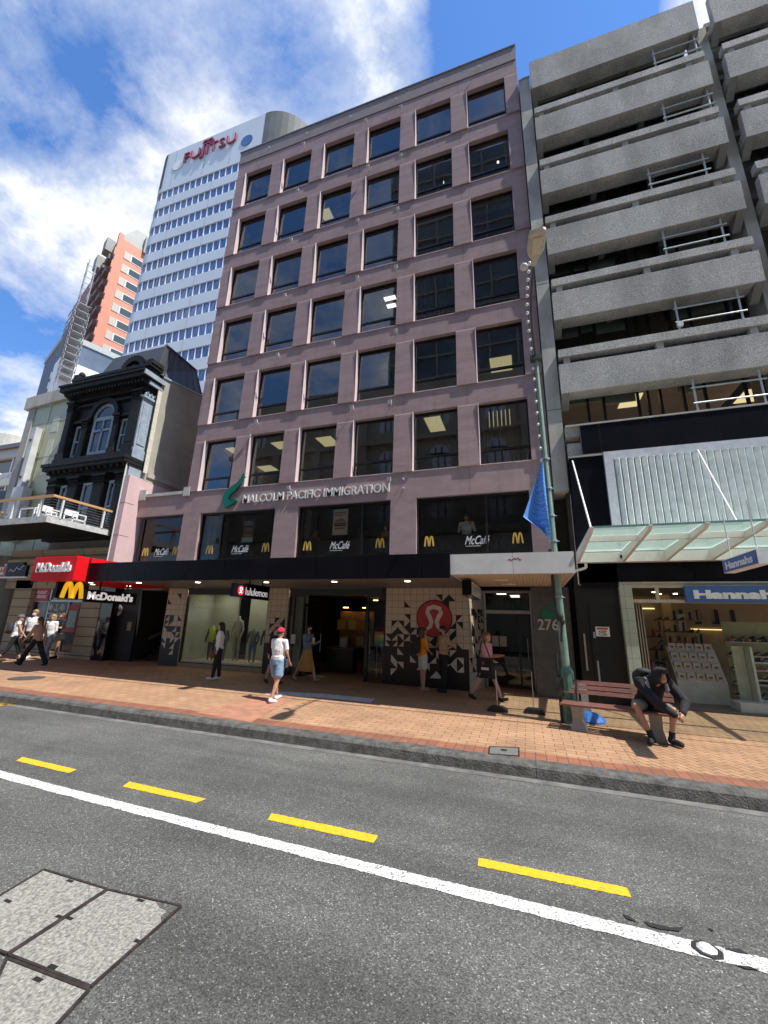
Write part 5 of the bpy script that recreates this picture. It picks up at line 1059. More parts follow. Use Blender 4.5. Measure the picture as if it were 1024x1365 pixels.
# balcony
X1 = -15.88; ba = T('balcony', 'first floor balcony with timber handrail and grey slab over the left shops', 'balcony', (-18.5, 10.8, 5.1))
ba.part('slab', B().box(-30, X1, 9.62, 12.0, 5.05, 5.2), mat('balcony_slab', (.36, .36, .35), .7, var=.25, scale=3)); ba.part('slab_edge', B().box(-30, X1+.03, 9.56, 9.62, 5.02, 5.24).box(X1, X1+.03, 9.62, 12.0, 5.02, 5.24), mat('slab_edge_pale', (.52, .52, .50), .6, var=.2, scale=6))
b = B()
for k in range(40): b.box(-30, X1, 9.7+k*.058, 9.715+k*.058, 5.03, 5.049)
ba.part('slab_ribs', b, M_frame)
M_tim = mat('timber_rail', (.58, .33, .13), .55, var=.2, scale=8, stretch=(1, 1, 6))
ba.part('handrail', B().box(-30, X1+.05, 9.60, 9.70, 5.97, 6.05).box(X1-.05, X1+.05, 9.70, 12.0, 5.97, 6.05), M_tim)
for x in (-21.1, -19.5, -17.95, -16.45): ba.part('post', B().prism([(x-.025, 9.6, 5.2), (x-.025, 9.72, 5.2), (x-.025, 9.68, 5.97), (x-.025, 9.62, 5.97)], (.05, 0, 0)), M_wp)
for y in (10.0, 11.6): ba.part('post', B().box(X1-.03, X1+.03, y-.03, y+.03, 5.2, 5.97), M_wp)
b = B()
for k in range(7): z = 5.28+.1*k; b.tube((-24, 9.65, z), (X1, 9.65, z), .004, n=4); b.tube((X1, 9.65, z), (X1, 12, z), .004, n=4)
ba.part('wire', b, MATS['galvanised'])
ba.part('scribble', stroke(B(), [(9.9+.13*k, 5.13+.04*math.sin(k*2.3)) for k in range(14)], .012, FXp(X1+.031), .002), mat('scribble_white', (.7, .7, .68), .6))
for k, (x, y) in enumerate([(-17.2, 10.4), (-16.9, 11.2)]):
    t = T('balcony_chair', ['white tubular balcony chair nearer the balcony corner', 'white tubular balcony chair nearer the black facade'][k], 'chair', (x, y, 5.2), 'balcony chairs')
    for dx in (-.25, .25):
        for dy in (-.25, .25): t.part('leg', B().box(x+dx-.02, x+dx+.02, y+dy-.02, y+dy+.02, 5.2, 5.72), M_sw)
    t.part('seat', B().box(x-.27, x+.27, y-.27, y+.27, 5.5, 5.54), M_sw); t.part('armrest', B().box(x-.27, x-.22, y-.27, y+.27, 5.721, 5.76).box(x+.22, x+.27, y-.27, y+.27, 5.721, 5.76), M_sw); t.part('backrest', B().box(x-.27, x-.24, y-.27, y+.27, 5.761, 5.95), M_sw)
t = T('balcony_table', 'white framed mesh crate table on the balcony', 'table', (-17.8, 10.6, 5.2))
b = B()
for x in (-18.5, -17.7):
    for y in (10.2, 11.0): b.box(x-.02, x+.02, y-.02, y+.02, 5.2, 5.85)
b.box(-18.5, -17.7, 10.18, 10.22, 5.8, 5.85).box(-18.5, -17.7, 10.98, 11.02, 5.8, 5.85).box(-17.72, -17.68, 10.2, 11, 5.8, 5.85); t.part('frame', b, M_sw); b = B()
for k in range(6): b.tube((-17.7, 10.2, 5.3+k*.09), (-17.7, 11.0, 5.3+k*.09), .005, n=4)
t.part('mesh', b, MATS['galvanised'])
b = B(); rn = random.Random(12)
for k in range(900):
    c_ = Vector((rn.uniform(-22, -19.2), rn.uniform(9.9, 10.3), 5.25+rn.random()*.5)); a_ = Vector((rn.gauss(0, 1), rn.gauss(0, 1), rn.gauss(0, 1))).normalized()*.05; q = a_.cross(Vector((rn.gauss(0, 1), 1, rn.gauss(0, 1)))).normalized()*.022; b.poly([c_-a_, c_-q, c_+a_, c_+q])
t = T('planter', 'brown dry plants in a trough along the left end of the balcony', 'plant', (-20.5, 10.1, 5.2)); t.part('foliage', b, mat('dry_leaf', (.22, .17, .10), .8, var=.5, scale=30)); t.part('trough', B().box(-22, -19.2, 9.95, 10.25, 5.2, 5.32), M_int)
# shop signs at the far left
t = T('hanging_sign', 'small dark perpendicular sign with a red bottom line at the far left', 'sign', (-20, 10.5, 3.6), 'hanging shop signs'); a, c = at(10, 757, 11), at(34, 760, 11); t.part('sign_box', B().box(a.x, c.x, 10.9, 11, a.z-.25, a.z+.2), M_blk); t.part('red_line', B().box(a.x+.1, c.x, 10.89, 10.9, a.z-.22, a.z-.18), MATS['travel_red']); t.part('pale_end', B().box(a.x, a.x+.1, 10.89, 10.9, a.z-.15, a.z+.15), M_sw)
t = T('under_canopy_sign', 'black and red sign board with white script at the left photo edge', 'sign', (-20, 10.5, 3), None); a, c = at(2, 767, 10.2), at(33, 767, 10.2)
t.part('sign_box', B().box(a.x+.2, c.x, 10.2, 10.3, a.z-.05, a.z+.36), M_blk); t.part('red_part', B().box(a.x-.8, a.x+.2, 10.2, 10.3, a.z-.05, a.z+.36), MATS['travel_red']); t.part('underside', B().box(a.x-.8, c.x, 10.2, 10.3, a.z-.10, a.z-.052), M_sw)
b = B(); stroke(b, [(a.x+.35+.1*k, a.z+.14+.07*math.sin(k*1.9)+.02*k) for k in range(9)], .02, FY(10.2), .004); text(b, 'HT', FY(10.2), a.x-.35, a.x+.1, a.z+.18, a.z+.30, .004, bold=.03); text(b, 'RE', FY(10.2), a.x-.35, a.x+.1, a.z+.02, a.z+.13, .004, bold=.03); t.part('lettering', b, M_sw)
t = T('curved_wall', 'smooth grey curved wall bulge under the balcony at the left edge', 'wall', (-23, 12.6, 0)); t.part('curved_panel', B().lathe((-24.0, 13.4, .1), [(2.2, 0), (2.2, 4.3), (.1, 4.35)], 48), mat('curved_grey', (.22, .23, .22), .5, var=.05))
cn2 = T('street_canopy', 'black low canopy at the far left behind the red box sign', 'canopy', (-18, 10.5, 2.9)); cn2.part('fascia_panel', B().box(-15.75, -15.31, 9.6, 9.66, 2.95, 3.5), M_blk); cn2.part('deck', B().box(-15.75, -15.31, 9.67, 11.9, 3.0, 3.3), M_int)
# glazed cream building, white pipe, low white building, drum
t = T('glazed_building', 'cream green glazed wall painted as mirroring an old facade, with a grey top beam', 'building', (-23, 13, 0))
gcx = mat('painted_reflection_cream', (.47, .48, .33), .35, var=.08, scale=.8)  # reflection of a cream facade put into the glass colour and panels
t.part('glazed_wall', B().box(-24.6, -20.4, 13.0, 13.4, 4.0, 12.9), gcx); t.part('top_beam', B().prism([(-25.3, 12.85, 12.6), (-20.4, 12.85, 12.9), (-20.4, 12.85, 13.6), (-25.3, 12.85, 13.3)], (0, .6, 0)), M_smooth)
t.part('edge_column', B().box(-25.0, -24.5, 12.95, 13.6, 4, 12.7), M_conc)
b = B()
for z in (5.6, 7.6, 9.6, 11.6): b.box(-24.5, -20.4, 12.985, 13.0, z, z+.04)
for x in (-23.3, -22.0): b.box(x, x+.03, 12.985, 13.0, 4, 12.6)
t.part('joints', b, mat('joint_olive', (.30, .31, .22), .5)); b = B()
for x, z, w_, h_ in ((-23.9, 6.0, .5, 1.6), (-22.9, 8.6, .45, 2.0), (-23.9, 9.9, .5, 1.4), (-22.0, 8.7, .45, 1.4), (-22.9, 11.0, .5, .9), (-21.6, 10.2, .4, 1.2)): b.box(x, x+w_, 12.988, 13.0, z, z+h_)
t.part('painted_reflection_panel', b, mat('painted_reflection_light', (.58, .58, .44), .3))
t = T('drain_column', 'white square drain pipe column left of the glazed wall', 'pipe', (-25, 12.5, 0)); a = at(47, 585, 12.6); c = at(31, 640, 12.6)
t.part('pipe', B().box(a.x-.42, a.x-.14, 12.6, 12.9, 6.0, 11.2), mat('grimy_white', (.55, .56, .56), .5, var=.15, scale=2)); t.part('lower_box', B().box(a.x-.5, a.x+.3, 12.5, 12.9, 5.2, 7.9), MATS['grimy_white'])
for z in (6.5, 8.4, 10.4): t.part('clip', B().box(a.x-.34, a.x-.28, 12.55, 12.7, z, z+.12), M_frame)
t = T('low_building', 'low white building with two ribbon windows at the far left', 'building', (-40, 20, 0)); y = 20
t.part('wall', B().box(-60, -37.2, y, 26, 14.2, 15.2).box(-60, -37.2, y, 26, 11.8, 12.9).box(-60, -37.2, y, 26, 2, 10.6).box(-60, -37.2, y+.4, 26, 10.6, 14.2), mat('white_render', (.55, .54, .50), .7, var=.08)); t.part('cornice', B().box(-60, -37.1, y-.25, y, 15.0, 15.35), mat('dark_cornice', (.16, .16, .17), .6))
for z0 in (12.9, 10.6):
    f_ = B(); x = -59
    while x < -37.5: f_.box(x, x+.15, y+.1, y+.25, z0, z0+(1.3 if z0 > 12 else 1.2)); x += 3.3
    w = t.part('ribbon_window', f_, M_sw); t.part('pane', B().box(-60, -37.2, y+.3, y+.35, z0, z0+1.3), mat('brown_glass', (.14, .13, .10), .15), w)
t = T('water_tank', 'pale round tank on the roof at the left edge', 'tank', (-44, 22, 15)); t.part('drum', B().lathe((-46, 24, 15.2), [(2.9, 0), (2.9, 2.6), (.1, 2.9)], 40), mat('tank_cream', (.55, .53, .46), .6)); t.part('tank_rim', B().lathe((-46, 24, 15.2), [(2.95, 0), (3.0, .1), (2.95, .2)], 40), M_conc)
t = T('blue_awning', 'dark blue-grey sloping awning with a white arm at the left edge', 'awning', (-27, 13, 7)); a, b2, c, d = at(0, 618+70, 14), at(28, 634, 14), at(28, 690, 14), at(0, 640, 14)
t.part('fabric', B().box(-29.5, -25.3, 13.6, 14.0, 5.4, 8.3), mat('slate_blue', (.055, .08, .095), .6)); t.part('arm', B().tube(at(0, 632, 13.3), at(24, 643, 13.3), .06), M_sw); t.part('arm', B().tube(at(0, 638, 13.3), at(16, 632, 13.3), .05), M_sw)
# ================================================================== towers behind
M_tw = mat('tower_panel', (.60, .64, .67), .5, .0, var=.05, scale=.15); M_twg = mat('tower_glass', (.06, .15, .36), .06, .0, var=.35, scale=.12, spec=1.0); M_twd = mat('tower_dark_panel', (.10, .11, .105), .7, var=.2, scale=.3)
M_wfw = mat('tower_window_frame', (.62, .64, .66), .5)
tt = T('office_tower', 'tall silver office tower with blue ribbon windows and a rounded corner', 'building', (-48, 40, 0))
RC = 3.2; XL_, XR_ = -60.4, -30.3
def tower_ring(ins=0, z=0):
    pts = []
    for (cx, cy, a0) in ((XR_-RC*2, 40+RC*2, -90),):
        for k in range(11): a = R(a0+9*k); pts.append((cx+(RC*2-ins)*math.cos(a), cy+(RC*2-ins)*math.sin(a), z))
    pts += [(XR_-ins, 62, z), (XL_+ins, 62, z)]
    for k in range(11): a = R(180+9*k); pts.append((XL_+RC+(RC-ins)*math.cos(a), 40+RC+(RC-ins)*math.sin(a), z))
    return pts
bt = [75.3-3.92*k for k in range(18)]
z1 = 84.6
for k, z in enumerate(bt):
    if z < 6: break
    tt.part('panel_band', B().loft([tower_ring(0, z), tower_ring(0, z1)]), M_tw, smooth=False); z1 = z-2.0
    w = tt.part('ribbon_window', B().loft([tower_ring(.22, z-2.0), tower_ring(.22, z)]), M_twg); m_ = B()
    m_.box(XL_+RC, XR_-RC*2, 40.03, 40.2, z-1.995, z-1.95)
    x = XL_+RC
    while x < XR_-RC*2: m_.box(x-.035, x+.035, 40.02, 40.25, z-1.99, z-.01); x += 1.25
    for q in range(1, 4): a = R(180+22*q); m_.tube((XL_+RC+(RC-.1)*math.cos(a), 40+RC+(RC-.1)*math.sin(a), z-1.99), (XL_+RC+(RC-.1)*math.cos(a), 40+RC+(RC-.1)*math.sin(a), z-.01), .07, n=5)
    tt.part('mullion', m_, M_wfw, w)
tt.part('panel_band', B().loft([tower_ring(0, 0), tower_ring(0, z1)]), M_tw)
b = B(); ks = tower_ring(-.03, 76.4); ke = tower_ring(-.03, 84.65); c0 = [p for p in ks[13:23]]; c1 = [p for p in ke[13:23]]
b.add(c0+c1, [(i, i+1, i+11, i+10) for i in range(9)]); c0 = ks[0:12]; c1 = ke[0:12]; b.add(c0+c1, [(i, i+1, i+13, i+12) for i in range(11)])
tt.part('dark_corner', b, M_twd)
b = B()
for x in (-55.5, -48.6, -43.0): b.box(x, x+.06, 39.97, 40.0, 76.0, 84.6)
for x in (-54, -46): b.box(x, x+.05, 39.98, 40.0, 8, 73.4)
tt.part('panel_joint', b, mat('tower_joint', (.30, .33, .36), .5))
tt.part('roof_core', B().lathe((-34.5, 46.5, 84.6), [(3.4, 0), (3.4, 1.6), (2.6, 2.4), (.1, 2.5)], 28), M_twd)
fr = FY(39.9); tt.part('sign_lettering', text(B(), 'FUJITSU', fr, at(246, 219, 40).x, at(316, 186, 40).x, 79.6, 82.2, .3, bold=-.01), mat('sign_dark_red', (.30, .05, .09), .4))
c = at(279, 190, 39.9); b = B()
for s_ in (-1, 1): stroke(b, [(c.x+s_*.55+.55*math.cos(a*math.pi/10), c.z+.45*math.sin(a*math.pi/10)) for a in range(21)], .22, fr, .3)
tt.part('sign_loop', b, MATS['sign_dark_red'])
for q, m_ in (((237.5, 220), M_sw), ((329, 187), M_twg)):
    c = at(*q, Y=39.95); tt.part('round_window', disc(B(), FY(39.95), c.x, c.z, 1.15, .05, 28), m_)
# orange tower, turned with the bend of the street
M_or = mat('orange_render', (.66, .26, .16), .7, var=.06, scale=.3); M_or_shade = mat('shaded_orange_render', (.33, .17, .14), .7, var=.1, scale=.5)  # second render: shade of the street side put into a browner colour
M_gry = mat('grey_roof_panel', (.26, .26, .24), .6, var=.1, scale=.5); M_shut = mat('pale_shutter', (.50, .44, .36), .6)
U = Vector((-.935, .355, 0)); V = Vector((.355, .935, 0)); KS = 1.4; E0 = Vector((-99.1, 60.8, 0))
ot = T('apartment_tower', 'tall orange tower with white framed windows behind the silver tower', 'building', tuple(E0))
def obx(t_, name, base, u0, u1, v0, v1, z0, z1, m, parent=None):
    b = B(); kk = KS if t_ is ot else 1.0; u0, u1, v0, v1 = u0*kk, u1*kk, v0*kk, v1*kk; z0, z1 = (z0-1.85)*kk+1.85, (z1-1.85)*kk+1.85; b.add([base+U*a+V*c_+Vector((0, 0, z)) for z in (z0, z1) for a, c_ in ((u0, v0), (u1, v0), (u1, v1), (u0, v1))], [(0, 1, 2, 3), (7, 6, 5, 4), (0, 4, 5, 1), (1, 5, 6, 2), (2, 6, 7, 3), (3, 7, 4, 0)])
    return t_.part(name, b, m, parent)
HT = 73.4
obx(ot, 'body', E0, .05, 30, .05, 24, 0, HT, M_or_shade); obx(ot, 'lit_wall', E0, -.05, .05, 0, 24, 0, HT, M_or); obx(ot, 'corner_strip', E0, -.3, .5, -.3, .5, 0, HT+.8, M_or)
for k in range(14):
    z = HT-2.4-k*3.02
    for v in (1.2, 7.2, 13.4):
        w = obx(ot, 'window', E0, -.12, -.02, v+1.1, v+4.4, z-1.7, z, M_wfw); obx(ot, 'pane', E0, -.16, -.12, v+1.35, v+4.15, z-1.5, z-.2, mat('dull_green_glass', (.07, .085, .08), .1, spec=.8), w); obx(ot, 'shutter', E0, -.15, -.05, v, v+1.05, z-1.7, z, M_shut, w)
    if k < 13:
        for u in (1.6, 5.0, 8.4): obx(ot, 'balcony', E0, u, u+2.4, -.8, 0, z-2.2, z-1.1, mat('brown_balcony', (.20, .13, .12), .7)); 
    obx(ot, 'strip_step', E0, -.35, .1, -.5, -.3, z-2.2, z-.6, M_or)
obx(ot, 'plinth', E0, -1.0, 6, -1.2, 24, HT-45.5, HT-44.3, M_or)
b = B(); r0 = [E0+(U*a+V*c_)*KS+Vector((0, 0, (HT-1.85)*KS+1.85)) for a, c_ in ((0, 0), (13, 0), (13, 22), (0, 22))]; r1 = [E0+(U*a+V*c_)*KS+Vector((0, 0, (HT+3.15)*KS+1.85)) for a, c_ in ((1.0, 2.5), (11, 2.5), (11, 20), (1.0, 20))]; b.loft([r0, r1]); ot.part('mansard_roof', b, M_gry)
w = obx(ot, 'dormer', E0, -.7, 1.8, 4.0, 9.2, HT-.6, HT+3.2, M_gry); obx(ot, 'dormer_window', E0, -.8, -.7, 4.6, 8.6, HT, HT+2.6, M_wfw, w); obx(ot, 'dormer_pane', E0, -.86, -.8, 5.2, 8.0, HT+.4, HT+2.2, MATS['dull_green_glass'], w)
for u, z in ((3.5, 0), (8.5, -1.0)): obx(ot, 'roof_box', E0, u, u+2.2, -1.3, 2, HT-1.5+z, HT+1.4+z, M_gry)
# glazed block with white sheeting, scaffold and mast
G0 = Vector((-61.3, 33.8, 0)); gb = T('glazed_building', 'grey-blue glazed block with thin vertical fins and white sheeting at its side', 'building', tuple(G0))
obx(gb, 'body', G0, .1, 10.5, .1, 14, 0, 41.0, mat('blue_grey_glass', (.14, .18, .24), .15, .1, var=.2, scale=.3)); obx(gb, 'roof_edge', G0, -.1, 10.9, -.4, 14, 41.0, 41.9, mat('pale_roof_edge', (.42, .47, .47), .6))
for k in range(9): obx(gb, 'fin', G0, .3+k*1.2, .42+k*1.2, -.35, .1, 0, 41.0, mat('grey_fin', (.34, .38, .43), .5))
for k in range(12): obx(gb, 'end_fin', G0, 10.5, 10.5+.5*((k % 2)+.4), -.2, 1, 2+k*2.9, 4.4+k*2.9, mat('jagged_grey', (.20, .21, .22), .7))
obx(gb, 'spandrel', G0, .1, 10.5, -.05, .1, 28.5, 32, mat('grey_spandrel', (.25, .28, .32), .5))
sc_ = T('white_sheeting', 'bright white scaffold sheeting wrapped round the side of the glazed block', 'sheeting', tuple(G0))
obx(sc_, 'sheet', G0, -3.2, -.5, -.6, 10, 8, 36.0, mat('white_sheet', (.85, .85, .85), .7)); 
for k in range(16): obx(sc_, 'sheet_scallop', G0, -.5, -.35, -.75, -.5, 9+k*1.65, 10.0+k*1.65, MATS['white_sheet'])
so = T('scaffold', 'grey tube scaffold rising behind the white sheeting beside the orange tower', 'scaffold', tuple(G0))
b = B(); c_ = G0
for iu in range(5):
    for iv in (0, 1): u = -4.6+iu*1.15; v = -.5+iv*1.6; b.tube(G0+U*u+V*v+Vector((0, 0, 30)), G0+U*u+V*v+Vector((0, 0, 43.5+(iu % 2)*1.2)), .05, n=5)
for k in range(11):
    z = 33+k*1.15
    for iv in (0, 1): v = -.5+iv*1.6; b.tube(G0+U*(-4.8)+V*v+Vector((0, 0, z)), G0+U*.3+V*v+Vector((0, 0, z)), .045, n=5)
    for iu in range(5): u = -4.6+iu*1.15; b.tube(G0+U*u+V*-.5+Vector((0, 0, z)), G0+U*u+V*1.1+Vector((0, 0, z)), .04, n=5)
    b.beam(G0+U*-4.7+V*.3+Vector((0, 0, z-.08)), G0+U*.2+V*.3+Vector((0, 0, z-.08)), 1.2, .05)
so.part('tubes', b, mat('scaffold_grey', (.30, .31, .32), .6))
ht = T('hoist_mast', 'thin lattice hoist mast standing against the dark side of the orange tower', 'mast', tuple(E0*(1/1.4)+U*14))
a = E0*(1/KS)+U*14.2+V*-1.5; b = B()
for du in (0, 1.3):
    for dv in (0, 1.3): b.tube(a+U*du+V*dv, a+U*du+V*dv+Vector((0, 0, 76)), .09, n=5)
for k in range(28):
    z = 34+k*1.5
    for dv in (0, 1.3): b.tube(a+V*dv+Vector((0, 0, z)), a+U*1.3+V*dv+Vector((0, 0, z+1.5*(1 if k % 2 else 0))), .06, n=4)
    b.tube(a+Vector((0, 0, z)), a+V*1.3+Vector((0, 0, z)), .06, n=4)
ht.part('lattice', b, MATS['scaffold_grey'])

# ================================================================== buildings across the street (seen only as reflections)
ob = T('stone_building', 'stone building across the street that the windows mirror', 'building', (-10, -9, 0))
M_os = mat('opposite_stone', (.42, .38, .29), .8, var=.15, scale=.5)
b = B(); b.box(-30, 16, -13, -9.3, 0, 25); 
for z in (5, 9.5, 14, 18.5, 23): b.box(-30, 16, -9.3, -8.8, z, z+.5)
for x in range(-29, 16, 5): b.box(x-.4, x+.4, -9.3, -8.9, 5, 23)
ob.part('facade', b, M_os); g_ = B(); m2 = B()
for z in (6.4, 10.9, 15.4, 19.9):
    for x in range(-29, 12, 5):
        cx = x+2.5; pts = [(cx-.9, z), (cx+.9, z), (cx+.9, z+1.6)]+[(cx+.9*math.cos(math.pi*k/8), z+1.6+.9*math.sin(math.pi*k/8)) for k in range(1, 8)]+[(cx-.9, z+1.6)]
        g_.poly([(p[0], -9.28, p[1]) for p in pts][::-1])
        for dx in (-.35, .25): m2.box(cx+dx, cx+dx+.08, -9.27, -9.22, z, z+2.2)
        m2.box(cx-.9, cx+.9, -9.27, -9.22, z+1.5, z+1.6)
ob.part('arched_window', g_, mat('opposite_glass', (.60, .64, .66), .3)); ob.part('window_bars', m2, M_frame)
ob2 = T('grid_tower', 'dark gridded tower across the street that the top windows mirror', 'building', (12, -20, 0))
b = B().box(-14, 30, -40, -16, 0, 62); ob2.part('tower_body', b, mat('grid_glass', (.12, .16, .19), .3, var=.4, scale=.2)); b = B()
for k in range(19): b.box(-14, 30, -16, -15.8, 3*k+5, 3*k+5.25)
for k in range(15): b.box(-14+k*3, -13.8+k*3, -16, -15.75, 3, 62)
ob2.part('grid', b, mat('grid_grey', (.34, .33, .30), .6))

# ================================================================== lamp pole with bulbs and banner
M_green = mat('pole_green', (.07, .17, .12), .45, var=.25, scale=8); M_pole2 = mat('pole_green_pale', (.20, .30, .24), .5, var=.15, scale=8)
pb = gat(750, 962); px0, py0 = .62, 9.75
lp = T('street_lamp', 'tall green lamp pole with a string of white bulbs and a flat lamp head', 'street lamp', (px0, py0, gz(px0, py0)))
def polep(z): return Vector((.72-.018*z*1.15+.0008*z*z, py0, z))
b = B(); b.loft([[(px0+.08+r*math.cos(t*math.pi/6), py0+r*math.sin(t*math.pi/6), z) for t in range(12)] for z, r in ((0, .135), (.9, .135), (1.02, .13), (1.12, .09))])
lp.part('base_section', b, M_green); lp.part('base_collar', B().lathe((px0+.08, py0, .0), [(.19, 0), (.19, .03), (.14, .06)], 18), MATS['matt_black'])
b = B(); zs = [1.1+.35*k for k in range(22)]; 
b.loft([[(polep(z).x+r*math.cos(t*math.pi/6), py0+r*math.sin(t*math.pi/6), z) for t in range(12)] for z, r in [(z, .082-.0055*max(0, z-1.1)*.9) for z in zs]])
lp.part('pole', b, M_pole2)
top = polep(zs[-1]); hd = Vector((.555, 7.2, 8.88))
arm = [top+(hd-top)*t+Vector((-.07*math.sin(math.pi*t), 0, .22*math.sin(math.pi*t))) for t in [k/10 for k in range(11)]]
b = B()
for i in range(10): b.tube(arm[i], arm[i+1], .032-.001*i, n=8)
lp.part('outreach_arm', b, mat('arm_dark', (.05, .06, .055), .5)); lp.part('arm_clamp', B().box(top.x-.14, top.x+.14, py0-.12, py0+.05, top.z-.1, top.z+.02), MATS['arm_dark'])
d = (hd-arm[8]).normalized(); u = Vector((1, 0, 0)); n = u.cross(d).normalized()
if n.z > 0: n = -n
rings = []
for t, w, h in ((-.05, .035, .04), (.12, .05, .045), (.30, .125, .05), (.42, .155, .055), (.8, .155, .055), (.93, .14, .05), (.97, .09, .03)):
    c = hd+d*t*.85; rings.append([c+u*w*x+n*h*y for x, y in ((-1, -.6), (-.8, -1), (.8, -1), (1, -.6), (1, .5), (.85, .8), (-.85, .8), (-1, .5))])
lh = lp.part('lamp_head', B().loft(rings), mat('lamp_head_beige', (.52, .47, .38), .5), bevel=.0)
c = hd+d*.50; lp.part('lamp_lens', B().add([c+u*x*.085+d*y*.2+n*(.052+z*.012) for x, y, z in ((-1, -1, 0), (1, -1, 0), (1, 1, 0), (-1, 1, 0), (-.9, -.9, 1), (.9, -.9, 1), (.9, .9, 1), (-.9, .9, 1))], [(0, 1, 2, 3), (7, 6, 5, 4), (0, 4, 5, 1), (1, 5, 6, 2), (2, 6, 7, 3), (3, 7, 4, 0)]), mat('lens_cream', (.62, .54, .40), .3), lh)
cm = hd+Vector((-.19, .05, .02)); lp.part('camera_dome', B().ell(cm, (.08, .08, .07)).tube(cm, hd, .015), M_wp)
b = B(); cord = B(); prev = None
for k in range(21):
    if k < 11: p_ = arm[10].lerp(arm[0], k/11)+Vector((0, 0, 0)); i_ = int(10-k*10/11); f_ = (10-k*10/11)-i_; p_ = arm[i_].lerp(arm[min(i_+1, 10)], f_)
    else: p_ = polep(top.z-(k-11)*.31)
    p_ = p_+Vector((-.085, -.03, 0)); lp.part('bulb', B().ell(p_, (.034, .034, .042), n=8, k=6), mat('bulb_white', (.82, .80, .74), .4), smooth=True)
    if prev is not None: cord.tube(prev, p_+Vector((.02, 0, .03)), .006, n=4)
    prev = p_+Vector((.02, 0, .03))
lp.part('bulb_cord', cord, M_frame)
for z in (5.68, 4.95, 4.30, 3.72, 3.35, 2.5): b = B(); p_ = polep(z); b.lathe((p_.x, p_.y, z), [(.085, 0), (.095, .0), (.095, .035), (.085, .035)], 12); b.tube(p_, p_+Vector((.13, -.05, .0)), .008, n=5); lp.part('pole_strap', b, MATS['galvanised'])
lp.part('cable', B().tube(polep(3.55)+Vector((-.09, -.03, 0)), polep(2.3)+Vector((-.10, -.04, 0)), .028, n=7).tube(polep(2.3)+Vector((-.10, -.04, 0)), polep(2.0)+Vector((-.05, -.05, 0)), .02, n=7), mat('arm_dark2', (.03, .035, .03), .7))
b = B(); p_ = polep(2.05); b.ell((p_.x-.02, p_.y-.1, 2.1), (.07, .06, .09)).ell((p_.x+.02, p_.y-.1, 2.0), (.05, .05, .07)).tube((p_.x, p_.y-.1, 1.95), (p_.x-.03, p_.y-.1, 1.6), .025)
lp.part('strap_knot', b, MATS['arm_dark2'])
lp.part('side_conduit', B().tube((px0-.08, py0-.05, .0), (px0-.09, py0-.05, 1.45), .025).box(px0-.13, px0-.03, py0-.12, py0, .55, .9), MATS['arm_dark2'])
# banner: two triangular sails hanging from the pole
def banner():
    b = B(); nU, nV = 18, 26; z1, z0 = 5.66, 3.74; V_ = []
    for j in range(nV+1):
        t = j/nV; z = z1+(z0-z1)*t; a = polep(z)+Vector((-.06, -.06, 0)); w = .56*min(t*1.22, 1)*(1 if t < .80 else 1-(t-.80)/.20*.72)
        for i in range(nU+1):
            s_ = i/nU; drop = -.16*s_*t*(1-t)*0
            V_.append((a.x-w*s_, a.y-.20*math.sin(s_*5.2+t*2.2)*w*1.0-.05, z+.30*s_*t*(.5 if t < .8 else .75)))
    b.add(V_, [(j*(nU+1)+i, j*(nU+1)+i+1, (j+1)*(nU+1)+i+1, (j+1)*(nU+1)+i) for j in range(nV) for i in range(nU)]); b.sm = True; return b
m = bpy.data.materials.new('banner_blue'); m.use_nodes = True; t_ = m.node_tree; bs = t_.nodes['Principled BSDF']; geo = N(t_, 'ShaderNodeNewGeometry')
wv = N(t_, 'ShaderNodeTexWave', i_Scale=5.5, i_Distortion=5.0, i_Detail=1.0); wv.bands_direction = 'DIAGONAL'; t_.links.new(geo.outputs['Position'], wv.inputs['Vector'])
rp_ = ramp(t_, [(.0, (.06, .26, .72)), (.55, (.07, .28, .75)), (.68, (.55, .75, .98)), (.82, (.06, .26, .72)), (1, (.08, .3, .8))]); t_.links.new(wv.outputs[0], rp_.inputs[0]); t_.links.new(rp_.outputs[0], bs.inputs['Base Color']); bs.inputs['Roughness'].default_value = .6
fb = T('banner', 'blue patterned triangular banner tied to the green lamp pole', 'banner', (.3, 9.6, 3.7)); o = fb.part('cloth', banner(), m, smooth=True)
so_ = o.modifiers.new('s', 'SOLIDIFY'); so_.thickness = .006
fb.part('tie', B().tube(polep(3.76)+Vector((-.06, -.06, 0)), polep(3.62), .012).tube(polep(5.68)+Vector((-.05, -.05, 0)), polep(5.70), .012), M_frame)

# ================================================================== bench, pole bases, sign base
M_slat = mat('red_brown_slat', (.215, .095, .075), .4, var=.25, scale=6, stretch=(1, 6, 6), spec=.5); M_leg = mat('bench_leg_concrete', (.26, .25, .235), .7, var=.12, scale=6)
br_ = math.atan2(-.27, 1.35); bc = gat(820, 976); bc = Vector((1.32, 9.18, 0)); bn = T('park_bench', 'red-brown slatted bench with pale concrete legs under the seated man', 'bench', (bc.x, bc.y, gz(bc.x, bc.y)), rot=br_, local=True)
for k in range(4): bn.part('seat_slat', B().box(-.80, 1.05, -.22+k*.125, -.12+k*.125, .43, .465), M_slat, bevel=.004)
for k in range(3): bn.part('back_slat', B().prism([(-.80, .30+k*.035, .60+k*.085), (-.80, .325+k*.035, .60+k*.085), (-.80, .355+k*.035, .668+k*.085), (-.80, .33+k*.035, .668+k*.085)], (1.85, 0, 0)), M_slat)
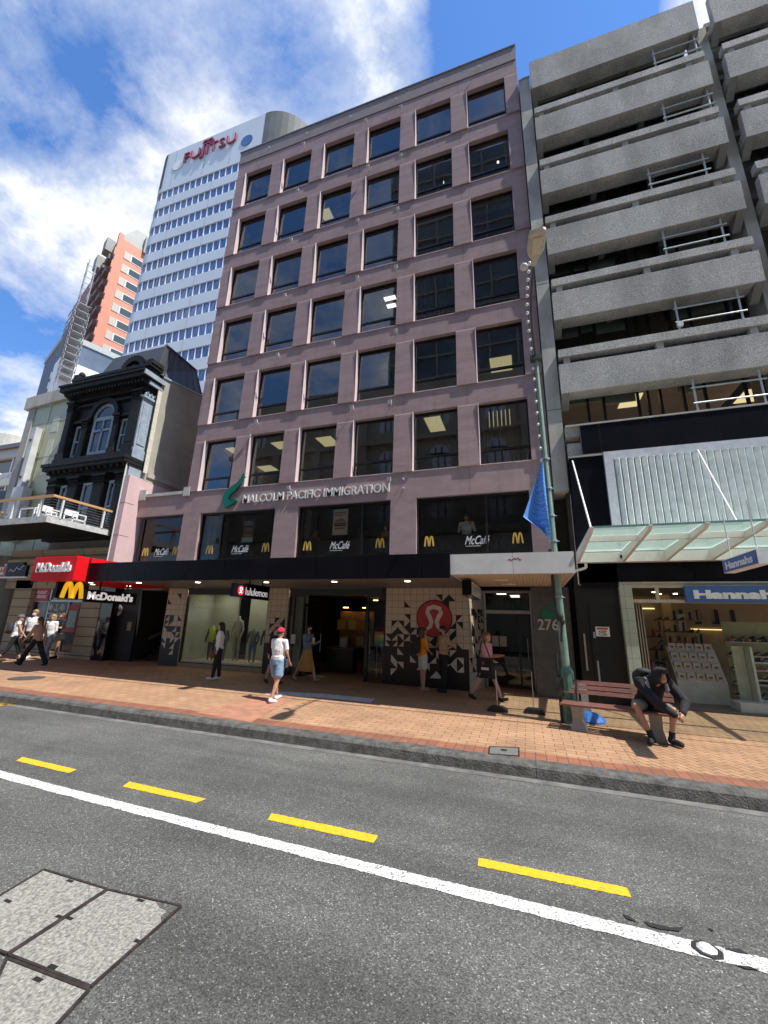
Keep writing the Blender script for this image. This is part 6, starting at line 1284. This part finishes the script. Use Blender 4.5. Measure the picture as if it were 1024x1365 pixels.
for x in (-.52, .72):
    bn.part('leg', B().loft([[(x+a*.14, c_*.17, 0) for a, c_ in ((-1, -1), (1, -1), (1, 1), (-1, 1))], [(x+a*.09, c_*.11, .2) for a, c_ in ((-1, -1), (1, -1), (1, 1), (-1, 1))], [(x+a*.10, c_*.20, .43) for a, c_ in ((-1, -1), (1, -1), (1, 1), (-1, 1))]]), M_leg)
    bn.part('back_bracket', B().beam((x, .16, .40), (x, .40, .84), .03, .03), mat('bracket_brown', (.10, .05, .04), .5))
for k, (pxx, pyy) in enumerate([(664, 948), (713, 951)]):
    g0 = gat(pxx, pyy); t = T('pole_base', ['black rubber weighted base with a thin pole, nearer the woman in pink', 'black rubber weighted base with a thin pole, nearer the bench'][k], 'pole base', tuple(g0), 'black pole bases')
    prof = ((-.22, .0), (-.22, .04), (-.13, .10), (.10, .10), (.20, .05), (.22, .0))
    t.part('rubber_base', B().prism([(g0.x+a, g0.y-.12, g0.z+z) for a, z in prof], (0, .24, 0)), mat('black_rubber', (.018, .018, .019), .5), bevel=.004)
    t.part('thin_pole', B().tube((g0.x-.01, g0.y, g0.z+.05), (g0.x-.015, g0.y, g0.z+.85), .009, n=8), mat('thin_pole_steel', (.5, .5, .5), .3, .8))
g0 = gat(787, 961); t = T('sign_base', 'blue plastic dome sign base with a grey board stem behind the bench', 'sign base', tuple(g0))
t.part('dome', B().lathe(g0, [(.30, 0), (.30, .025), (.24, .09), (.12, .16), (.02, .17)], 10), mat('plastic_blue', (.05, .18, .55), .35)); t.part('stem', B().box(g0.x-.12, g0.x+.02, g0.y+.1, g0.y+.16, .1, .62), mat('stem_grey', (.40, .38, .32), .7)); t.part('top_plate', B().box(g0.x-.17, g0.x-.0, g0.y+.1, g0.y+.13, .62, .78), mat('leaflet_white', (.65, .65, .6), .6))

# ================================================================== people
SK = mat('skin_light', (.56, .33, .24), .55, var=.05); SKT = mat('skin_tan', (.46, .24, .15), .55, var=.05); SKD = mat('skin_brown', (.25, .13, .08), .55, var=.05)
HB = mat('hair_black', (.012, .010, .010), .45); HBR = mat('hair_brown', (.08, .04, .02), .5); HBL = mat('hair_blond', (.36, .24, .11), .5); HRD = mat('hair_ginger', (.26, .11, .04), .5)
def cloth(n, c): return mat('cloth_'+n, c, .85, var=.10, scale=9, bump=.8, bscale=14)
def nrm(v): return Vector(v).normalized()
def person(label, x, y, face, H=1.65, skin=SK, fem=True, legs=((0, 0), (0, 0)), arms=None, lean=0, hair=('long', HB), top=None, bottom=None, shoes=cloth('shoe_white', (.7, .7, .7)), head=(0, 0), J=None, group=None, extra=None, z=None, wide=1.0, cutz=None):
    s = H/1.72; gz0 = gz(x, y) if z is None else z
    t = T('person', label, 'person', (x, y, gz0), group, rot=R(face), local=True); j = {}
    hw = .095*wide; sw_ = (.165 if fem else .195)*wide
    j['pel'] = Vector((0, 0, .93)); le = R(lean)
    def L(v): v = Vector(v)-j['pel']; return j['pel']+Vector((v.x, v.y*math.cos(le)-v.z*math.sin(le), v.z*math.cos(le)+v.y*math.sin(le)))
    j['chest'] = L((0, 0, 1.27)); j['neck'] = L((0, .01, 1.45)); j['head'] = L((0, -.015, 1.60))
    arms = arms or (((.12, .05, -1), (.1, -.2, -1)), ((.12, .05, -1), (.1, -.2, -1)))
    for i, sd in enumerate((1, -1)):
        a, k = R(legs[i][0]), R(legs[i][1]); h = Vector((sd*hw, 0, .90)); kn = h+Vector((0, -math.sin(a), -math.cos(a)))*.43; an = kn+Vector((0, -math.sin(a-k), -math.cos(a-k)))*.40
        j['hip%d' % i], j['kn%d' % i], j['an%d' % i] = h, kn, an; toe = an+Vector((sd*.02, -math.cos(a-k*.8)*.16, -.05+math.sin(a-k*.8)*.10)); j['toe%d' % i] = toe
        sh_ = L((sd*sw_, 0, 1.40)); ua, fa_ = nrm(arms[i][0]), nrm(arms[i][1]); ua.x *= sd; fa_.x *= sd
        j['sh%d' % i] = sh_; j['el%d' % i] = sh_+ua*.28; j['wr%d' % i] = j['el%d' % i]+fa_*.24
    dz = min(j['an0'].z, j['an1'].z)-.085
    for k in list(j): j[k] = j[k]-Vector((0, 0, dz)) if not J else j[k]
    if J:
        for k, v in J.items(): j[k] = Vector(v)
    q = lambda k: j[k]*s
    def Q(v): return Vector(v)*s
    hd_ = q('head'); yaw, pit = R(head[0]), R(head[1]); hm = Matrix.Rotation(yaw, 3, 'Z')@Matrix.Rotation(-pit, 3, 'X') if True else None
    b = B(); hr = .098*s
    b.ell(hd_+hm@Q((0, .0, .02)), (.078*s, .098*s, .105*s), hm); b.ell(hd_+hm@Q((0, -.03, -.05)), (.055*s, .062*s, .062*s), hm)
    b.cap(hd_+hm@Q((0, -.092, .015)), hd_+hm@Q((0, -.108, -.012)), .011*s, .015*s, 8)
    for sd in (1, -1): b.ell(hd_+hm@Q((sd*.077, .01, .0)), (.012*s, .02*s, .032*s), hm, 8, 6)
    b.cap(q('neck')-Q((0, 0, .05)), hd_-Q((0, -.01, .04)), .055*s, .050*s)
    b.cap(q('sh0')*.55+q('sh1')*.45+Q((0, 0, .0)), q('sh1')*.55+q('sh0')*.45, .07*s, .07*s)
    torso = lambda b, g: (b.loft([[c_+Q(((w+g)*math.cos(i*math.pi/8), (d_+g)*math.sin(i*math.pi/8), 0)) for i in range(16)] for c_, w, d_ in
        ((q('pel')+Q((0, 0, -.06)), .10*wide, .09), (q('pel')+Q((0, .01, .0)), .155*wide, .115), (q('pel')*.65+q('chest')*.35, (.125 if fem else .145)*wide, .095*wide), (q('chest')*.8+q('pel')*.2, .145*wide, .11*wide), (q('chest')+Q((0, 0, .04)), (.15 if fem else .175)*wide, .112), (q('neck')*.75+q('chest')*.25+Q((0, 0, .0)), (.135 if fem else .16)*wide, .085), (q('neck')+Q((0, 0, .015)), .07, .06))]),
        b.cap(q('sh0')-Q((.02, 0, .01)), q('sh1')-Q((-.02, 0, .01)), (.058+g)*s, (.058+g)*s))
    torso(b, 0)
    for i, sd in enumerate((1, -1)):
        b.cap(q('hip%d' % i), q('kn%d' % i), .082*s*wide, .055*s); b.cap(q('kn%d' % i), q('kn%d' % i).lerp(q('an%d' % i), .35), .053*s, .055*s); b.cap(q('kn%d' % i).lerp(q('an%d' % i), .3), q('an%d' % i), .055*s, .034*s); b.cap(q('an%d' % i)-Q((0, -.015, .045)), q('toe%d' % i)-Q((0, 0, -.0)), .034*s, .026*s)
        b.cap(q('sh%d' % i), q('el%d' % i), .050*s, .038*s); b.cap(q('el%d' % i), q('wr%d' % i), .038*s, .025*s)
        w = q('wr%d' % i); d_ = (w-q('el%d' % i)).normalized(); sdv = d_.cross(Vector((0, 1, 0.3))).normalized(); nv = d_.cross(sdv); b.cap(w+d_*.02*s, w+d_*.075*s, .026*s, .034*s, 10)
        for f_ in range(4):
            p0 = w+d_*.085*s+sdv*(-.026+.0175*f_)*s; ln = (.062, .072, .067, .052)[f_]*s; p1 = p0+d_*ln*.5+nv*.006*s; p2 = p1+(d_*.8+nv*.6*sd*-1).normalized()*ln*.5; b.cap(p0, p1, .0105*s, .0098*s, 7); b.cap(p1, p2, .0098*s, .0085*s, 7)
        p0 = w+d_*.035*s-sdv*.030*s; b.cap(p0, p0+(d_-sdv*.9).normalized()*.05*s, .012*s, .0095*s, 7)
    if cutz: b2 = B()
    bo = t.part('body', b, skin, voxel=.0095)
    # face
    fe = B()
    for sd in (1, -1): fe.ell(hd_+hm@Q((sd*.03, -.088, .022)), (.011*s, .008*s, .006*s), hm, 8, 5)
    t.part('eyes', fe, HB); t.part('mouth', B().ell(hd_+hm@Q((0, -.088, -.058)), (.021*s, .008*s, .006*s), hm, 8, 5), mat('lips', (.32, .10, .09), .5))
    # hair
    k_, hmt = hair; hb = B()
    if k_ in ('short', 'long', 'pony', 'bun', 'bob', 'cap'):
        r_ = []
        for a in range(9):
            th = math.pi*a/9*.62+.03
            r_.append([hd_+hm@Q((.090*math.sin(th)*math.cos(p)*1.0, .112*math.sin(th)*math.sin(p)+.006, .026+.117*math.cos(th)+(.045*max(0, -math.sin(p)) if a > 5 else 0)-(.05*max(0, math.sin(p)) if a > 5 else 0))) for p in [2*math.pi*i/16 for i in range(16)]])
        hb.loft(r_[::-1])
        if k_ == 'long':
            hb.cap(hd_+hm@Q((0, .055, .0)), hd_+hm@Q((0, .095, -.24)), .085*s, .065*s)
            for sd in (1, -1): hb.cap(hd_+hm@Q((sd*.065, .02, .03)), hd_+hm@Q((sd*.085, .05, -.16)), .04*s, .035*s)
        if k_ == 'bob':
            for sd in (1, -1): hb.cap(hd_+hm@Q((sd*.068, .02, .03)), hd_+hm@Q((sd*.075, .01, -.09)), .045*s, .04*s)
            hb.cap(hd_+hm@Q((0, .05, .0)), hd_+hm@Q((0, .06, -.09)), .08*s, .06*s)
        if k_ == 'pony': hb.cap(hd_+hm@Q((0, .11, .03)), hd_+hm@Q((0, .13, -.26)), .04*s, .022*s)
        t.part('hair', hb, hmt, voxel=.011)
    # clothes
    if top:
        kind, m_ = top; g = .018 if not J else .055; b = B(); torso(b, g)
        al = {'tee': .62, 'long': 2, 'tank': 0, 'loose': .7}[kind]
        for i in (0, 1):
            a, e, w = q('sh%d' % i), q('el%d' % i), q('wr%d' % i)
            ga = .032*s if J else 0
            if al == 2: b.cap(a, e, .066*s+ga, .052*s+ga); b.cap(e, e.lerp(w, .9 if not J else 1.0), .053*s+ga, .043*s+ga*.5)
            elif al: b.cap(a, a.lerp(e, al), .066*s, .062*s)
        b.loft([[q('pel')+Q(((.152*wide+.012)*math.cos(i*math.pi/8), .122*math.sin(i*math.pi/8)*wide+.01*0, zz_)) for i in range(16)] for zz_ in (-.06, .12)]) if not J else b.cap(q('pel')+Q((-.07, .0, .03)), q('pel')+Q((.07, 0, .03)), .15*s, .15*s)
        t.part('top', b, m_, voxel=.0105)
    if bottom:
        kind, m_ = bottom; b = B()
        if kind in ('shorts', 'trousers', 'wide', 'capri'):
            b.loft([[q('pel')+Q(((.160*wide)*math.cos(i*math.pi/8), .128*math.sin(i*math.pi/8)*wide, zz_)) for i in range(16)] for zz_ in (-.08, .05)]) if not J else b.cap(q('pel')+Q((-.09, 0, -.02)), q('pel')+Q((.09, 0, -.02)), .12*s, .12*s)
            for i in (0, 1):
                h, kn, an = q('hip%d' % i), q('kn%d' % i), q('an%d' % i)
                if kind == 'shorts': b.cap(h, h.lerp(kn, .62 if not J else .75), .105*s*wide, .098*s*wide)
                else:
                    w2 = .060 if kind != 'wide' else .088; b.cap(h, kn, .100*s*wide, (.072 if kind != 'wide' else .09)*s); b.cap(kn, kn.lerp(an, .96 if kind != 'capri' else .5), (.072 if kind != 'wide' else .088)*s, w2*s)
        else:
            hem = {'skirt': .36, 'mini': .62, 'knee': .48}[kind]; m0 = (q('kn0')+q('kn1'))/2; sp_ = (q('kn0')-q('kn1')).length*.5
            tt_ = 1-hem; c1 = q('pel').lerp(m0, .98) if kind == 'skirt' else q('pel').lerp(m0, .80 if kind == 'knee' else .55); c1 = c1+(Q((0, 0, -.18)) if kind == 'skirt' else Vector((0, 0, 0)))
            b.loft([[q('pel')+Q((0, 0, .10))+Q((.135*math.cos(i*math.pi/10), .11*math.sin(i*math.pi/10), 0)) for i in range(20)], [q('pel')+Q((0, 0, -.02))+Q((.172*math.cos(i*math.pi/10), .145*math.sin(i*math.pi/10), 0)) for i in range(20)], [c1+Vector((.18*s*math.cos(i*math.pi/10), (.125*s+sp_*.8)*math.sin(i*math.pi/10), 0)) for i in range(20)]])
        t.part('bottoms', b, m_, voxel=.0105)
    if shoes:
        for i in (0, 1):
            b = B(); an, toe = q('an%d' % i), q('toe%d' % i); g_ = 1.28 if J else 1.12; b.cap(an-Q((0, -.03, .040)), toe-Q((0, -.01, -.006)), .045*s*g_, .037*s*g_, 10); b.cap(an-Q((0, -.02, .02)), an-Q((0, .02, .04)), .043*s*g_, .042*s*g_, 10)
            t.part('shoe', b, shoes, voxel=.009)
    if extra: extra(t, j, s, q, Q, hd_, hm)
    return t
def strapbag(m, side=1, z=-.02, sz=(.13, .05, .10), strap=True):
    def f(t, j, s, q, Q, hd_, hm):
        c = q('pel')+Q((side*.17, -.02, z)); b = B().box(c.x-sz[0]*s, c.x+sz[0]*s, c.y-sz[1]*s, c.y+sz[1]*s, c.z-sz[2]*s, c.z+sz[2]*s); t.part('bag', b, m, bevel=.015)
        if strap: t.part('bag_strap', B().tube(c+Q((0, 0, .1)), q('chest')+Q((-side*.02, .135, .0)), .009*s).tube(q('chest')+Q((-side*.02, .135, 0)), q('sh%d' % (0 if side < 0 else 1))+Q((0, .02, .085)), .009*s), m)
    return f
def backpack(m, sc=1.0, d=.22):
    def f(t, j, s, q, Q, hd_, hm):
        c = q('chest')+Q((0, d, -.05)); b = B(); b.ell(c, (.15*s*sc, .10*s*sc, .22*s*sc)); b.ell(c+Q((0, .06, -.07)), (.11*s*sc, .06*s*sc, .12*s*sc)); t.part('backpack', b, m, voxel=.012)
        for i in (0, 1): t.part('backpack_strap', B().tube(q('sh%d' % i)*.75+q('neck')*.25+Q((0, .08, .03)), q('sh%d' % i)*.75+q('neck')*.25+Q((0, -.09, .0)), .018*s).tube(q('sh%d' % i)*.75+q('neck')*.25+Q((0, -.09, .0)), q('chest')+Q(((1 if i == 0 else -1)*.13, -.10, -.15)), .018*s), m)
    return f
def multi(*fs):
    def f(*a):
        for g in fs: g(*a)
    return f
def capf(m, back=False, brim=True):
    def f(t, j, s, q, Q, hd_, hm):
        b = B(); r_ = []
        for a in range(7):
            th = math.pi/2*a/6*.98+.03; r_.append([hd_+hm@Q((.096*math.sin(th)*math.cos(p), .118*math.sin(th)*math.sin(p)+.004, .035+.108*math.cos(th))) for p in [2*math.pi*i/18 for i in range(18)]])
        b.loft(r_[::-1]); bo = [hd_+hm@Q((.075*c_, -.09-.075*d_, .035-.01*d_)) for c_, d_ in ((-1, 0), (-.8, .6), (0, 1), (.8, .6), (1, 0))]
        if brim: b.prism(bo, hm@Q((0, 0, .012)))
        t.part('cap', b, m)
    return f
def maskf(m):
    def f(t, j, s, q, Q, hd_, hm): t.part('face_mask', B().ell(hd_+hm@Q((0, -.062, -.045)), (.060*s, .052*s, .045*s), hm), m)
    return f
MK = mat('mask_pale', (.62, .68, .72), .8); MKB = mat('mask_black', (.02, .02, .022), .8); BK = cloth('black', (.014, .014, .016)); SHW = MATS['cloth_shoe_white']; SHB = cloth('shoe_black', (.015, .015, .016))
A_REST = ((.10, .05, -1), (.08, -.15, -1)); A_BACK = ((.12, .45, -1), (.05, .2, -1)); A_FWD = ((.1, -.4, -1), (.05, -.7, -.9)); A_PHONE = ((.15, -.25, -1), (-.35, -1, .25))
def at_g(px_, py_): p_ = gat(px_, py_); return p_.x, p_.y
WT = cloth('white', (.78, .78, .78)); DN = cloth('denim', (.13, .20, .32)); BG = cloth('beige', (.46, .33, .22))
x, y = at_g(12, 882); person('person at the far left edge in a grey cap and white top with navy backpack', x, y, 150, 1.66, SK, True, ((22, 5), (-18, 15)), (A_REST, A_FWD), 2, ('short', HBR), ('tank', WT), ('capri', BK), SHB, extra=multi(backpack(cloth('navy', (.03, .035, .05))), capf(cloth('grey_cap', (.12, .12, .13)))))
x, y = at_g(33, 880); person('tall person in a white shirt and face mask with black shorts, facing the street', x, y, 25, 1.84, SKT, False, ((18, 5), (-16, 12)), (A_FWD, A_REST), 0, ('short', HBL), ('loose', WT), ('shorts', BK), SHW, extra=maskf(MK), wide=1.08)
x, y = at_g(42, 887); person('person with a ponytail in a beige top and wide black trousers striding left', x, y, -75, 1.66, SKT, True, ((30, 6), (-26, 8)), (A_FWD, A_BACK), 4, ('pony', HBR), ('long', BG), ('wide', BK), SHB)
x, y = at_g(59, 880); person('blond person in a white jacket and pale jeans behind the one in beige', x, y, 20, 1.66, SK, True, ((14, 4), (-14, 10)), (A_REST, A_REST), 0, ('bob', HBL), ('long', WT), ('trousers', cloth('pale_denim', (.30, .36, .44))), SHW)
x, y = at_g(93, 876); y = min(y, 12.0); person('person in a black short dress standing with a phone by the travel shop window', x, y, -15, 1.70, SKT, True, ((3, 0), (-3, 0)), (A_PHONE, A_PHONE), 2, ('long', HBR), ('tee', BK), ('mini', BK), SHB, head=(0, 22), extra=lambda t, j, s, q, Q, h, hm: t.part('phone', B().box(-.04, .04, -.40*s, -.385*s, 1.13*s, 1.27*s), mat('phone_white', (.7, .7, .7), .4)))
x, y = at_g(287, 906); person('person with long black hair in a white top and black trousers holding a dark bag', x, y, -60, 1.62, SK, True, ((6, 2), (-5, 2)), (A_REST, ((.1, -.1, -1), (.1, -.35, -1))), 0, ('long', HB), ('long', WT), ('trousers', BK), SHW, head=(-15, 0),
    extra=lambda t, j, s, q, Q, h, hm: t.part('hand_bag', B().ell(q('wr1')+Q((0, -.05, -.18)), (.11, .15, .10)), mat('bag_dark', (.05, .045, .05), .7, col2=(.25, .13, .04), scale=16)))
x, y = at_g(366, 935); person('person in a red cap, white tee and denim shorts raising a hand to the face', x, y, 168, 1.62, SKT, True, ((14, 3), (-12, 10)), (((.45, -.45, -1), (-.35, -.35, 1)), ((.2, -.1, -1), (-.1, -.5, -.8))), 0, ('bun', HB), ('tee', WT), ('shorts', cloth('light_denim', (.22, .32, .46))), SHW, wide=1.22,
    extra=multi(capf(cloth('red', (.60, .02, .05))), strapbag(mat('bag_grey', (.06, .065, .075), .6), -1, -.04)))
x, y = -7.0, 11.0; person('person almost hidden behind the one in the red cap, carrying a green bag', x, y, 60, 1.56, SK, True, ((16, 3), (-16, 8)), None, 0, ('short', HBR), ('long', BK), ('knee', BK), SHB, extra=lambda t, j, s, q, Q, h, hm: t.part('green_bag', B().box(-.1, .1, -.35, -.1, .55, .8), mat('bag_green', (.02, .32, .14), .5)))
x, y = at_g(407, 908); person('person in a denim jacket and mustard skirt walking right with a cup and black mask', x, y, 72, 1.66, SK, True, ((24, 4), (-26, 10)), (((.1, -.2, -1), (-.1, -1, .35)), A_PHONE), 0, ('long', HB), ('long', cloth('denim_grey', (.14, .19, .25))), ('skirt', cloth('mustard', (.42, .22, .06))), cloth('shoe_tan', (.35, .24, .18)), head=(0, 5),
    extra=multi(maskf(MKB), lambda t, j, s, q, Q, h, hm: t.part('cup', B().lathe(q('wr1')+Q((0, -.09, .0)), [(.03, 0), (.04, .16), (.001, .165)], 12), mat('cup_paper', (.6, .45, .3), .6))))
x, y = at_g(571, 916); y = min(y, 11.9); person('person in an orange tee and pale shorts with a black backpack facing the wall logo', x, y, 130, 1.66, SKT, True, ((2, 0), (-2, 0)), (A_REST, ((.25, -.1, -1), (-.4, -.5, -.3))), 0, ('long', HBR), ('tee', cloth('orange', (.75, .26, .02))), ('shorts', cloth('pale_grey_shorts', (.50, .52, .48))), cloth('shoe_tan', (.35, .24, .18)), extra=backpack(cloth('black_pack', (.02, .02, .03)), 1.15))
x, y = at_g(598, 917); y = min(y, 12.0); person('bearded person in a khaki tee and black trousers with a hand on the hip', x, y, -50, 1.72, SKT, False, ((3, 0), (-3, 0)), (((.75, .25, -1), (-.7, -.35, -.35)), ((.1, -.15, -1), (-.3, -.8, .1))), 0, ('short', HB), ('tee', cloth('khaki', (.42, .30, .18))), ('trousers', BK), SHB, head=(-20, 0), extra=lambda t, j, s, q, Q, h, hm: t.part('beard', B().ell(h+hm@Q((0, -.05, -.07)), (.056*s, .05*s, .045*s), hm), HB))
x, y = at_g(650, 934); person('ginger haired person in a pink jacket and black skirt carrying a big black bag', x, y, 68, 1.68, SK, True, ((26, 4), (-24, 12)), (((.1, -.1, -1), (-.1, -1, .1)), ((.12, -.15, -1), (.0, -.8, -.3))), 3, ('bob', HRD), ('long', cloth('pink', (.62, .28, .30))), ('knee', BK), SHB, head=(-8, 8),
    extra=lambda t, j, s, q, Q, h, hm: (t.part('shoulder_bag', B().box(-.30, -.20, -.30, .12, .66, 1.02), BK, bevel=.02), t.part('bag_print', B().box(-.306, -.30, -.22, -.02, .74, .80), M_wtxt), t.part('bag_red_print', B().box(-.306, -.30, -.10, -.04, .86, .93), MATS['travel_red']), t.part('bag_handle', B().tube((-.25, -.25, 1.0), (-.20, -.06, 1.42), .014).tube((-.25, .08, 1.0), (-.20, -.0, 1.42), .014), BK)))
# upstairs people behind the cafe windows
p_ = at(622, 712, 13.3); person('person in a white shirt eating at the right wide cafe window', p_.x, 13.35, 0, 1.7, SK, False, ((0, 0), (0, 0)), (((.3, -.2, -1), (-.5, -.6, .9)), ((.2, -.3, -1), (-.3, -.8, .2))), 0, ('short', HB), ('long', WT), ('trousers', BK), SHB, z=3.72)
p_ = at(419, 712, 13.3); person('pale haired person sitting low behind the left of the middle cafe window', p_.x, 13.4, 10, 1.5, SK, True, ((0, 0), (0, 0)), (A_PHONE, A_PHONE), 0, ('bob', HBL), ('long', cloth('pinkish', (.4, .25, .22))), ('trousers', BK), SHB, z=3.62)
p_ = at(515, 712, 13.3); person('person in a tan top behind the right edge of the middle cafe window', p_.x, 13.3, -20, 1.52, SK, True, ((0, 0), (0, 0)), (A_PHONE, A_PHONE), 0, ('bob', HBR), ('long', cloth('tan_top', (.5, .28, .12))), ('trousers', BK), SHB, z=3.66)
# seated man on the bench
gx, gy = 2.02, 9.20; zz0 = gz(gx, gy)
def hoodie(t, j, s, q, Q, h, hm):
    b = B(); b.ell(h+hm@Q((0, .035, .035)), (.125*s, .130*s, .145*s), hm); b.ell(h+hm@Q((0, -.085, .075)), (.105*s, .085*s, .05*s), hm); b.ell(h+hm@Q((.085, -.03, .0)), (.035*s, .07*s, .11*s), hm); b.ell(h+hm@Q((-.085, -.03, .0)), (.035*s, .07*s, .11*s), hm); b.ell(q('neck')+Q((0, .04, .0)), (.17*s, .13*s, .10*s))
    t.part('hood', b, cloth('hoodie_black', (.013, .013, .016)), voxel=.009)
    b = B(); b.ell(q('chest')+Q((-.07, .12, .12)), (.16*s, .18*s, .15*s), Matrix.Rotation(R(-30), 3, 'X')); b.ell(q('chest')+Q((-.10, .02, .24)), (.12*s, .15*s, .06*s)); b.ell(q('chest')+Q((-.17, .14, .12)), (.09*s, .13*s, .13*s)); t.part('backpack', b, cloth('pack_dark', (.03, .033, .037)), voxel=.012)
    for i in (0, 1):
        a = q('sh%d' % i)*.6+q('neck')*.4; t.part('pack_strap', B().tube(a+Q((0, .1, .07)), a+Q((0, -.08, .03)), .024*s).tube(a+Q((0, -.08, .03)), a+Q((0, -.12, -.16)), .022*s), mat('strap_grey', (.10, .10, .11), .8, col2=(.45, .45, .45), scale=40))
    t.part('chest_mark', B().beam(q('chest')+Q((-.10, -.215, .0)), q('chest')+Q((-.09, -.215, .05)), .012, .012), M_sw); t.part('shoulder_mark', B().beam(q('sh1')+Q((.07, -.10, .03)), q('sh1')+Q((.09, -.11, -.08)), .02, .03), M_sw); t.part('shoulder_mark', B().beam(q('sh0')+Q((-.06, -.10, .03)), q('sh0')+Q((-.04, -.12, -.10)), .02, .04), M_sw)
    for i in (0, 1):
        an = q('an%d' % i); t.part('sock', B().tube(an+Q((0, 0, -.03)), an.lerp(q('kn%d' % i), .22), .046*s, .050*s, 12), BK); toe = q('toe%d' % i); t.part('sole', B().cap(an+Q((0, .03, -.068)), toe+Q((0, -.0, -.012)), .022, .018, 8), mat('sole_white', (.6, .6, .6), .6)); t.part('swoosh', B().beam(an.lerp(toe, .3)+Q((-.045 if i else .045, 0, -.03)), an.lerp(toe, .75)+Q((-.04 if i else .04, 0, .0)), .006, .014), M_sw)
JJ = dict(pel=(-.02, .06, .56), chest=(.02, -.14, .86), neck=(.07, -.30, .98), head=(.12, -.40, 1.045), hip0=(.08, .02, .53), hip1=(-.12, .02, .53), kn0=(.24, -.36, .53), kn1=(-.30, -.34, .55), an0=(.16, -.36, .10), an1=(-.13, -.40, .10), toe0=(.24, -.53, .045), toe1=(-.20, -.56, .045),
          sh0=(.27, -.20, .92), sh1=(-.18, -.24, .92), el0=(.43, -.32, .66), el1=(-.02, -.44, .66), wr0=(.33, -.50, .52), wr1=(.20, -.52, .49))
person('person in a black hoodie and grey shorts sitting bent forward on the bench', gx, gy, 0, 1.76, SKT, False, hair=('none', HB), top=('long', MATS.get('cloth_hoodie_black') or cloth('hoodie_black', (.013, .013, .016))), bottom=('shorts', cloth('olive_shorts', (.23, .235, .19))), shoes=SHB, head=(14, 20), J=JJ, extra=hoodie, z=zz0, wide=1.05)
# mannequins in the display window
def mannequin(label, x, cols, H=1.5, lower=None, z=.42, y=13.2):
    b = B(); s = H/1.5; t = T('mannequin', label, 'mannequin', (x, y, z), 'mannequins in the display window')
    b.loft([[(x+w*math.cos(i*math.pi/8), y+d_*math.sin(i*math.pi/8), z+h*s) for i in range(16)] for h, w, d_ in ((.75, .14, .10), (.95, .11, .08), (1.2, .16, .10), (1.32, .15, .08), (1.38, .05, .05), (1.46, .045, .045))])
    t.part('torso', b, cols[0], smooth=True)
    for sd in (-1, 1):
        t.part('arm', B().cap((x+sd*.17, y, z+1.28*s), (x+sd*.24, y-.02, z+1.0*s), .045, .04).cap((x+sd*.24, y-.02, z+1.0*s), (x+sd*.20, y-.1, z+.75*s), .04, .03), cols[1], voxel=.012)
        t.part('leg', B().cap((x+sd*.08, y, z+.78*s), (x+sd*.09, y, z+.4*s), .08, .055).cap((x+sd*.09, y, z+.4*s), (x+sd*.09, y, z+.04), .055, .035), cols[2], voxel=.012)
    return t
DG = cloth('dark_grey', (.07, .075, .08)); LM = cloth('lime', (.45, .62, .05)); BE = cloth('mann_beige', (.36, .34, .28))
mannequin('mannequin in a lime vest under a dark jacket, leftmost in the display window', -11.15, (LM, DG, BK), 1.25)
mannequin('mannequin in grey layers behind the long haired person', -10.65, (cloth('mid_grey', (.22, .22, .23)), DG, DG), 1.2)
mannequin('tall beige mannequin in a crop top in the middle of the display window', -10.05, (BE, BE, cloth('sage', (.26, .27, .21))), 1.62)
mannequin('mannequin in a grey top and blue leggings right of the tall beige one', -9.35, (cloth('slate', (.16, .18, .18)), DG, cloth('blue', (.04, .10, .25))), 1.2)
mannequin('navy mannequin holding a lime bag at the right end of the display window', -8.75, (cloth('navy2', (.03, .04, .08)), cloth('navy2', (.03, .04, .08)), LM), 1.25)
